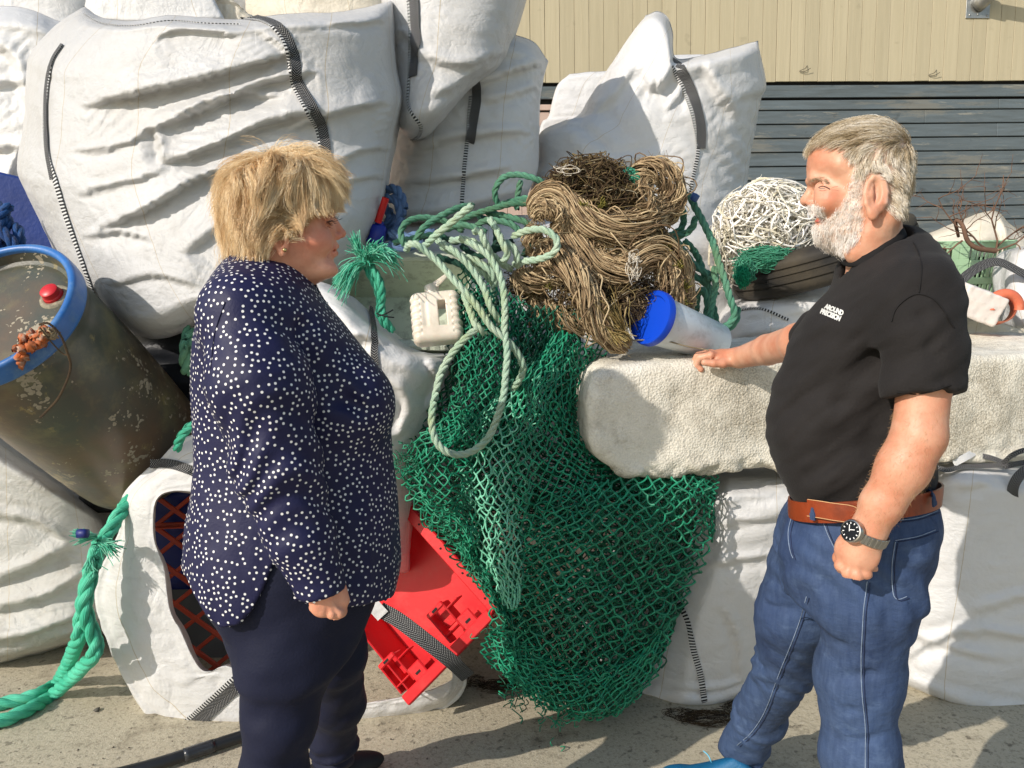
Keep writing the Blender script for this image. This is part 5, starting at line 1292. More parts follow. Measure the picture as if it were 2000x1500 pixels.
rope_thing("teal_rope_end", [[(395, 820, 2.3), (372, 832, 2.3), (352, 856, 2.3), (345, 880, 2.32)]], .014, M_RT, "turquoise rope end between the drum's base and the woman's back", seed=12)

# ---------------------------------------------------------------- the brown twine bundle
def skein(pts, rpx, n, r, seed, twist=1.4, rough=.5):
    c = catmull(PP(pts), 46); T, N, B = frames(c); rs = np.random.RandomState(seed); L = np.linspace(0, 1, 46)
    R = rpx*c[:, 1].mean()/FPX; S = []
    R = R*(1-.35*np.abs(2*L-1)**4)
    for k in range(n):
        a = rs.rand()*6.283; rr = rs.uniform(.55, 1.05)**.6; ph = a+twist*L*6.283*.35+.5*perlin(np.stack([L*3+k*1.3, L*0, L*0], 1))
        q = rr*(1+rough*perlin(np.stack([L*6+k*2.7, L*0+3, L*0], 1)))
        S.append(c+(R*q*np.cos(ph))[:, None]*N+(R*q*np.sin(ph))[:, None]*B)
    return np.array(S)
SK = [([(1060, 420, 2.32), (1056, 400, 2.30), (1078, 386, 2.29), (1110, 402, 2.28), (1140, 430, 2.26), (1180, 446, 2.25), (1225, 446, 2.25), (1262, 430, 2.27), (1300, 400, 2.32)], 30, 170, 1),
      ([(1240, 352, 2.36), (1262, 332, 2.33), (1292, 336, 2.32), (1312, 366, 2.32), (1308, 405, 2.33), (1290, 436, 2.34)], 25, 130, 2),
      ([(1252, 352, 2.28), (1266, 385, 2.26), (1270, 420, 2.26), (1262, 458, 2.27)], 11, 40, 3),
      ([(1088, 440, 2.30), (1108, 462, 2.27), (1138, 492, 2.25), (1175, 522, 2.24), (1222, 528, 2.24), (1254, 500, 2.24), (1284, 490, 2.26), (1312, 512, 2.28), (1328, 560, 2.30), (1330, 612, 2.32)], 29, 190, 4),
      ([(1008, 542, 2.30), (1040, 548, 2.27), (1080, 538, 2.26), (1108, 528, 2.26)], 24, 90, 5),
      ([(1072, 478, 2.30), (1092, 500, 2.24), (1122, 530, 2.20), (1145, 570, 2.18), (1160, 615, 2.18), (1185, 652, 2.19), (1222, 676, 2.22)], 25, 160, 6),
      ([(1044, 572, 2.34), (1062, 602, 2.30), (1100, 624, 2.27), (1145, 636, 2.27)], 24, 120, 7),
      ([(1175, 545, 2.33), (1200, 575, 2.30), (1232, 600, 2.28), (1262, 622, 2.3)], 34, 150, 8),
      ([(1282, 498, 2.27), (1304, 540, 2.25), (1320, 585, 2.26), (1330, 622, 2.30)], 22, 110, 9),
      ([(1048, 440, 2.29), (1040, 470, 2.30), (1052, 500, 2.30), (1070, 520, 2.31)], 17, 70, 10),
      ([(1045, 425, 2.26), (1060, 405, 2.24), (1085, 415, 2.24), (1105, 450, 2.25)], 14, 60, 11),
      ([(1262, 440, 2.34), (1290, 470, 2.33), (1315, 500, 2.32), (1335, 545, 2.33)], 20, 80, 12)]
S = np.concatenate([skein(p, r, int(n*.75), 0, s) for p, r, n, s in SK]+[skein(p, r*1.25, 9, 0, s+40, 3.0, 1.6) for p, r, n, s in SK])
tb = fibre_mesh("twine_bundle", S, .0022, None, M_TWINE, 9, 4); tag(tb, "big tangled bundle of muddy brown twine skeins on top of the heap", "twine bundle"); recentre(tb, P(1180, 560, 2.35))
# messy crown, loose ends, bits of weed
S = np.concatenate([scribble(P(1152, 362, 2.34), (.112, .09, .080), 460, 0, 30, 21, 1.3), scribble(P(1110, 352, 2.30), (.05, .05, .05), 90, 0, 30, 22, 1.2), scribble(P(1180, 392, 2.30), (.11, .06, .05), 170, 0, 30, 23, 1.1),
                    scribble(P(1190, 470, 2.27), (.17, .05, .09), 150, 0, 30, 24, .8), scribble(P(1190, 580, 2.28), (.17, .08, .10), 210, 0, 30, 28, .9), scribble(P(1030, 555, 2.32), (.06, .05, .05), 90, 0, 30, 25, 1.2), scribble(P(1330, 560, 2.31), (.03, .03, .09), 70, 0, 30, 26, 1.2)])
fibre_mesh("loose_tangle", S, .0015, tb, m_fibre("muddy_twine", [(0, rgb((58, 44, 32))), (.55, rgb((104, 84, 58))), (.9, rgb((140, 124, 84))), (1, rgb((196, 186, 160)))]), 10, 3)
rs = np.random.RandomState(77); S = []
for k in range(3600):       # short whiskers and root hairs standing off the skeins
    p, r, n, s = SK[rs.randint(len(SK))]; c = catmull(PP(p), 30)[rs.randint(30)]; R = r*2.3/FPX
    d = unit(rs.normal(size=3)+np.array([0, -1.2, .2])); a = c+d*R*.95; e = unit(d*.5+rs.normal(size=3)); L = rs.uniform(.006, .034)
    q = np.linspace(0, 1, 5)[:, None]; S.append(a+e*q*L+unit(rs.normal(size=3))*L*.4*q**2)
fibre_mesh("whiskers", np.array(S), .0006, tb, None, 11, 3)["kind"] = "stuff"
S = np.concatenate([tuft(P(1228, 664, 2.18), (-.55, -.1, .9), 60, .14, .16, 0, 31), tuft(P(1180, 640, 2.16), (.8, -.1, -.6), 40, .08, .14, 0, 32)])
fibre_mesh("combed_ends", S, .0013, tb, m_fibre("yellow_twine", [(0, rgb((140, 116, 70))), (1, rgb((196, 176, 116)))]), 12)
M_WL = m_plain("white_line", rgb((214, 206, 190)), .6, .1, 9, 0)
fibre_mesh("white_loops", scribble(P(1238, 520, 2.19), (.022, .02, .05), 14, 0, 40, 41, 1.1), .0011, tb, M_WL, 13)
fibre_mesh("white_loops", scribble(P(1110, 330, 2.22), (.05, .03, .02), 6, 0, 40, 43, .6), .0010, tb, M_WL, 13)
S = np.concatenate([tuft(P(u, v, 2.24), (rs.normal()*.5, -.4, .6), 26, .02, .6, 0, 50+i) for i, (u, v) in enumerate([(1175, 402), (1165, 420), (1300, 486), (1325, 520), (1338, 560), (1332, 590), (1200, 560), (1070, 560), (1190, 572), (1140, 405)])])
fibre_mesh("weed", S, .0014, tb, m_fibre("weed_green", [(0, rgb((96, 96, 36))), (1, rgb((160, 150, 74)))]), 14)["kind"] = "stuff"

# ---------------------------------------------------------------- white strapping heap
def m_tape():
    t = NT("strapping_tape"); c = t.ramp(t.attr("rnd"), [(0, (.92, .90, .86)), (.6, rgb((240, 234, 218))), (.85, rgb((206, 196, 168))), (1, rgb((178, 176, 176)))])
    return t.set(col=c, rough=.45, spec=.5)
def tape_heap(c, rad, n, w, seed, rmin=.5):
    rs = np.random.RandomState(seed); Vs, Fs, rn, o = [], [], [], 0
    for k in range(n):
        m = 34; q = np.linspace(0, 1, m); a = unit(rs.normal(size=3)); ctr = a*rs.uniform(rmin, .93)
        b = unit(np.cross(a, rs.normal(size=3))); cc = np.cross(a, b); rl = rs.uniform(.18, .62); tw = rs.uniform(.4, 1.25); ph = rs.rand()*6.28
        p = ctr+rl*(np.cos(ph+q*6.28*tw)[:, None]*b+np.sin(ph+q*6.28*tw)[:, None]*(cc*rs.uniform(.4, 1)+a*rs.uniform(-.3, .5)))
        p = p+.28*np.stack([perlin(p*1.6+k*1.9), perlin(p*1.6+k*1.9+7), perlin(p*1.6+k*1.9+13)], 1)
        l = np.linalg.norm(p, axis=1); lim = 1.08 if rs.rand() < .85 else 1.38; p = p*np.minimum(1, lim/l)[:, None]
        p = np.array(c)+p*np.array(rad); nr = unit(rs.normal(size=3))[None]+.6*np.stack([perlin(p*8), perlin(p*8+4), perlin(p*8+8)], 1)
        V, F, uv = ribbon(p, nr, w*rs.uniform(.8, 1.2), .0008); Vs.append(V); Fs.append(F+o); o += len(V); rn.append(np.full(len(V), rs.rand()))
    return np.vstack(Vs), np.vstack(Fs), np.concatenate(rn)
V1, F1, r1 = tape_heap(P(1502, 448, 2.98), (.205, .16, .175), 900, .0062, 1)
V2, F2, r2 = tape_heap(P(1460, 500, 2.95), (.13, .12, .11), 220, .0060, 2, .2)
V3, F3, r3 = tape_heap(P(1415, 500, 2.92), (.055, .06, .14), 90, .0045, 3, .1)
V = np.vstack([V1, V2, V3]); F = np.vstack([F1, F2+len(V1), F3+len(V1)+len(V2)])
o = mesh("strapping_heap", V, F, m_tape(), attrs={"rnd": np.concatenate([r1, r2, r3*.2+.8])}, smooth=False)
tag(o, "heap of tangled white plastic strapping between the peaked bag and the man's face", "strapping"); recentre(o, P(1502, 560, 2.98))
S = np.concatenate([scribble(P(1500, 505, 2.78), (.10, .03, .04), 220, 0, 24, 61, 1.1), scribble(P(1455, 530, 2.76), (.035, .03, .05), 120, 0, 24, 62, 1.2)])
o = fibre_mesh("net_scrap", S, .0016, None, m_fibre("sea_green_twine", [(0, rgb((40, 128, 96))), (1, rgb((96, 178, 144)))]), 15); tag(o, "scrap of sea green netting between the white strapping and the tyre", "net"); recentre(o, P(1480, 540, 2.78))
S = scribble(P(1450, 540, 2.72), (.022, .02, .035), 120, 0, 20, 63, 1.2)
fibre_mesh("bright_wad", S, .0016, o, m_fibre("emerald_twine", [(0, rgb((0, 120, 84))), (1, rgb((20, 160, 112)))]), 16)

# ---------------------------------------------------------------- the green trawl net
def m_net(name, a, b, d):
    t = NT(name); c = t.ramp(t.attr("rnd"), [(0, a), (1, b)]); n = t.noise(5, 5, .65)
    c = t.mix(t.math('MULTIPLY', t.ramp(n, [(.55, 0.0), (.72, 1.0)]), .55), c, d)
    return t.set(col=c, rough=.5, spec=.45)
def net_patch(L, R, B, T, y, nu, nv, r=.0017, bulge=.0, amp=.02, freq=6, jit=.25, seed=0, yl=None, sag=.3, holes=0, fold=.035):
    rs = np.random.RandomState(seed); nu, nv = max(7, int(nu*.66)), max(10, int(nv*.66))
    Lc, Rc, Bc, Tc = catmull(np.array(L, float), nv), catmull(np.array(R, float), nv), catmull(np.array(B, float), nu), catmull(np.array(T, float), nu)
    s = np.linspace(0, 1, nu)[None, :, None]; t = np.linspace(0, 1, nv)[:, None, None]
    C = (1-t)*Bc[None]+t*Tc[None]+(1-s)*Lc[:, None]+s*Rc[:, None]-((1-s)*(1-t)*Bc[0]+s*(1-t)*Bc[-1]+(1-s)*t*Tc[0]+s*t*Tc[-1])
    yy = y(s[..., 0], t[..., 0]) if callable(y) else y
    yy = yy-bulge*(1-np.abs(2*s[..., 0]-1)**2.4)*(1-np.abs(2*t[..., 0]-1)**4)
    Pn = PV(C[..., 0], C[..., 1], yy+0*C[..., 0])
    ws = nu/5.0; sb, tb = np.broadcast_arrays(s[..., 0], t[..., 0]); s0 = sb+.05*perlin(np.stack([tb*3+seed, sb*2, 0*sb], -1)); Pn = Pn-np.array([0, 1, 0])*(fold*(1-np.abs(np.sin(s0*math.pi*ws)))*(.5+.8*np.abs(perlin(np.stack([s0*ws, tb*2.0, 0*s0+seed], -1)))))[..., None]
    sp = np.linalg.norm(Pn[1:, :]-Pn[:-1, :], axis=-1).mean()
    Pn = Pn+np.array([0, 1, 0])*(amp*fbm(Pn*freq+seed, 3))[..., None] + np.stack([perlin(Pn*freq*1.3+seed+3), 0*Pn[..., 0], perlin(Pn*freq*1.3+seed+6)], -1)*amp*.8 + rs.normal(size=Pn.shape)*sp*jit*.28
    E = []
    for i in range(nv-1):
        for j in range(nu):
            if (i+j) % 2: continue
            for dj in (-1, 1):
                if 0 <= j+dj < nu: E.append((i, j, i+1, j+dj))
        for j in range(nu):
            if (i+j) % 2 == 0: continue
    E = np.array(E)
    for i_ in (0,):
        pass
    A = Pn[E[:, 0], E[:, 1]]; Bq = Pn[E[:, 2], E[:, 3]]
    if holes:
        keep = perlin((A+Bq)*.5*freq*.8+seed*3.3) < holes; A, Bq, = A[keep], Bq[keep]
    q = np.linspace(0, 1, 5)[None, :, None]; Sg = A[:, None]*(1-q)+Bq[:, None]*q
    dn = rs.normal(size=(len(A), 1, 3))*np.linalg.norm(Bq-A, axis=1)[:, None, None]*.13+np.array([0, 0, -1])*np.linalg.norm(Bq-A, axis=1)[:, None, None]*sag*.3
    Sg = Sg+dn*4*q*(1-q)
    return Sg, Pn
def net_mesh(name, layers, mat, parent=None):
    Vs, Fs, rn, o = [], [], [], 0
    for Sg, Pn, r, tone in layers:
        k = 4; rad = np.full(Sg.shape[:2], r); rad[:, 0] *= 1.5; rad[:, -1] *= 1.5; V, F = strands(Sg, rad, k)
        Vs.append(V); Fs.append(F+o); o += len(V); rs = np.random.RandomState(len(Sg)); rn.append(np.repeat(np.clip(tone+rs.normal(size=len(Sg))*.18, 0, 1), Sg.shape[1]*k))
    return mesh(name, np.vstack(Vs), np.vstack(Fs), mat, parent, attrs={"rnd": np.concatenate(rn)})
MN = m_net("green_net_twine", rgb((8, 80, 58)), rgb((34, 150, 112)), rgb((50, 84, 64)))
MN2 = m_net("bleached_net_twine", rgb((48, 148, 116)), rgb((122, 198, 166)), rgb((96, 130, 104)))
LY = []
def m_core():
    t = NT("net_shade_core"); n = t.noise(55, 5, .75, dist=1.2); c = t.mix(t.ramp(n, [(.42, 0.0), (.62, 1.0)]), rgb((6, 26, 20)), rgb((18, 84, 62))); return t.set(col=c, rough=.8, nrm=t.bump(n, .012, 1.0))  # dark green lump, shade between the net layers put into its colour
core = bag("net_shade_core", [(960, 1130), (850, 1000), (812, 890), (860, 780), (905, 640)], [(1290, 1075), (1360, 960), (1180, 880), (1120, 760), (1120, 640)],
    [(960, 1130), (1020, 1150), (1160, 1120), (1290, 1075)], [(905, 640), (1010, 610), (1120, 640)], 2.52, 2.52, .17, m_core(), "dark lump standing in for the shaded net inside", "net", None, nr=34, nc=30, ex=.12, amp=.03, freq=7, seed=91)["o"]
def add(L, R, B, T, y, nu, nv, r, tone=.5, **kw):
    Sg, Pn = net_patch(L, R, B, T, y, nu, nv, r, **kw); LY.append((Sg, Pn, r*1.42, tone)); return Sg
# deep layers give the dark inside of the pile
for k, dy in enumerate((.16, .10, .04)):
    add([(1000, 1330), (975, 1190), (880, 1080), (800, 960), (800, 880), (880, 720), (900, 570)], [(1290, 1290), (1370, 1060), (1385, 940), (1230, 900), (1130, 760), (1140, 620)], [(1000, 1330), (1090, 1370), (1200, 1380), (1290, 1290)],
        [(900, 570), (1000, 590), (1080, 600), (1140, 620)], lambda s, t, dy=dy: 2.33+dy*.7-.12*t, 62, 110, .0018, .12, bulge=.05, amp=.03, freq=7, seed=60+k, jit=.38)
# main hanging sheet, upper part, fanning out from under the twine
add([(985, 1200), (915, 1050), (925, 900), (990, 760), (1050, 660)], [(1345, 980), (1250, 930), (1175, 880), (1135, 800), (1160, 690)], [(985, 1200), (1060, 1200), (1200, 1100), (1345, 980)], [(1050, 660), (1085, 645), (1120, 650), (1160, 690)],
    lambda s, t: 2.26-.04*np.sin(s*3.1)+.02*t, 46, 66, .0019, .62, bulge=.10, amp=.022, freq=6, seed=70, jit=.25)
# left fold, bleached
add([(985, 1180), (930, 1060), (905, 930), (930, 830), (1010, 720)], [(1010, 1170), (1030, 1040), (1040, 930), (1060, 840), (1090, 720)], [(985, 1180), (1000, 1185), (1010, 1170)], [(1010, 720), (1050, 705), (1090, 720)],
    lambda s, t: 2.18+.05*t, 26, 62, .0019, .98, bulge=.05, amp=.02, freq=8, seed=71, jit=.25)
# lower right belly over the white bag
add([(1000, 1330), (955, 1230), (990, 1100), (1060, 960)], [(1232, 1372), (1318, 1200), (1384, 1070), (1392, 940)], [(1000, 1330), (1080, 1385), (1160, 1400), (1232, 1372)], [(1060, 960), (1180, 930), (1300, 932), (1392, 940)],
    lambda s, t: 2.32-.17*t, 44, 62, .0021, .5, bulge=.12, amp=.02, freq=5, seed=72, jit=.22)
add([(1010, 1320), (1000, 1200), (1040, 1080), (1090, 980)], [(1222, 1362), (1300, 1210), (1362, 1080), (1376, 960)], [(1010, 1320), (1100, 1372), (1222, 1362)], [(1090, 980), (1240, 940), (1376, 960)],
    lambda s, t: 2.35-.17*t, 40, 56, .0019, .3, bulge=.10, amp=.03, freq=6, seed=73, jit=.38, holes=.25)
# upper left layer over the grey bundle
add([(850, 900), (880, 780), (905, 660), (930, 560)], [(985, 880), (1000, 760), (1010, 660), (1020, 590)], [(850, 900), (920, 915), (985, 880)], [(930, 560), (980, 570), (1020, 590)],
    lambda s, t: 2.24, 24, 50, .0018, .55, bulge=.10, amp=.018, freq=6, seed=74, jit=.2)
add([(875, 690), (885, 600), (895, 510)], [(960, 690), (965, 600), (950, 520)], [(875, 690), (960, 690)], [(895, 510), (950, 520)], 2.32, 16, 34, .0016, .25, bulge=.02, amp=.02, freq=8, seed=75, jit=.38)
add([(1000, 760), (1000, 680), (1010, 600)], [(1190, 720), (1170, 660), (1110, 610)], [(1000, 760), (1100, 770), (1190, 720)], [(1010, 600), (1060, 600), (1110, 610)], 2.30, 34, 34, .0018, .25, bulge=.03, amp=.03, freq=8, seed=76, jit=.38)
# left lobe
add([(900, 1090), (815, 990), (786, 900), (830, 840), (880, 800)], [(945, 1080), (930, 960), (930, 860), (935, 800)], [(900, 1090), (945, 1080)], [(880, 800), (935, 800)], 2.22, 26, 60, .0019, .55, bulge=.08, amp=.03, freq=8, seed=77, jit=.4)
add([(990, 1290), (988, 1205), (925, 1115), (848, 990)], [(1030, 1290), (990, 1180), (960, 1080), (940, 980)], [(990, 1290), (1030, 1290)], [(840, 980), (940, 980)], 2.26, 22, 66, .0019, .4, bulge=.08, amp=.03, freq=8, seed=78, jit=.4)
# bunched hem at the bottom and the right rim, pulled tight
add([(960, 1300), (940, 1250), (985, 1215)], [(1240, 1370), (1290, 1300), (1320, 1200)], [(960, 1300), (1090, 1392), (1170, 1402), (1240, 1370)], [(985, 1215), (1100, 1290), (1220, 1285), (1320, 1200)], 2.22, 60, 26, .0020, .6, bulge=.05, amp=.015, freq=8, seed=79, jit=.2)
add([(1385, 1040), (1370, 1000), (1380, 950)], [(1392, 1060), (1398, 1000), (1392, 940)], [(1385, 1040), (1392, 1060)], [(1380, 950), (1392, 940)], 2.30, 8, 18, .0019, .6, amp=.01, seed=80)
add([(1240, 960), (1235, 940), (1240, 915)], [(1392, 975), (1400, 950), (1398, 925)], [(1240, 960), (1392, 975)], [(1240, 915), (1398, 925)], 2.24, 30, 14, .0019, .5, bulge=.02, amp=.015, seed=81, jit=.25)
net = net_mesh("fishing_net", [l for l in LY if l[3] < .9], MN)
core.parent = net; core.matrix_parent_inverse = net.matrix_world.inverted(); [core.__delitem__(k) for k in ("label", "category", "group") if k in core]
tag(net, "huge green trawl net draped down the middle of the heap to the ground", "fishing net"); recentre(net, P(1120, 1380, 2.35))
net_mesh("bleached_fold", [l for l in LY if l[3] >= .9], MN2, net)
rs = np.random.RandomState(5); S = []
for k in range(420):      # frayed knots and loose meshes at the folds
    u, v = [(1300, 1000), (1090, 1380), (800, 900), (1010, 1330), (1060, 1000), (1010, 1250)][rs.randint(6)]; c = P(u+rs.normal()*26, v+rs.normal()*26, 2.18+rs.rand()*.05); d = unit(rs.normal(size=3)+[0, -.6, 0]); L = rs.uniform(.01, .035)
    q = np.linspace(0, 1, 7)[:, None]; S.append(c+d*L*q+unit(rs.normal(size=3))*L*.7*np.sin(q*3.1))
fibre_mesh("loose_meshes", np.array(S), .0018, net, MN, 20)["kind"] = "stuff"
# dark weed and mud under the net and under the white bag
S = np.concatenate([scribble(G(u, v, .006), (a, .05, .009), n, 0, 14, 90+i, .5) for i, (u, v, a, n) in enumerate([(1385, 1402, .10, 90), (1330, 1396, .06, 40), (1440, 1385, .05, 50), (985, 1338, .10, 70), (930, 1330, .05, 30)])])
o = fibre_mesh("dry_weed", S, .0007, None, m_fibre("dark_weed", [(0, rgb((34, 26, 20))), (1, rgb((96, 78, 52)))]), 21); tag(o, "dark dried weed and mud along the foot of the net and white bag", "weed", None, "stuff")
# ---------------------------------------------------------------- people
def lvl(tab, y):
    """side-view table (v, back_px, front_px, halfdepth) -> interpolators over z"""
    rows = []
    for v, b, f, w in tab:
        pb, pf = P(b, v, y), P(f, v, y); rows.append(((pb[2]+pf[2])/2, min(pb[0], pf[0]), max(pb[0], pf[0]), w))
    rows = np.array(sorted(rows)); zs = rows[:, 0]; zz = np.linspace(zs[0], zs[-1], 160)
    out = []
    for k in (1, 2, 3):
        c = np.interp(zz, zs, rows[:, k]); 
        for _ in range(6): c[1:-1] = (c[:-2]+c[1:-1]*2+c[2:])/4
        out.append(c)
    def fn(p, n=2.3, off=0.0):
        z = p[:, 2]; x0 = np.interp(z, zz, out[0])-off; x1 = np.interp(z, zz, out[1])+off; w = np.interp(z, zz, out[2])+off
        a = (x1-x0)/2; xc = (x0+x1)/2
        r = (np.abs((p[:, 0]-xc)/a)**n+np.abs((p[:, 1]-y)/w)**n)**(1/n); d = (r-1)*np.minimum(a, w)
        return smax(smax(d, z-zz[-1], .02), zz[0]-z, .02)
    return fn
def head_sdf(poly_px, wpts, ym, yaw=0.0, pivot=None):
    pl = PP([(u, v, ym) for u, v in poly_px])[:, [0, 2]]; pl = catmull(np.c_[pl, pl[:, 0]*0], 140, True)[:139, :2]
    wp = PP([(u, v, ym) for u, v, w in wpts])[:, [0, 2]]; wf = rbf(wp, [w for *_, w in wpts])
    # width map tabulated on a grid for speed
    lo = pl.min(0)-.03; hi = pl.max(0)+.03; nx, nz = 70, 90; gx_, gz_ = np.meshgrid(np.linspace(lo[0], hi[0], nx), np.linspace(lo[1], hi[1], nz), indexing='ij')
    q = np.stack([gx_.ravel(), gz_.ravel()], 1); Wm = wf(q).reshape(nx, nz)
    for _ in range(4): Wm[1:-1, 1:-1] = (Wm[:-2, 1:-1]+Wm[2:, 1:-1]+Wm[1:-1, :-2]+Wm[1:-1, 2:]+Wm[1:-1, 1:-1]*2)/6
    lo2 = lo-.1; hi2 = hi+.1; mx, mz = 200, 240; g2 = np.stack(np.meshgrid(np.linspace(lo2[0], hi2[0], mx), np.linspace(lo2[1], hi2[1], mz), indexing='ij'), -1)
    Dm = sd_poly2(g2.reshape(-1, 2), pl).reshape(mx, mz)
    def bil(Mx, l, h, x, z):
        n0, n1 = Mx.shape; a = np.clip((x-l[0])/(h[0]-l[0])*(n0-1), 0, n0-1.001); b = np.clip((z-l[1])/(h[1]-l[1])*(n1-1), 0, n1-1.001)
        i, j = a.astype(int), b.astype(int); fa, fb = a-i, b-j
        return (Mx[i, j]*(1-fa)+Mx[i+1, j]*fa)*(1-fb)+(Mx[i, j+1]*(1-fa)+Mx[i+1, j+1]*fa)*fb
    def fn(p):
        x, z = p[:, 0], p[:, 2]; d2 = bil(Dm, lo2, hi2, x, z); w = bil(Wm, lo, hi, x, z)
        # rounded pillow: half depth shrinks towards the outline
        k = np.clip(w*1.0, .012, .06); t = np.clip(-d2/k, 0, 1); h = w*np.sqrt(np.clip(1-(1-t)**2, 0, 1))+np.where(d2 > 0, -d2, 0)
        return np.where(d2 > 0, np.sqrt(d2**2+(p[:, 1]-ym)**2*.9), 0)+np.where(d2 <= 0, (np.abs(p[:, 1]-ym)-h)*np.clip(.35+t*.65, .35, 1), 0)
    return fn
def blob(f, pts_lo, pts_hi, h): return snets(f, np.minimum(pts_lo, pts_hi), np.maximum(pts_lo, pts_hi), h)
def grow(f, roots, nrm, dirfn, L, n, lift, stiff=.6):
    """guide hairs that follow the surface f at a growing distance"""
    p = roots.copy(); out = [p.copy()]; L = np.broadcast_to(L, (len(p),)); ds = (L/(n-1))[:, None]; d = unit(nrm*.8+dirfn(p, nrm, 0)*.6)
    for k in range(1, n):
        t = k/(n-1); g = unit(sgrad(f, p, .002)); w = dirfn(p, g, t); w = unit(w-g*(w*g).sum(1, keepdims=True)*.8)
        d = unit(d*stiff+w*(1-stiff)); p = p+d*ds; tgt = lift*np.sin(min(1, t*1.6)*math.pi/2)
        dist = f(p); g = unit(sgrad(f, p, .002)); p = p+g*(np.clip(tgt-dist, -.004, .03)*.55)[:, None]; out.append(p.copy())
    return np.stack(out, 1)
def fill_hair(Gd, per, spread, seed, tipc=.35, wav=.0015):
    rs = np.random.RandomState(seed); M, N = Gd.shape[:2]; t = np.linspace(0, 1, N)[None, :, None]; out = []
    for k in range(per):
        a = rs.normal(size=(M, 1, 3))*spread; ln = rs.uniform(.7, 1.0, (M, 1, 1)); S = Gd[:, :1]+(Gd-Gd[:, :1])*ln*1.0
        S = S+a*(1-(1-tipc)*t)+wav*t*np.stack([perlin(S*55+k*3), perlin(S*55+k*3+11), perlin(S*55+k*3+23)], -1)*2; out.append(S)
    return np.concatenate(out)
def hair_mesh(name, S, r, mat, parent, seed=0, k=3, bias=None):
    M, N = S.shape[:2]; rad = np.linspace(1, .35, N)[None]*r*np.ones((M, 1)); V, F = strands(S, rad, k); rs = np.random.RandomState(seed)
    tone = np.clip(.5+.42*perlin(S[:, N//2]*38)+rs.normal(size=M)*.16+(bias(S[:, N//2]) if bias else 0), 0, 1); return mesh(name, V, F, mat, parent, attrs={"rnd": np.repeat(tone, N*k)})
def surf_sample(V, F, n, seed, mask=None):
    rs = np.random.RandomState(seed); A, B, C, D = (V[F[:, i]] for i in range(4)); ar = np.linalg.norm(np.cross(C-A, D-B), axis=1)*.5
    if mask is not None: ar = ar*mask((A+C)/2)
    pr = ar/ar.sum(); i = rs.choice(len(F), n, p=pr); a, b = rs.rand(n, 1), rs.rand(n, 1)
    p = (A[i]*(1-a)+B[i]*a)*(1-b)+(D[i]*(1-a)+C[i]*a)*b; nn = unit(np.cross(C[i]-A[i], D[i]-B[i])); return p, nn
def vnormals(V, F):
    n = np.cross(V[F[:, 2]]-V[F[:, 0]], V[F[:, 3]]-V[F[:, 1]]); o = np.zeros_like(V)
    for k in range(4): np.add.at(o, F[:, k], n)
    return unit(o)
def pxof(p):
    """world -> photograph pixel (used to place features traced from the photograph)"""
    d = (p-CAM) @ ROT; z = d @ _F; return 1000+FPX*(d @ _R)/z, 750-FPX*(d @ _U)/z
def bvh_of(V, F): return BVHTree.FromPolygons([Vector(x) for x in V], [tuple(f) for f in F.tolist()])
def seam_line(rec, pts, r, mat, parent, name="seam", n=None, off=.0012):
    n = n or max(8, int(plen(np.array(pts, float))/6)); Ps, Ns = on_surface(rec, pts, n, off, 3)
    if Ps is None: return
    V, F = strands(Ps[None], r, 6); return mesh(name, V, F, mat, parent)
def m_skin2(name, base, red, hairc):
    m = m_skin(name, base, red); t = m.node_tree; b = t.nodes["Principled BSDF"]; src = b.inputs["Base Color"].links[0].from_socket
    a = t.nodes.new("ShaderNodeAttribute"); a.attribute_name = "hairm"; mx = t.nodes.new("ShaderNodeMix"); mx.data_type = 'RGBA'
    t.links.new(a.outputs["Fac"], mx.inputs[0]); t.links.new(src, mx.inputs[6]); mx.inputs[7].default_value = (*hairc, 1); t.links.new(mx.outputs[2], b.inputs["Base Color"]); return m

# ================================================================= the man
YM = 1.62
set_frame(1680)
SK_M = m_skin2("skin_ruddy", rgb((208, 162, 134)), rgb((192, 128, 98)), rgb((222, 204, 188)))
mpoly = [(1580, 300), (1576, 318), (1575, 336), (1576, 346), (1579, 354), (1585, 360), (1588, 372), (1588, 388), (1587, 398), (1585, 404), (1584, 411), (1587, 418), (1591, 421), (1595, 426), (1594, 431), (1595, 437), (1592, 444), (1590, 455), (1594, 468), (1604, 479), (1616, 488), (1632, 494), (1646, 500),
         (1652, 520), (1660, 560), (1780, 560), (1770, 480), (1762, 430), (1766, 400), (1776, 370), (1780, 335), (1779, 300), (1766, 268), (1740, 246), (1705, 236), (1665, 240), (1625, 256), (1596, 278)]
mw = [(1580, 335, .046), (1600, 325, .062), (1640, 330, .072), (1700, 290, .079), (1700, 250, .066), (1640, 270, .066), (1772, 330, .060), (1740, 380, .074), (1585, 365, .018), (1590, 380, .026), (1602, 368, .050), (1622, 372, .061), (1622, 398, .062), (1600, 400, .044), (1588, 408, .026),
      (1604, 416, .044), (1594, 427, .026), (1612, 432, .048), (1595, 452, .034), (1612, 470, .044), (1650, 450, .066), (1640, 480, .052), (1672, 420, .072), (1700, 450, .064), (1700, 520, .066), (1745, 450, .056), (1690, 360, .077)]
YH = 1.56; f_mh0 = head_sdf(mpoly, mw, YH)
def Q(u, v, dy): return P(u, v, YH+dy)
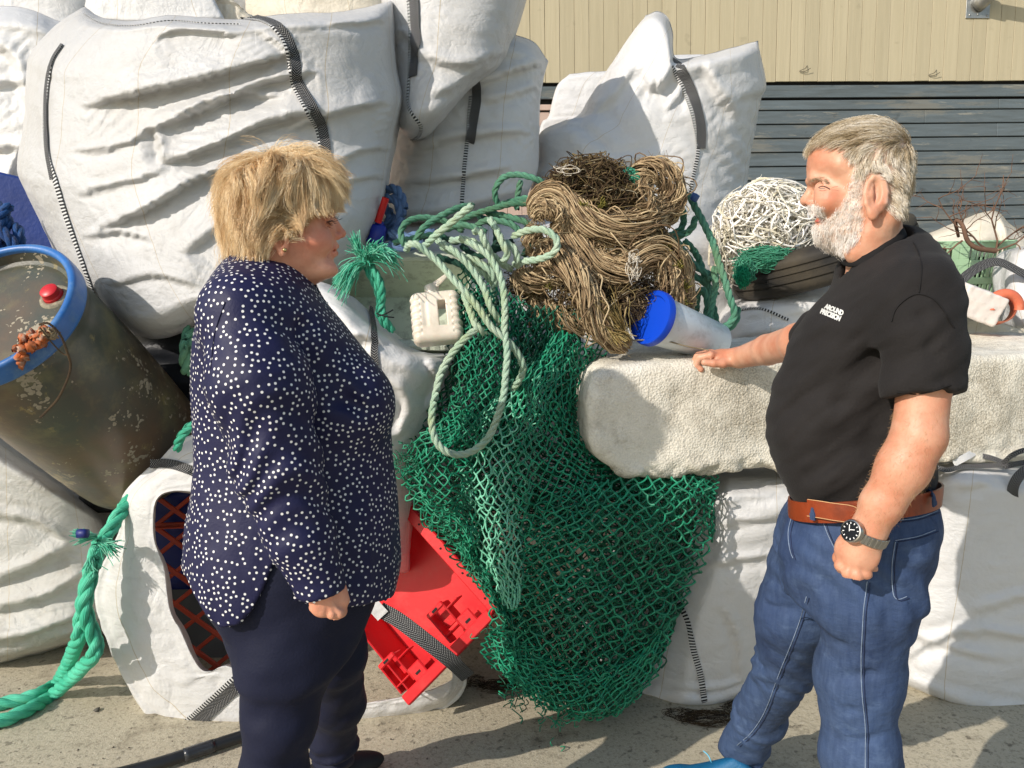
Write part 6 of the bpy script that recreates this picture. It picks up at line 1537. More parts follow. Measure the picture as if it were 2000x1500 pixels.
def f_mhead(p):
    d = f_mh0(p); ym = p.copy(); ym[:, 1] = YH-np.abs(p[:, 1]-YH)        # features mirrored about the mid-plane
    d = smin(d, sd_cone(ym, Q(1588, 362, 0), Q(1577, 391, 0), .0075, .0105), .010)
    d = smin(d, sd_ell(ym, Q(1576, 391.5, 0), (.0115, .012, .0105)), .006)
    d = smin(d, sd_ell(ym, Q(1587, 395, -.013), (.0125, .0075, .0085)), .005)
    d = smax(d, -sd_ell(ym, Q(1581, 401, -.0075), (.006, .004, .004)), .003)
    d = smin(d, sd_chain(ym, [Q(1582, 353, -.010), Q(1592, 349, -.030), Q(1610, 356, -.047)], [.0075, .0085, .006], .006), .012)
    d = smax(d, -sd_ell(ym, Q(1598, 365, -.037), (.017, .014, .0105)), .010)
    d = smin(d, sd_ell(ym, Q(1605, 367, -.033), (.0125, .0125, .0115)), .004)
    d = smax(d, -sd_chain(ym, [Q(1598, 367, -.046), Q(1607, 366.5, -.049), Q(1617, 369, -.053)], [.0008, .0012, .0006]), .002)
    d = smin(d, sd_chain(ym, [Q(1597, 374, -.040), Q(1607, 377, -.048), Q(1618, 374, -.054)], [.003, .0035, .002]), .008)
    d = smin(d, sd_ell(ym, Q(1618, 393, -.048), (.024, .018, .020)), .02)
    # open mouth between moustache and lower lip
    d = smin(d, sd_chain(ym, [Q(1592, 418, 0), Q(1600, 421, -.016), Q(1610, 427, -.027)], [.0055, .0045, .003]), .006)
    d = smax(d, -sd_chain(ym, [Q(1593, 426, 0), Q(1603, 425.5, -.018), Q(1609, 427, -.028)], [.0052, .0042, .002]), .003)
    d = smin(d, sd_chain(ym, [Q(1598, 433, 0), Q(1604, 432, -.016), Q(1610, 429, -.026)], [.0062, .005, .003]), .005)
    # ear
    ec = Q(1709, 381, -.079); eR = axes_from((.32, -.92, .12), (.05, 0, 1)); q = (ym-ec) @ eR     # q: x up, y fore-aft, z outwards
    e = sd_ell(q, (0, 0, 0), (.034, .0195, .0085)); e = smax(e, -sd_ell(q, (.003, .002, .008), (.022, .0105, .010)), .003)
    ring = sd_chain(q, [np.array([.0315*math.cos(a), .0175*math.sin(a), .0035]) for a in np.linspace(-2.0, 2.7, 9)], [.0040]*9, .002); e = smin(e, ring, .003)
    e = smin(e, sd_ell(q, (-.033, .003, .002), (.011, .009, .006)), .006); e = smin(e, sd_chain(q, [(.016, .006, .002), (0, .008, .003), (-.016, .004, .002)], [.0032, .003, .003]), .003)
    d = smin(d, e, .004)
    # neck folds
    d = smin(d, sd_cone(ym, Q(1735, 420, -.045), Q(1668, 492, -.048), .018, .014), .03)
    return d+.0004*perlin(p*90)
hlo = P(1555, 575, YH)-[0.01, .125, 0]; hhi = P(1795, 225, YH)+[0.01, .125, 0]
VH, FH = snets(f_mhead, hlo, hhi, .0030)
recH = bvh_of(VH, FH)
# arms and hands
AE, AW = P(1795, 852, 1.385), P(1695, 1038, 1.375)
ash = P(1790, 600, 1.43)
def f_larm(p):
    d = sd_chain(p, [ash, P(1806, 740, 1.40), AE, P(1765, 915, 1.38), P(1722, 985, 1.375), AW], [.045, .041, .040, .039, .033, .0270], .012)
    d = smin(d, sd_ell(p, P(1765, 905, 1.375), (.033, .033, .05), axes_from(AE-AW, (1, 0, 0))), .02)
    # back of the hand, knuckles, curled fingers, thumb
    hx = unit(P(1660, 1112, 1.37)-AW); hR = axes_from((-.25, -.95, .15), hx)
    pc = P(1674, 1078, 1.375); d = smin(d, sd_ell(p, pc, (.037, .037, .0175), hR), .016)
    d = smin(d, sd_cone(p, AW, pc, .0270, .026), .015)
    K = [P(1643, 1104, 1.372), P(1657, 1118, 1.362), P(1674, 1124, 1.360), P(1691, 1120, 1.366)]
    I = [P(1652, 1124, 1.398), P(1664, 1133, 1.398), P(1679, 1135, 1.398), P(1695, 1130, 1.398)]
    T = [P(1668, 1122, 1.424), P(1677, 1126, 1.424), P(1690, 1126, 1.42), P(1703, 1122, 1.412)]
    E = [P(1676, 1106, 1.415), P(1684, 1108, 1.415), P(1695, 1110, 1.412), P(1706, 1110, 1.405)]
    for k, r in enumerate((.0100, .0103, .0098, .0088)):
        d = smin(d, sd_chain(p, [pc+(K[k]-pc)*.35, K[k], I[k], T[k], E[k]], [.009, r*1.10, r, r*.93, r*.85], .003), .0028)
    d = smin(d, sd_chain(p, [P(1652, 1066, 1.392), P(1640, 1090, 1.402), P(1648, 1110, 1.415), P(1660, 1118, 1.424)], [.013, .0115, .0105, .009], .004), .008)
    for k in range(4): d = smin(d, sd_cone(p, AW+(pc-AW)*.35+hR[:, 2]*.016, K[k]+hR[:, 2]*.006, .0022, .0030), .006)
    return d
VL, FL = snets(f_larm, np.min([P(1625, 1150, 1.3), P(1860, 560, 1.3)], 0)-[.02, .02, .0], np.max([P(1870, 560, 1.5), P(1640, 1140, 1.5)], 0)+[.03, .03, .02], .0032)
RW = PWL(1446, 698, 2.15)
def f_rarm(p):
    d = sd_chain(p, [P(1700, 600, 1.74), P(1640, 652, 1.78), P(1560, 668, 1.92), P(1500, 683, 2.08), RW], [.050, .047, .0435, .0385, .030], .012)
    pc = PWL(1412, 697, 2.18); d = smin(d, sd_ell(p, pc, (.046, .040, .019), axes_from((.1, -.15, 1), unit(pc-RW))), .020)
    d = smin(d, sd_cone(p, RW, pc, .026, .021), .012)
    for k, (u, v, y, r) in enumerate([(1388, 700, 2.16, .0108), (1383, 698, 2.18, .0112), (1384, 696, 2.20, .0108), (1390, 695, 2.22, .0095)]):
        K = PWL(u, v-6, y); I = K+np.array([-.030, .004, -.008]); T = I+np.array([-.012, .002, -.022]); E = T+np.array([.014, 0, -.012])
        d = smin(d, sd_chain(p, [pc+(K-pc)*.4, K, I, T, E], [.011, r*1.05, r, r*.92, r*.82], .003), .004)
    d = smin(d, sd_chain(p, [PWL(1432, 705, 2.15), PWL(1412, 710, 2.14), PWL(1394, 710, 2.14), PWL(1376, 708, 2.145)], [.013, .0125, .011, .0095], .004), .008)
    return d
_a = np.array([P(1340, 740, 2.45), P(1340, 600, 2.0), P(1740, 560, 1.7), P(1740, 740, 2.45)]); VRr, FRr = snets(f_rarm, _a.min(0)-[.03, .05, .05], _a.max(0)+[.06, .10, .06], .0036)
# legs and trunk under the clothes, so that the figure is whole
t_tab = [(470, 1772, 1712, .06), (500, 1808, 1664, .115), (530, 1836, 1634, .16), (570, 1852, 1606, .195), (620, 1857, 1568, .21), (680, 1858, 1531, .20), (740, 1856, 1509, .195), (800, 1848, 1496, .19), (850, 1840, 1495, .19), (900, 1832, 1504, .187), (940, 1825, 1524, .18), (972, 1818, 1550, .175), (990, 1818, 1556, .172)]
f_tr = lvl(t_tab, YM)
hipN, hipF = P(1740, 1085, 1.55), P(1600, 1075, 1.72)
LN = [P(1718, 1040, 1.54), P(1700, 1160, 1.53), P(1676, 1320, 1.54), P(1682, 1480, 1.55), P(1690, 1640, 1.57), P(1694, 1790, 1.60)]
LF = [P(1615, 1035, 1.70), P(1555, 1190, 1.74), P(1532, 1300, 1.84), P(1482, 1402, 1.97), P(1448, 1468, 2.06)]
def f_core(p): return smin(smin(f_tr(p)+.045, sd_chain(p, LN, [.07, .065, .048, .05, .045, .035], .02), .02), sd_chain(p, LF, [.07, .06, .046, .045, .035], .02), .02)
c_lo = np.minimum(P(1380, 1500, 2.1), P(1900, 1850, 1.45)); c_hi = P(1900, 470, 1.9)
VC, FC = snets(f_core, np.array([P(1420, 1500, 2.1)[0]-.05, 1.36, .03]), np.array([P(1900, 700, YM)[0], 2.25, P(1700, 480, 1.6)[2]]), .022, 1)
V = np.vstack([VH, VL, VRr, VC]); F = np.vstack([FH, FL+len(VH), FRr+len(VH)+len(VL), FC+len(VH)+len(VL)+len(VRr)])
u_, v_ = pxof(V)
def soft(d, w): return np.clip(.5-d/w, 0, 1)
beard_px = [(1676, 330), (1690, 345), (1684, 380), (1682, 400), (1684, 420), (1682, 450), (1668, 476), (1650, 496), (1600, 505), (1570, 470), (1570, 440), (1592, 440), (1604, 440), (1618, 434), (1622, 424), (1634, 412), (1646, 398), (1656, 380), (1664, 355), (1668, 335)]
must_px = [(1576, 403), (1590, 399), (1604, 406), (1612, 418), (1615, 430), (1608, 430), (1600, 421), (1588, 419), (1578, 414)]
scalp_px = [(1570, 300), (1590, 290), (1605, 280), (1625, 275), (1650, 284), (1664, 296), (1668, 320), (1672, 345), (1692, 342), (1708, 338), (1732, 348), (1738, 375), (1730, 405), (1745, 416), (1764, 420), (1800, 400), (1810, 200), (1560, 200), (1560, 300)]
hp = np.stack([u_, v_], 1); ishead = np.arange(len(V)) < len(VH)
db, dm, dsc = sd_poly2(hp, beard_px), sd_poly2(hp, must_px), sd_poly2(hp, scalp_px)
hairm = np.where(ishead, np.maximum(np.maximum(soft(db, 10), soft(dm, 6)), soft(dsc, 12)*.9), 0)*.8
red = np.where(ishead, .35*np.exp(-((u_-1580)**2+(v_-393)**2)/14**2)+.30*np.exp(-((u_-1712)**2+(v_-385)**2)/30**2)+.22*np.exp(-((u_-1622)**2+(v_-385)**2)/26**2)+.18*np.exp(-((u_-1610)**2+(v_-330)**2)/30**2)+.5*np.exp(-((u_-1600)**2+(v_-432)**2)/7**2), .12)
man = mesh("person", V, F, SK_M, attrs={"hairm": hairm, "red": red})
tag(man, "grey bearded man in black t-shirt and blue jeans, one hand resting on the foam block", "person"); recentre(man, (P(1680, 1500, 1.6)[0], 1.65, 0))
# hair and beard
M_MH = m_fibre("man_hair", [(0, rgb((150, 130, 98))), (.25, rgb((196, 178, 146))), (.6, rgb((236, 226, 208))), (1, (.93, .90, .84))], .55, .35, True)
M_BD = m_fibre("man_beard", [(0, rgb((216, 202, 186))), (.5, rgb((244, 236, 228))), (1, (.95, .93, .90))], .6, .3, True)
def m_scalp(c): u, v = pxof(c); return (sd_poly2(np.stack([u, v], 1), scalp_px) < -1).astype(float)
r0, n0 = surf_sample(VH, FH, 900, 1, m_scalp)
def dir_m(p, n, t):
    u, v = pxof(p); top = np.clip((330-v)/60, 0, 1)[:, None]; fw = np.stack([-np.ones(len(p)), perlin(p*16)*.5, -.15-.5*np.clip((1640-u)/60, 0, 1)], 1)
    dn = np.stack([.15+np.clip((u-1700)/120, 0, .6), perlin(p*20)*.4, -np.ones(len(p))], 1); return unit(fw*top+dn*(1-top)+.25*np.stack([perlin(p*60), perlin(p*60+5), perlin(p*60+9)], 1))
u0, v0 = pxof(r0); Lh = .016+.030*np.clip((300-v0)/40, 0, 1)
Gd = grow(f_mhead, r0, n0, dir_m, Lh, 8, .0065)
hair_mesh("hair", fill_hair(Gd, 22, .0030, 2, .75, .0012), .00036, M_MH, man, 3, bias=lambda c: (lambda uv_: -.34*np.clip((318-uv_[1])/45, 0, 1)-.22*np.clip((uv_[0]-1745)/25, 0, 1)+.12)(pxof(c)))
def m_beard(c): u, v = pxof(c); q = np.stack([u, v], 1); return ((sd_poly2(q, beard_px) < 0) | (sd_poly2(q, must_px) < 0)).astype(float)
r1, n1 = surf_sample(VH, FH, 950, 4, m_beard)
def dir_b(p, n, t):
    u, v = pxof(p); mu = (v < 422) & (u < 1616); d = np.stack([-.35+0*u, perlin(p*20)*.3, -1+0*u], 1); d[mu] = np.stack([.25+0*u[mu], -.2*np.sign(p[mu, 1]-YH)*-1, -1+0*u[mu]], 1); return unit(d+.3*np.stack([perlin(p*70), perlin(p*70+5), perlin(p*70+9)], 1))
ub, vb = pxof(r1); Gb = grow(f_mhead, r1, n1, dir_b, 0.0050+.0050*np.clip((vb-400)/80, 0, 1), 6, .0018)
hair_mesh("beard", fill_hair(Gb, 16, .0030, 5, .9, .0008), .00034, M_BD, man, 6)
recH = dict(o=man, bvh=recH); MLASH = m_plain("lash", rgb((64, 38, 30)), .7, .1, 5, 0); MCREASE = m_plain("skin_crease", rgb((150, 84, 66)), .7, .1, 5, 0)
seam_line(recH, [(1599, 367), (1603, 364.5), (1609, 364), (1616, 367), (1621, 370)], .0010, MLASH, man, "eyelid_line", 12, .0004)
seam_line(recH, [(1601, 368), (1605, 368.2), (1611, 368)], .0007, m_plain("eye_sliver", rgb((120, 110, 104)), .25, .1, 5, 0), man, "eye", 8, .0002)  # grey sliver of the squinting eye
seam_line(recH, [(1600, 372), (1607, 373), (1614, 371)], .0005, MCREASE, man, "eyelid_line", 10, .0)
for pts in ([(1623, 368), (1630, 365), (1637, 364)], [(1623, 371), (1631, 371), (1639, 373)], [(1596, 361), (1604, 358), (1613, 359)], [(1596, 400), (1603, 408), (1608, 414)]): seam_line(recH, pts, .0004, MCREASE, man, "wrinkle", 9, -.0001)
seam_line(recH, [(1592, 424), (1598, 424), (1604, 425.5), (1609, 427.5)], .0019, m_plain("mouth_inside", rgb((60, 22, 20)), .6, .1, 5, 0), man, "mouth_opening", 9, .0004)
seam_line(recH, [(1595, 431.5), (1600, 432), (1606, 430.5), (1610, 428.5)], .0024, m_plain("lip", rgb((186, 98, 86)), .45, .2, 30, .0004, sss=.1), man, "lower_lip", 9, .0004)
bpx = catmull(np.array([(1581, 354), (1588, 350), (1597, 349), (1606, 352), (1614, 357)], float), 60); rsb = np.random.RandomState(14); S = []
for k in range(150):
    u, v = bpx[rsb.randint(60)]+rsb.normal(size=2)*[1.5, 1.4]; p, n = cast(recH, u, v)
    if p is None: continue
    if n @ ray(u, v) > 0: n = -n
    e = unit(np.array([.8, 0, -.25])+n*.35+rsb.normal(size=3)*.22); q = np.linspace(0, 1, 5)[:, None]; S.append(p+e*q*rsb.uniform(.004, .008))
hair_mesh("eyebrow", np.array(S), .00038, m_fibre("brow_hair", [(0, rgb((140, 108, 82))), (1, rgb((214, 190, 160)))], .6, .3, True), man, 7)
# T-shirt
sn, sf = P(1786, 585, 1.44), P(1712, 600, 1.78)
hemA, hemB = P(1748, 790, 1.38), P(1858, 768, 1.38)
def f_shirt(p):
    d = f_tr(p, 2.35); d = smin(d, sd_cone(p, P(1745, 520, YM), sn, .075, .070), .05); d = smin(d, sd_cone(p, P(1712, 520, YM), sf, .06, .062), .05)
    sl = sd_chain(p, [sn, P(1797, 660, 1.415), P(1806, 790, 1.395)], [.072, .067, .0625], .03); ax_ = unit(P(1806, 790, 1.395)-sn)
    sl = smax(sl, (p-P(1804, 774, 1.395)) @ ax_, .006); d = smin(d, sl, .016)
    s2 = sd_cone(p, sf, P(1600, 655, 1.86), .066, .062); d = smin(d, s2, .03)
    # neckline
    nk = sd_cone(p, P(1714, 535, YH), P(1702, 440, YH), .052, .066)
    d = smax(d, -nk, .006)
    # sag folds: from the armpit across the belly, and hem tension
    q = p*np.array([1.0, .6, 1.0]); a = q[:, 0]*.75+q[:, 2]*.66; b = -q[:, 0]*.66+q[:, 2]*.75
    w = fbm(np.stack([a*5, q[:, 1]*5, b*19], 1), 3)*.0085+.004*fbm(np.stack([q[:, 0]*9, q[:, 1]*7, q[:, 2]*12], 1), 2)+.0045*(1-2*np.abs(perlin(np.stack([a*4+3, q[:, 1]*4, b*13], 1))))
    for (A_, B_, amp, wd) in ((P(1760, 660, 1.42), P(1640, 780, 1.44), .009, .020), (P(1752, 700, 1.42), P(1700, 880, 1.44), .009, .022), (P(1745, 640, 1.43), P(1640, 690, 1.45), .006, .016), (P(1800, 620, 1.36), P(1840, 760, 1.36), .007, .014), (P(1700, 860, 1.44), P(1580, 930, 1.45), .006, .014)):
        w = w+amp*np.exp(-(np.maximum(sd_cone(p, A_, B_, 0, 0), 0)/wd)**2)*np.sign(.5)
    return d+w*np.where(p[:, 2] > P(1700, 960, 1.6)[2], 1, .5)
lo = np.array([P(1485, 850, YM)[0]-.06, 1.28, P(1700, 1000, YM)[2]-.02]); hi = np.array([P(1875, 600, YM)[0]+.03, 1.98, P(1720, 445, YM)[2]+.02])
VS, FS = snets(f_shirt, lo, hi, .0058)
M_TS = m_plain("black_cotton", (.0150, .0130, .0125), .86, .25, 7, .0010, .28, 220); M_TS.node_tree.nodes["Principled BSDF"].inputs["Sheen Weight"].default_value = .03
ts = mesh("t_shirt", VS, FS, M_TS, man); recS = dict(o=ts, bvh=bvh_of(VS, FS))
M_TSR = m_plain("black_ribbing", (.011, .010, .010), .85, .2, 9, .0008, .25)
seam_line(recS, [(1742, 628), (1752, 600), (1790, 574), (1830, 590), (1862, 640)], .0014, M_TSR, ts, "shoulder_seam")
seam_line(recS, [(1752, 766), (1800, 768), (1856, 752)], .0010, M_TSR, ts, "sleeve_hem")
seam_line(recS, [(1775, 462), (1790, 485), (1800, 520), (1795, 572)], .0011, M_TSR, ts, "shoulder_seam")
nk = catmull(np.array([P(1650, 506, YH), P(1662, 512, YH-.045), P(1690, 509, YH-.066), P(1730, 485, YH-.058), P(1758, 462, YH-.03), P(1766, 455, YH), P(1758, 462, YH+.03), P(1730, 485, YH+.058), P(1690, 509, YH+.066), P(1662, 512, YH+.045)]), 80, True)
V, F, uv = ribbon(nk, unit(nk-np.array([nk[:, 0].mean(), YH, 0])*[1, 1, 0]-[0, 0, 1]*nk)*1.0+[0, 0, .4], .018, .003); mesh("collar", V, F, M_TSR, ts)
# chest lettering
def glyphs(text, size):
    cu = bpy.data.curves.new("lettering", 'FONT'); cu.body = text; cu.size = size; cu.extrude = .0; cu.offset = .0008*size/.012; cu.space_line = .92; cu.space_character = .92; ob = bpy.data.objects.new("lettering", cu); SC.collection.objects.link(ob)
    bpy.context.view_layer.update(); me = bpy.data.meshes.new_from_object(ob.evaluated_get(bpy.context.evaluated_depsgraph_get())); Vv = np.array([v.co[:] for v in me.vertices]); Ff = [tuple(p.vertices) for p in me.polygons]
    bpy.data.objects.remove(ob); return Vv, Ff
try:
    Vt, Ft = glyphs("  AROUND\nPRECISION", .0130); Vt = Vt[:, :2]; w_ = Vt[:, 0].max()
    out = []; uu, vv = [], []
    for x, y in Vt:
        k = x/w_; out_px = (1605+39*k-3*(y/.013)*0 + 5*(y/.0125+.45), 602+16*k-11.5*(y/.0125)-1); p, n = cast(recS, *out_px)
        if p is None: p, n = P(*out_px, 1.5), -_F
        if n @ _F > 0: n = -n
        out.append(p+n*.0016)
    mesh("lettering", np.array(out), Ft, m_plain("print_ink", rgb((206, 206, 200)), .7, .1, 20, 0), ts, False)
except Exception as e: print("lettering", e)

# jeans
j_tab = [(955, 1824, 1552, .180), (985, 1826, 1549, .182), (1020, 1822, 1532, .184), (1060, 1808, 1522, .18), (1100, 1790, 1522, .175), (1140, 1774, 1524, .165), (1165, 1764, 1528, .155)]
f_pel = lvl(j_tab, YM)
JF = [(P(a, b, y), P(c, e, y2), am, wd) for a, b, y, c, e, y2, am, wd in ((1610, 1130, 1.50, 1700, 1110, 1.45, .008, .010), (1600, 1160, 1.50, 1690, 1165, 1.45, .008, .010), (1520, 1130, 1.60, 1590, 1150, 1.55, .008, .010), (1500, 1180, 1.68, 1570, 1200, 1.62, .008, .010),
    (1610, 1260, 1.47, 1720, 1240, 1.47, .006, .011), (1612, 1330, 1.47, 1700, 1310, 1.47, .007, .011), (1650, 1390, 1.47, 1740, 1350, 1.50, .007, .011), (1470, 1290, 1.78, 1560, 1320, 1.78, .009, .010), (1480, 1330, 1.80, 1555, 1345, 1.80, .008, .010), (1440, 1400, 1.92, 1520, 1410, 1.92, .010, .010),
    (1640, 1450, 1.48, 1720, 1440, 1.48, .007, .010), (1750, 1130, 1.50, 1790, 1080, 1.55, .009, .012), (1740, 1200, 1.50, 1780, 1150, 1.55, .008, .012), (1430, 1440, 2.0, 1500, 1460, 2.0, .011, .010))]
def f_jean(p):
    d = f_pel(p, 2.4); a = sd_chain(p, LN, [.102, .092, .073, .070, .070, .070], .035); b = sd_chain(p, LF, [.100, .083, .068, .065, .062], .035)
    b = smax(b, (p-P(1446, 1470, 2.06)) @ unit(LF[-1]-LF[-2]), .005)
    a = smax(a, .10-p[:, 2], .004)
    d = smin(smin(d, a, .035), b, .03)
    z = p[:, 2]
    w = .0050*fbm(np.stack([p[:, 0]*7, p[:, 1]*6, z*8+p[:, 0]*9], 1), 3)+.0016*fbm(p*26, 2)+.0040*(1-2*np.abs(perlin(np.stack([p[:, 0]*7, p[:, 1]*6, z*8-p[:, 0]*9], 1))))
    for A_, B_, am, wd in JF: w = w+am*np.exp(-(np.maximum(sd_cone(p, A_, B_, 0, 0), 0)/wd)**2)
    kn = np.exp(-((z-P(1520, 1300, 1.84)[2])/.12)**2); w = w+kn*.003*np.sin(z*110+14*perlin(p*5))*(p[:, 1] > 1.66)
    an = np.exp(-((z-.10)/.13)**2); w = w+an*.008*np.sin(z*90+12*perlin(p*5)); cr = np.exp(-((z-P(1600, 1150, 1.5)[2])/.10)**2); w = w+cr*.003*np.sin((z*1.0+p[:, 0]*.5)*95+14*perlin(p*5))
    return d+w
lo = np.array([P(1388, 1470, 2.06)[0]-.05, 1.34, .05]); hi = np.array([P(1840, 1000, YM)[0]+.03, 2.26, P(1700, 955, YM)[2]+.02])
VJ, FJ = snets(f_jean, lo, hi, .0062)
def m_denim():
    t = NT("denim"); n1 = t.noise(5, 5, .6); c = t.mix(t.ramp(n1, [(.36, 0.0), (.66, 1.0)]), rgb((22, 36, 64)), rgb((42, 62, 98)))
    c = t.mix(t.math('MULTIPLY', t.noise(90, 3, .7, sc=(1, 1, .12)), .35), c, rgb((112, 134, 168)))
    c = t.mix(t.math('MULTIPLY', t.ramp(t.noise(16, 5, .7, sc=(1, 1, 2.4)), [(.55, 0.0), (.72, 1.0)]), .22), c, rgb((108, 130, 162)))
    c = t.mix(t.math('MULTIPLY', t.ramp(t.noise(3.2, 3, .5), [(.50, 0.0), (.68, 1.0)]), .40), c, rgb((22, 38, 76)))
    n = t.bump(t.noise(240, 3, .7), .0007, .8); n = t.bump(t.noise(34, 4, .6, sc=(1, 1, 1.8)), .0035, .8, n); return t.set(col=c, rough=.78, spec=.25, nrm=n)
jn_ = mesh("jeans", VJ, FJ, m_denim(), man); recJ = dict(o=jn_, bvh=bvh_of(VJ, FJ)); M_ST = m_plain("denim_stitch", rgb((126, 142, 166)), .8, .4, 60, 0); M_STD = m_plain("denim_fold", rgb((24, 38, 72)), .8, .4, 60, 0)
for pts in ([(1694, 1135), (1688, 1180), (1684, 1240), (1682, 1300), (1684, 1360), (1690, 1420), (1690, 1500)], [(1576, 1165), (1566, 1200), (1548, 1250), (1520, 1320), (1496, 1385), (1468, 1430), (1440, 1455)],
            [(1606, 1008), (1612, 1030), (1620, 1050), (1632, 1075), (1640, 1095)], [(1748, 1055), (1790, 1048), (1826, 1035)], [(1748, 1058), (1742, 1100), (1742, 1140), (1748, 1172), (1770, 1165)], [(1740, 1018), (1790, 1012), (1830, 998)], [(1548, 1008), (1540, 1040), (1545, 1080), (1550, 1090)]):
    seam_line(recJ, pts, .0009, M_ST, jn_, "stitching"); seam_line(recJ, [(u+5, v+3) for u, v in pts], .0010, M_STD, jn_, "seam_fold")
# belt
def f_off(f, p, o): return f(p)-o
th = np.linspace(0, 2*math.pi, 120, endpoint=False); bf, bb = P(1546, 985, YM), P(1833, 962, YM); cx = (bf+bb)/2; ha = (bb-bf)/2
n_ = 2.4; sg = lambda x: np.sign(x)*np.abs(x)**(2/n_)
br_ = cx+sg(np.cos(th))[:, None]*ha*1.012+sg(np.sin(th))[:, None]*np.array([0, .195, 0])
br_ = np.vstack([br_, br_[:1]]); br_[:, 2] += .17*(YM-br_[:, 1]); V, F, uv = ribbon(br_, unit((br_-cx)*[1, 1, 0]), .037, .0035)
MBT = m_plain("tan_leather", rgb((138, 58, 26)), .42, .35, 14, .0008, dirt=rgb((86, 36, 18)), dirtamt=.5, dscale=18); MEG = m_plain("leather_edge", rgb((206, 160, 112)), .6, .3, 20, 0)
belt = mesh("belt", V, F, MBT, man, uv=uv, sharp=40); recB = dict(o=belt, bvh=bvh_of(V, F))
tp, tnn = on_surface(recB, [(1584, 990), (1604, 993), (1630, 997), (1660, 1001), (1686, 1004)], 26, .005)
if tp is not None:
    V, F, uv = ribbon(tp, tnn, np.concatenate([np.full(18, .031), [.031, .030, .029, .027, .023, .018, .011, .004]]), .003); tip = mesh("belt_tip", V, F, MBT, belt, sharp=40)
    V, F = strands(np.array([tp+tnn*.0035+np.array([0, 0, 1])*.5*np.concatenate([np.full(18, .031), [.031, .030, .029, .027, .023, .018, .011, .004]])[:, None]*s for s in (1, -1)]), .0008, 5); mesh("leather_edge", V, F, MEG, tip)
for u, v in ((1592, 986), (1722, 975), (1812, 958)):
    lp, ln_ = on_surface(recB, [(u-3, v-26), (u, v), (u+3, v+27)], 10, .008)
    if lp is not None: V, F, uv = ribbon(lp, ln_, .011, .003); mesh("belt_loop", V, F, jn_.data.materials[0], jn_, sharp=40)
seam_line(recB, [(1620, 970), (1700, 966), (1740, 964)], .0010, MEG, belt, "leather_edge")
# shoe
so, sh = G(1292, 1512, .02), G(1452, 1560, .02); sdv = unit((sh-so)*[1, 1, 0]); MSB = m_plain("blue_mesh_fabric", rgb((8, 92, 136)), .6, .3, 30, .0015, bscale=160)
def f_shoe(p):
    q = p-so; a = q @ sdv; s_ = np.cross([0, 0, 1.0], sdv); b = q @ s_; z = p[:, 2]; t = np.clip(a/.29, 0, 1)
    w = .030+.020*np.sin(np.clip(t*1.15+.18, 0, 1)*math.pi); h = .045+.075*np.clip((t-.25)/.45, 0, 1)**1.2
    e = ((np.abs((a-.145)/.15))**2.6+(np.abs(b/w))**2.4+(np.abs((z-.02)/h))**2.2)**(1/2.4); return smax((e-1)*.035, .012-z, .006)
V, F = snets(f_shoe, np.minimum(so, sh)-[.05, .09, .02], np.maximum(so, sh)+[.06, .09, .15], .0045); shoe = mesh("shoe", V, F, MSB, man); recShoe = dict(o=shoe, bvh=bvh_of(V, F))
def f_sole(p):
    q = p-so; a = q @ sdv; s_ = np.cross([0, 0, 1.0], sdv); b = q @ s_; t = np.clip(a/.29, 0, 1); w = .034+.020*np.sin(np.clip(t*1.15+.18, 0, 1)*math.pi)
    e = ((np.abs((a-.145)/.156))**2.6+(np.abs(b/w))**2.4)**(1/2.4); return smax(smax((e-1)*.04, p[:, 2]-.026, .004), .002-p[:, 2], .004)
V, F = snets(f_sole, np.minimum(so, sh)-[.05, .09, .02], np.maximum(so, sh)+[.06, .09, .05], .005); mesh("sole", V, F, m_plain("teal_sole", rgb((70, 140, 150)), .6, .2, 20, .001), shoe)
for k in range(5): seam_line(recShoe, [(1346+7*k, 1472-1.0*k), (1356+7*k, 1480-1*k), (1362+7*k, 1490)], .0018, m_plain("lace", rgb((110, 190, 216)), .7, .1, 9, 0), shoe, "lace", 8, .002)
so2 = np.array([P(1690, 1790, 1.6)[0], 1.6, 0]); V, F = snets(lambda p: smax(sd_ell(p, so2+[-.07, 0, .03], (.15, .052, .075)), .004-p[:, 2], .01), so2-[.25, .08, .01], so2+[.12, .08, .13], .01); mesh("shoe", V, F, MSB, man)
# watch
wc = AW+(P(1672, 1080, 1.375)-AW)*.12; wa = unit(P(1672, 1080, 1.375)-P(1722, 985, 1.375)); WRm = axes_from(wa, (-.8, -.6, 0))
MST = m_plain("brushed_steel", (.40, .39, .37), .28, .2, 30, 0, metal=1.0)
th = np.linspace(0, 2*math.pi, 73); ring = wc+.0335*np.cos(th)[:, None]*WRm[:, 0]+.0300*np.sin(th)[:, None]*WRm[:, 1]
V, F, uv = ribbon(ring, unit(ring-wc), .017, .0030); watch = mesh("watch", V, F, MST, man, uv=uv, sharp=30); nt = MST.node_tree
wlk = []
for k in range(26):
    a = 2*math.pi*k/26; c = wc+.0355*math.cos(a)*WRm[:, 0]+.0320*math.sin(a)*WRm[:, 1]; o_ = unit(c-wc); wlk.append(box(c, (.0062, .0165, .0036), np.stack([np.cross(wa, o_), wa, o_], 1), .001))
V, F = merge_poly(wlk); mesh("bracelet_links", V, F, MST, watch, False)["kind"] = "stuff"
wd_ = unit(WRm[:, 0]*.92+np.array([0, -.35, .1])); cc_ = wc+wd_*.0350
V, F = lathe([(0, .0), (.0195, .0), (.0200, .006), (.0185, .0095), (.0165, .0100), (.0163, .0085)], 40, cc_, axes_from(wd_)); mesh("watch_case", V, F, MST, watch, sharp=30)
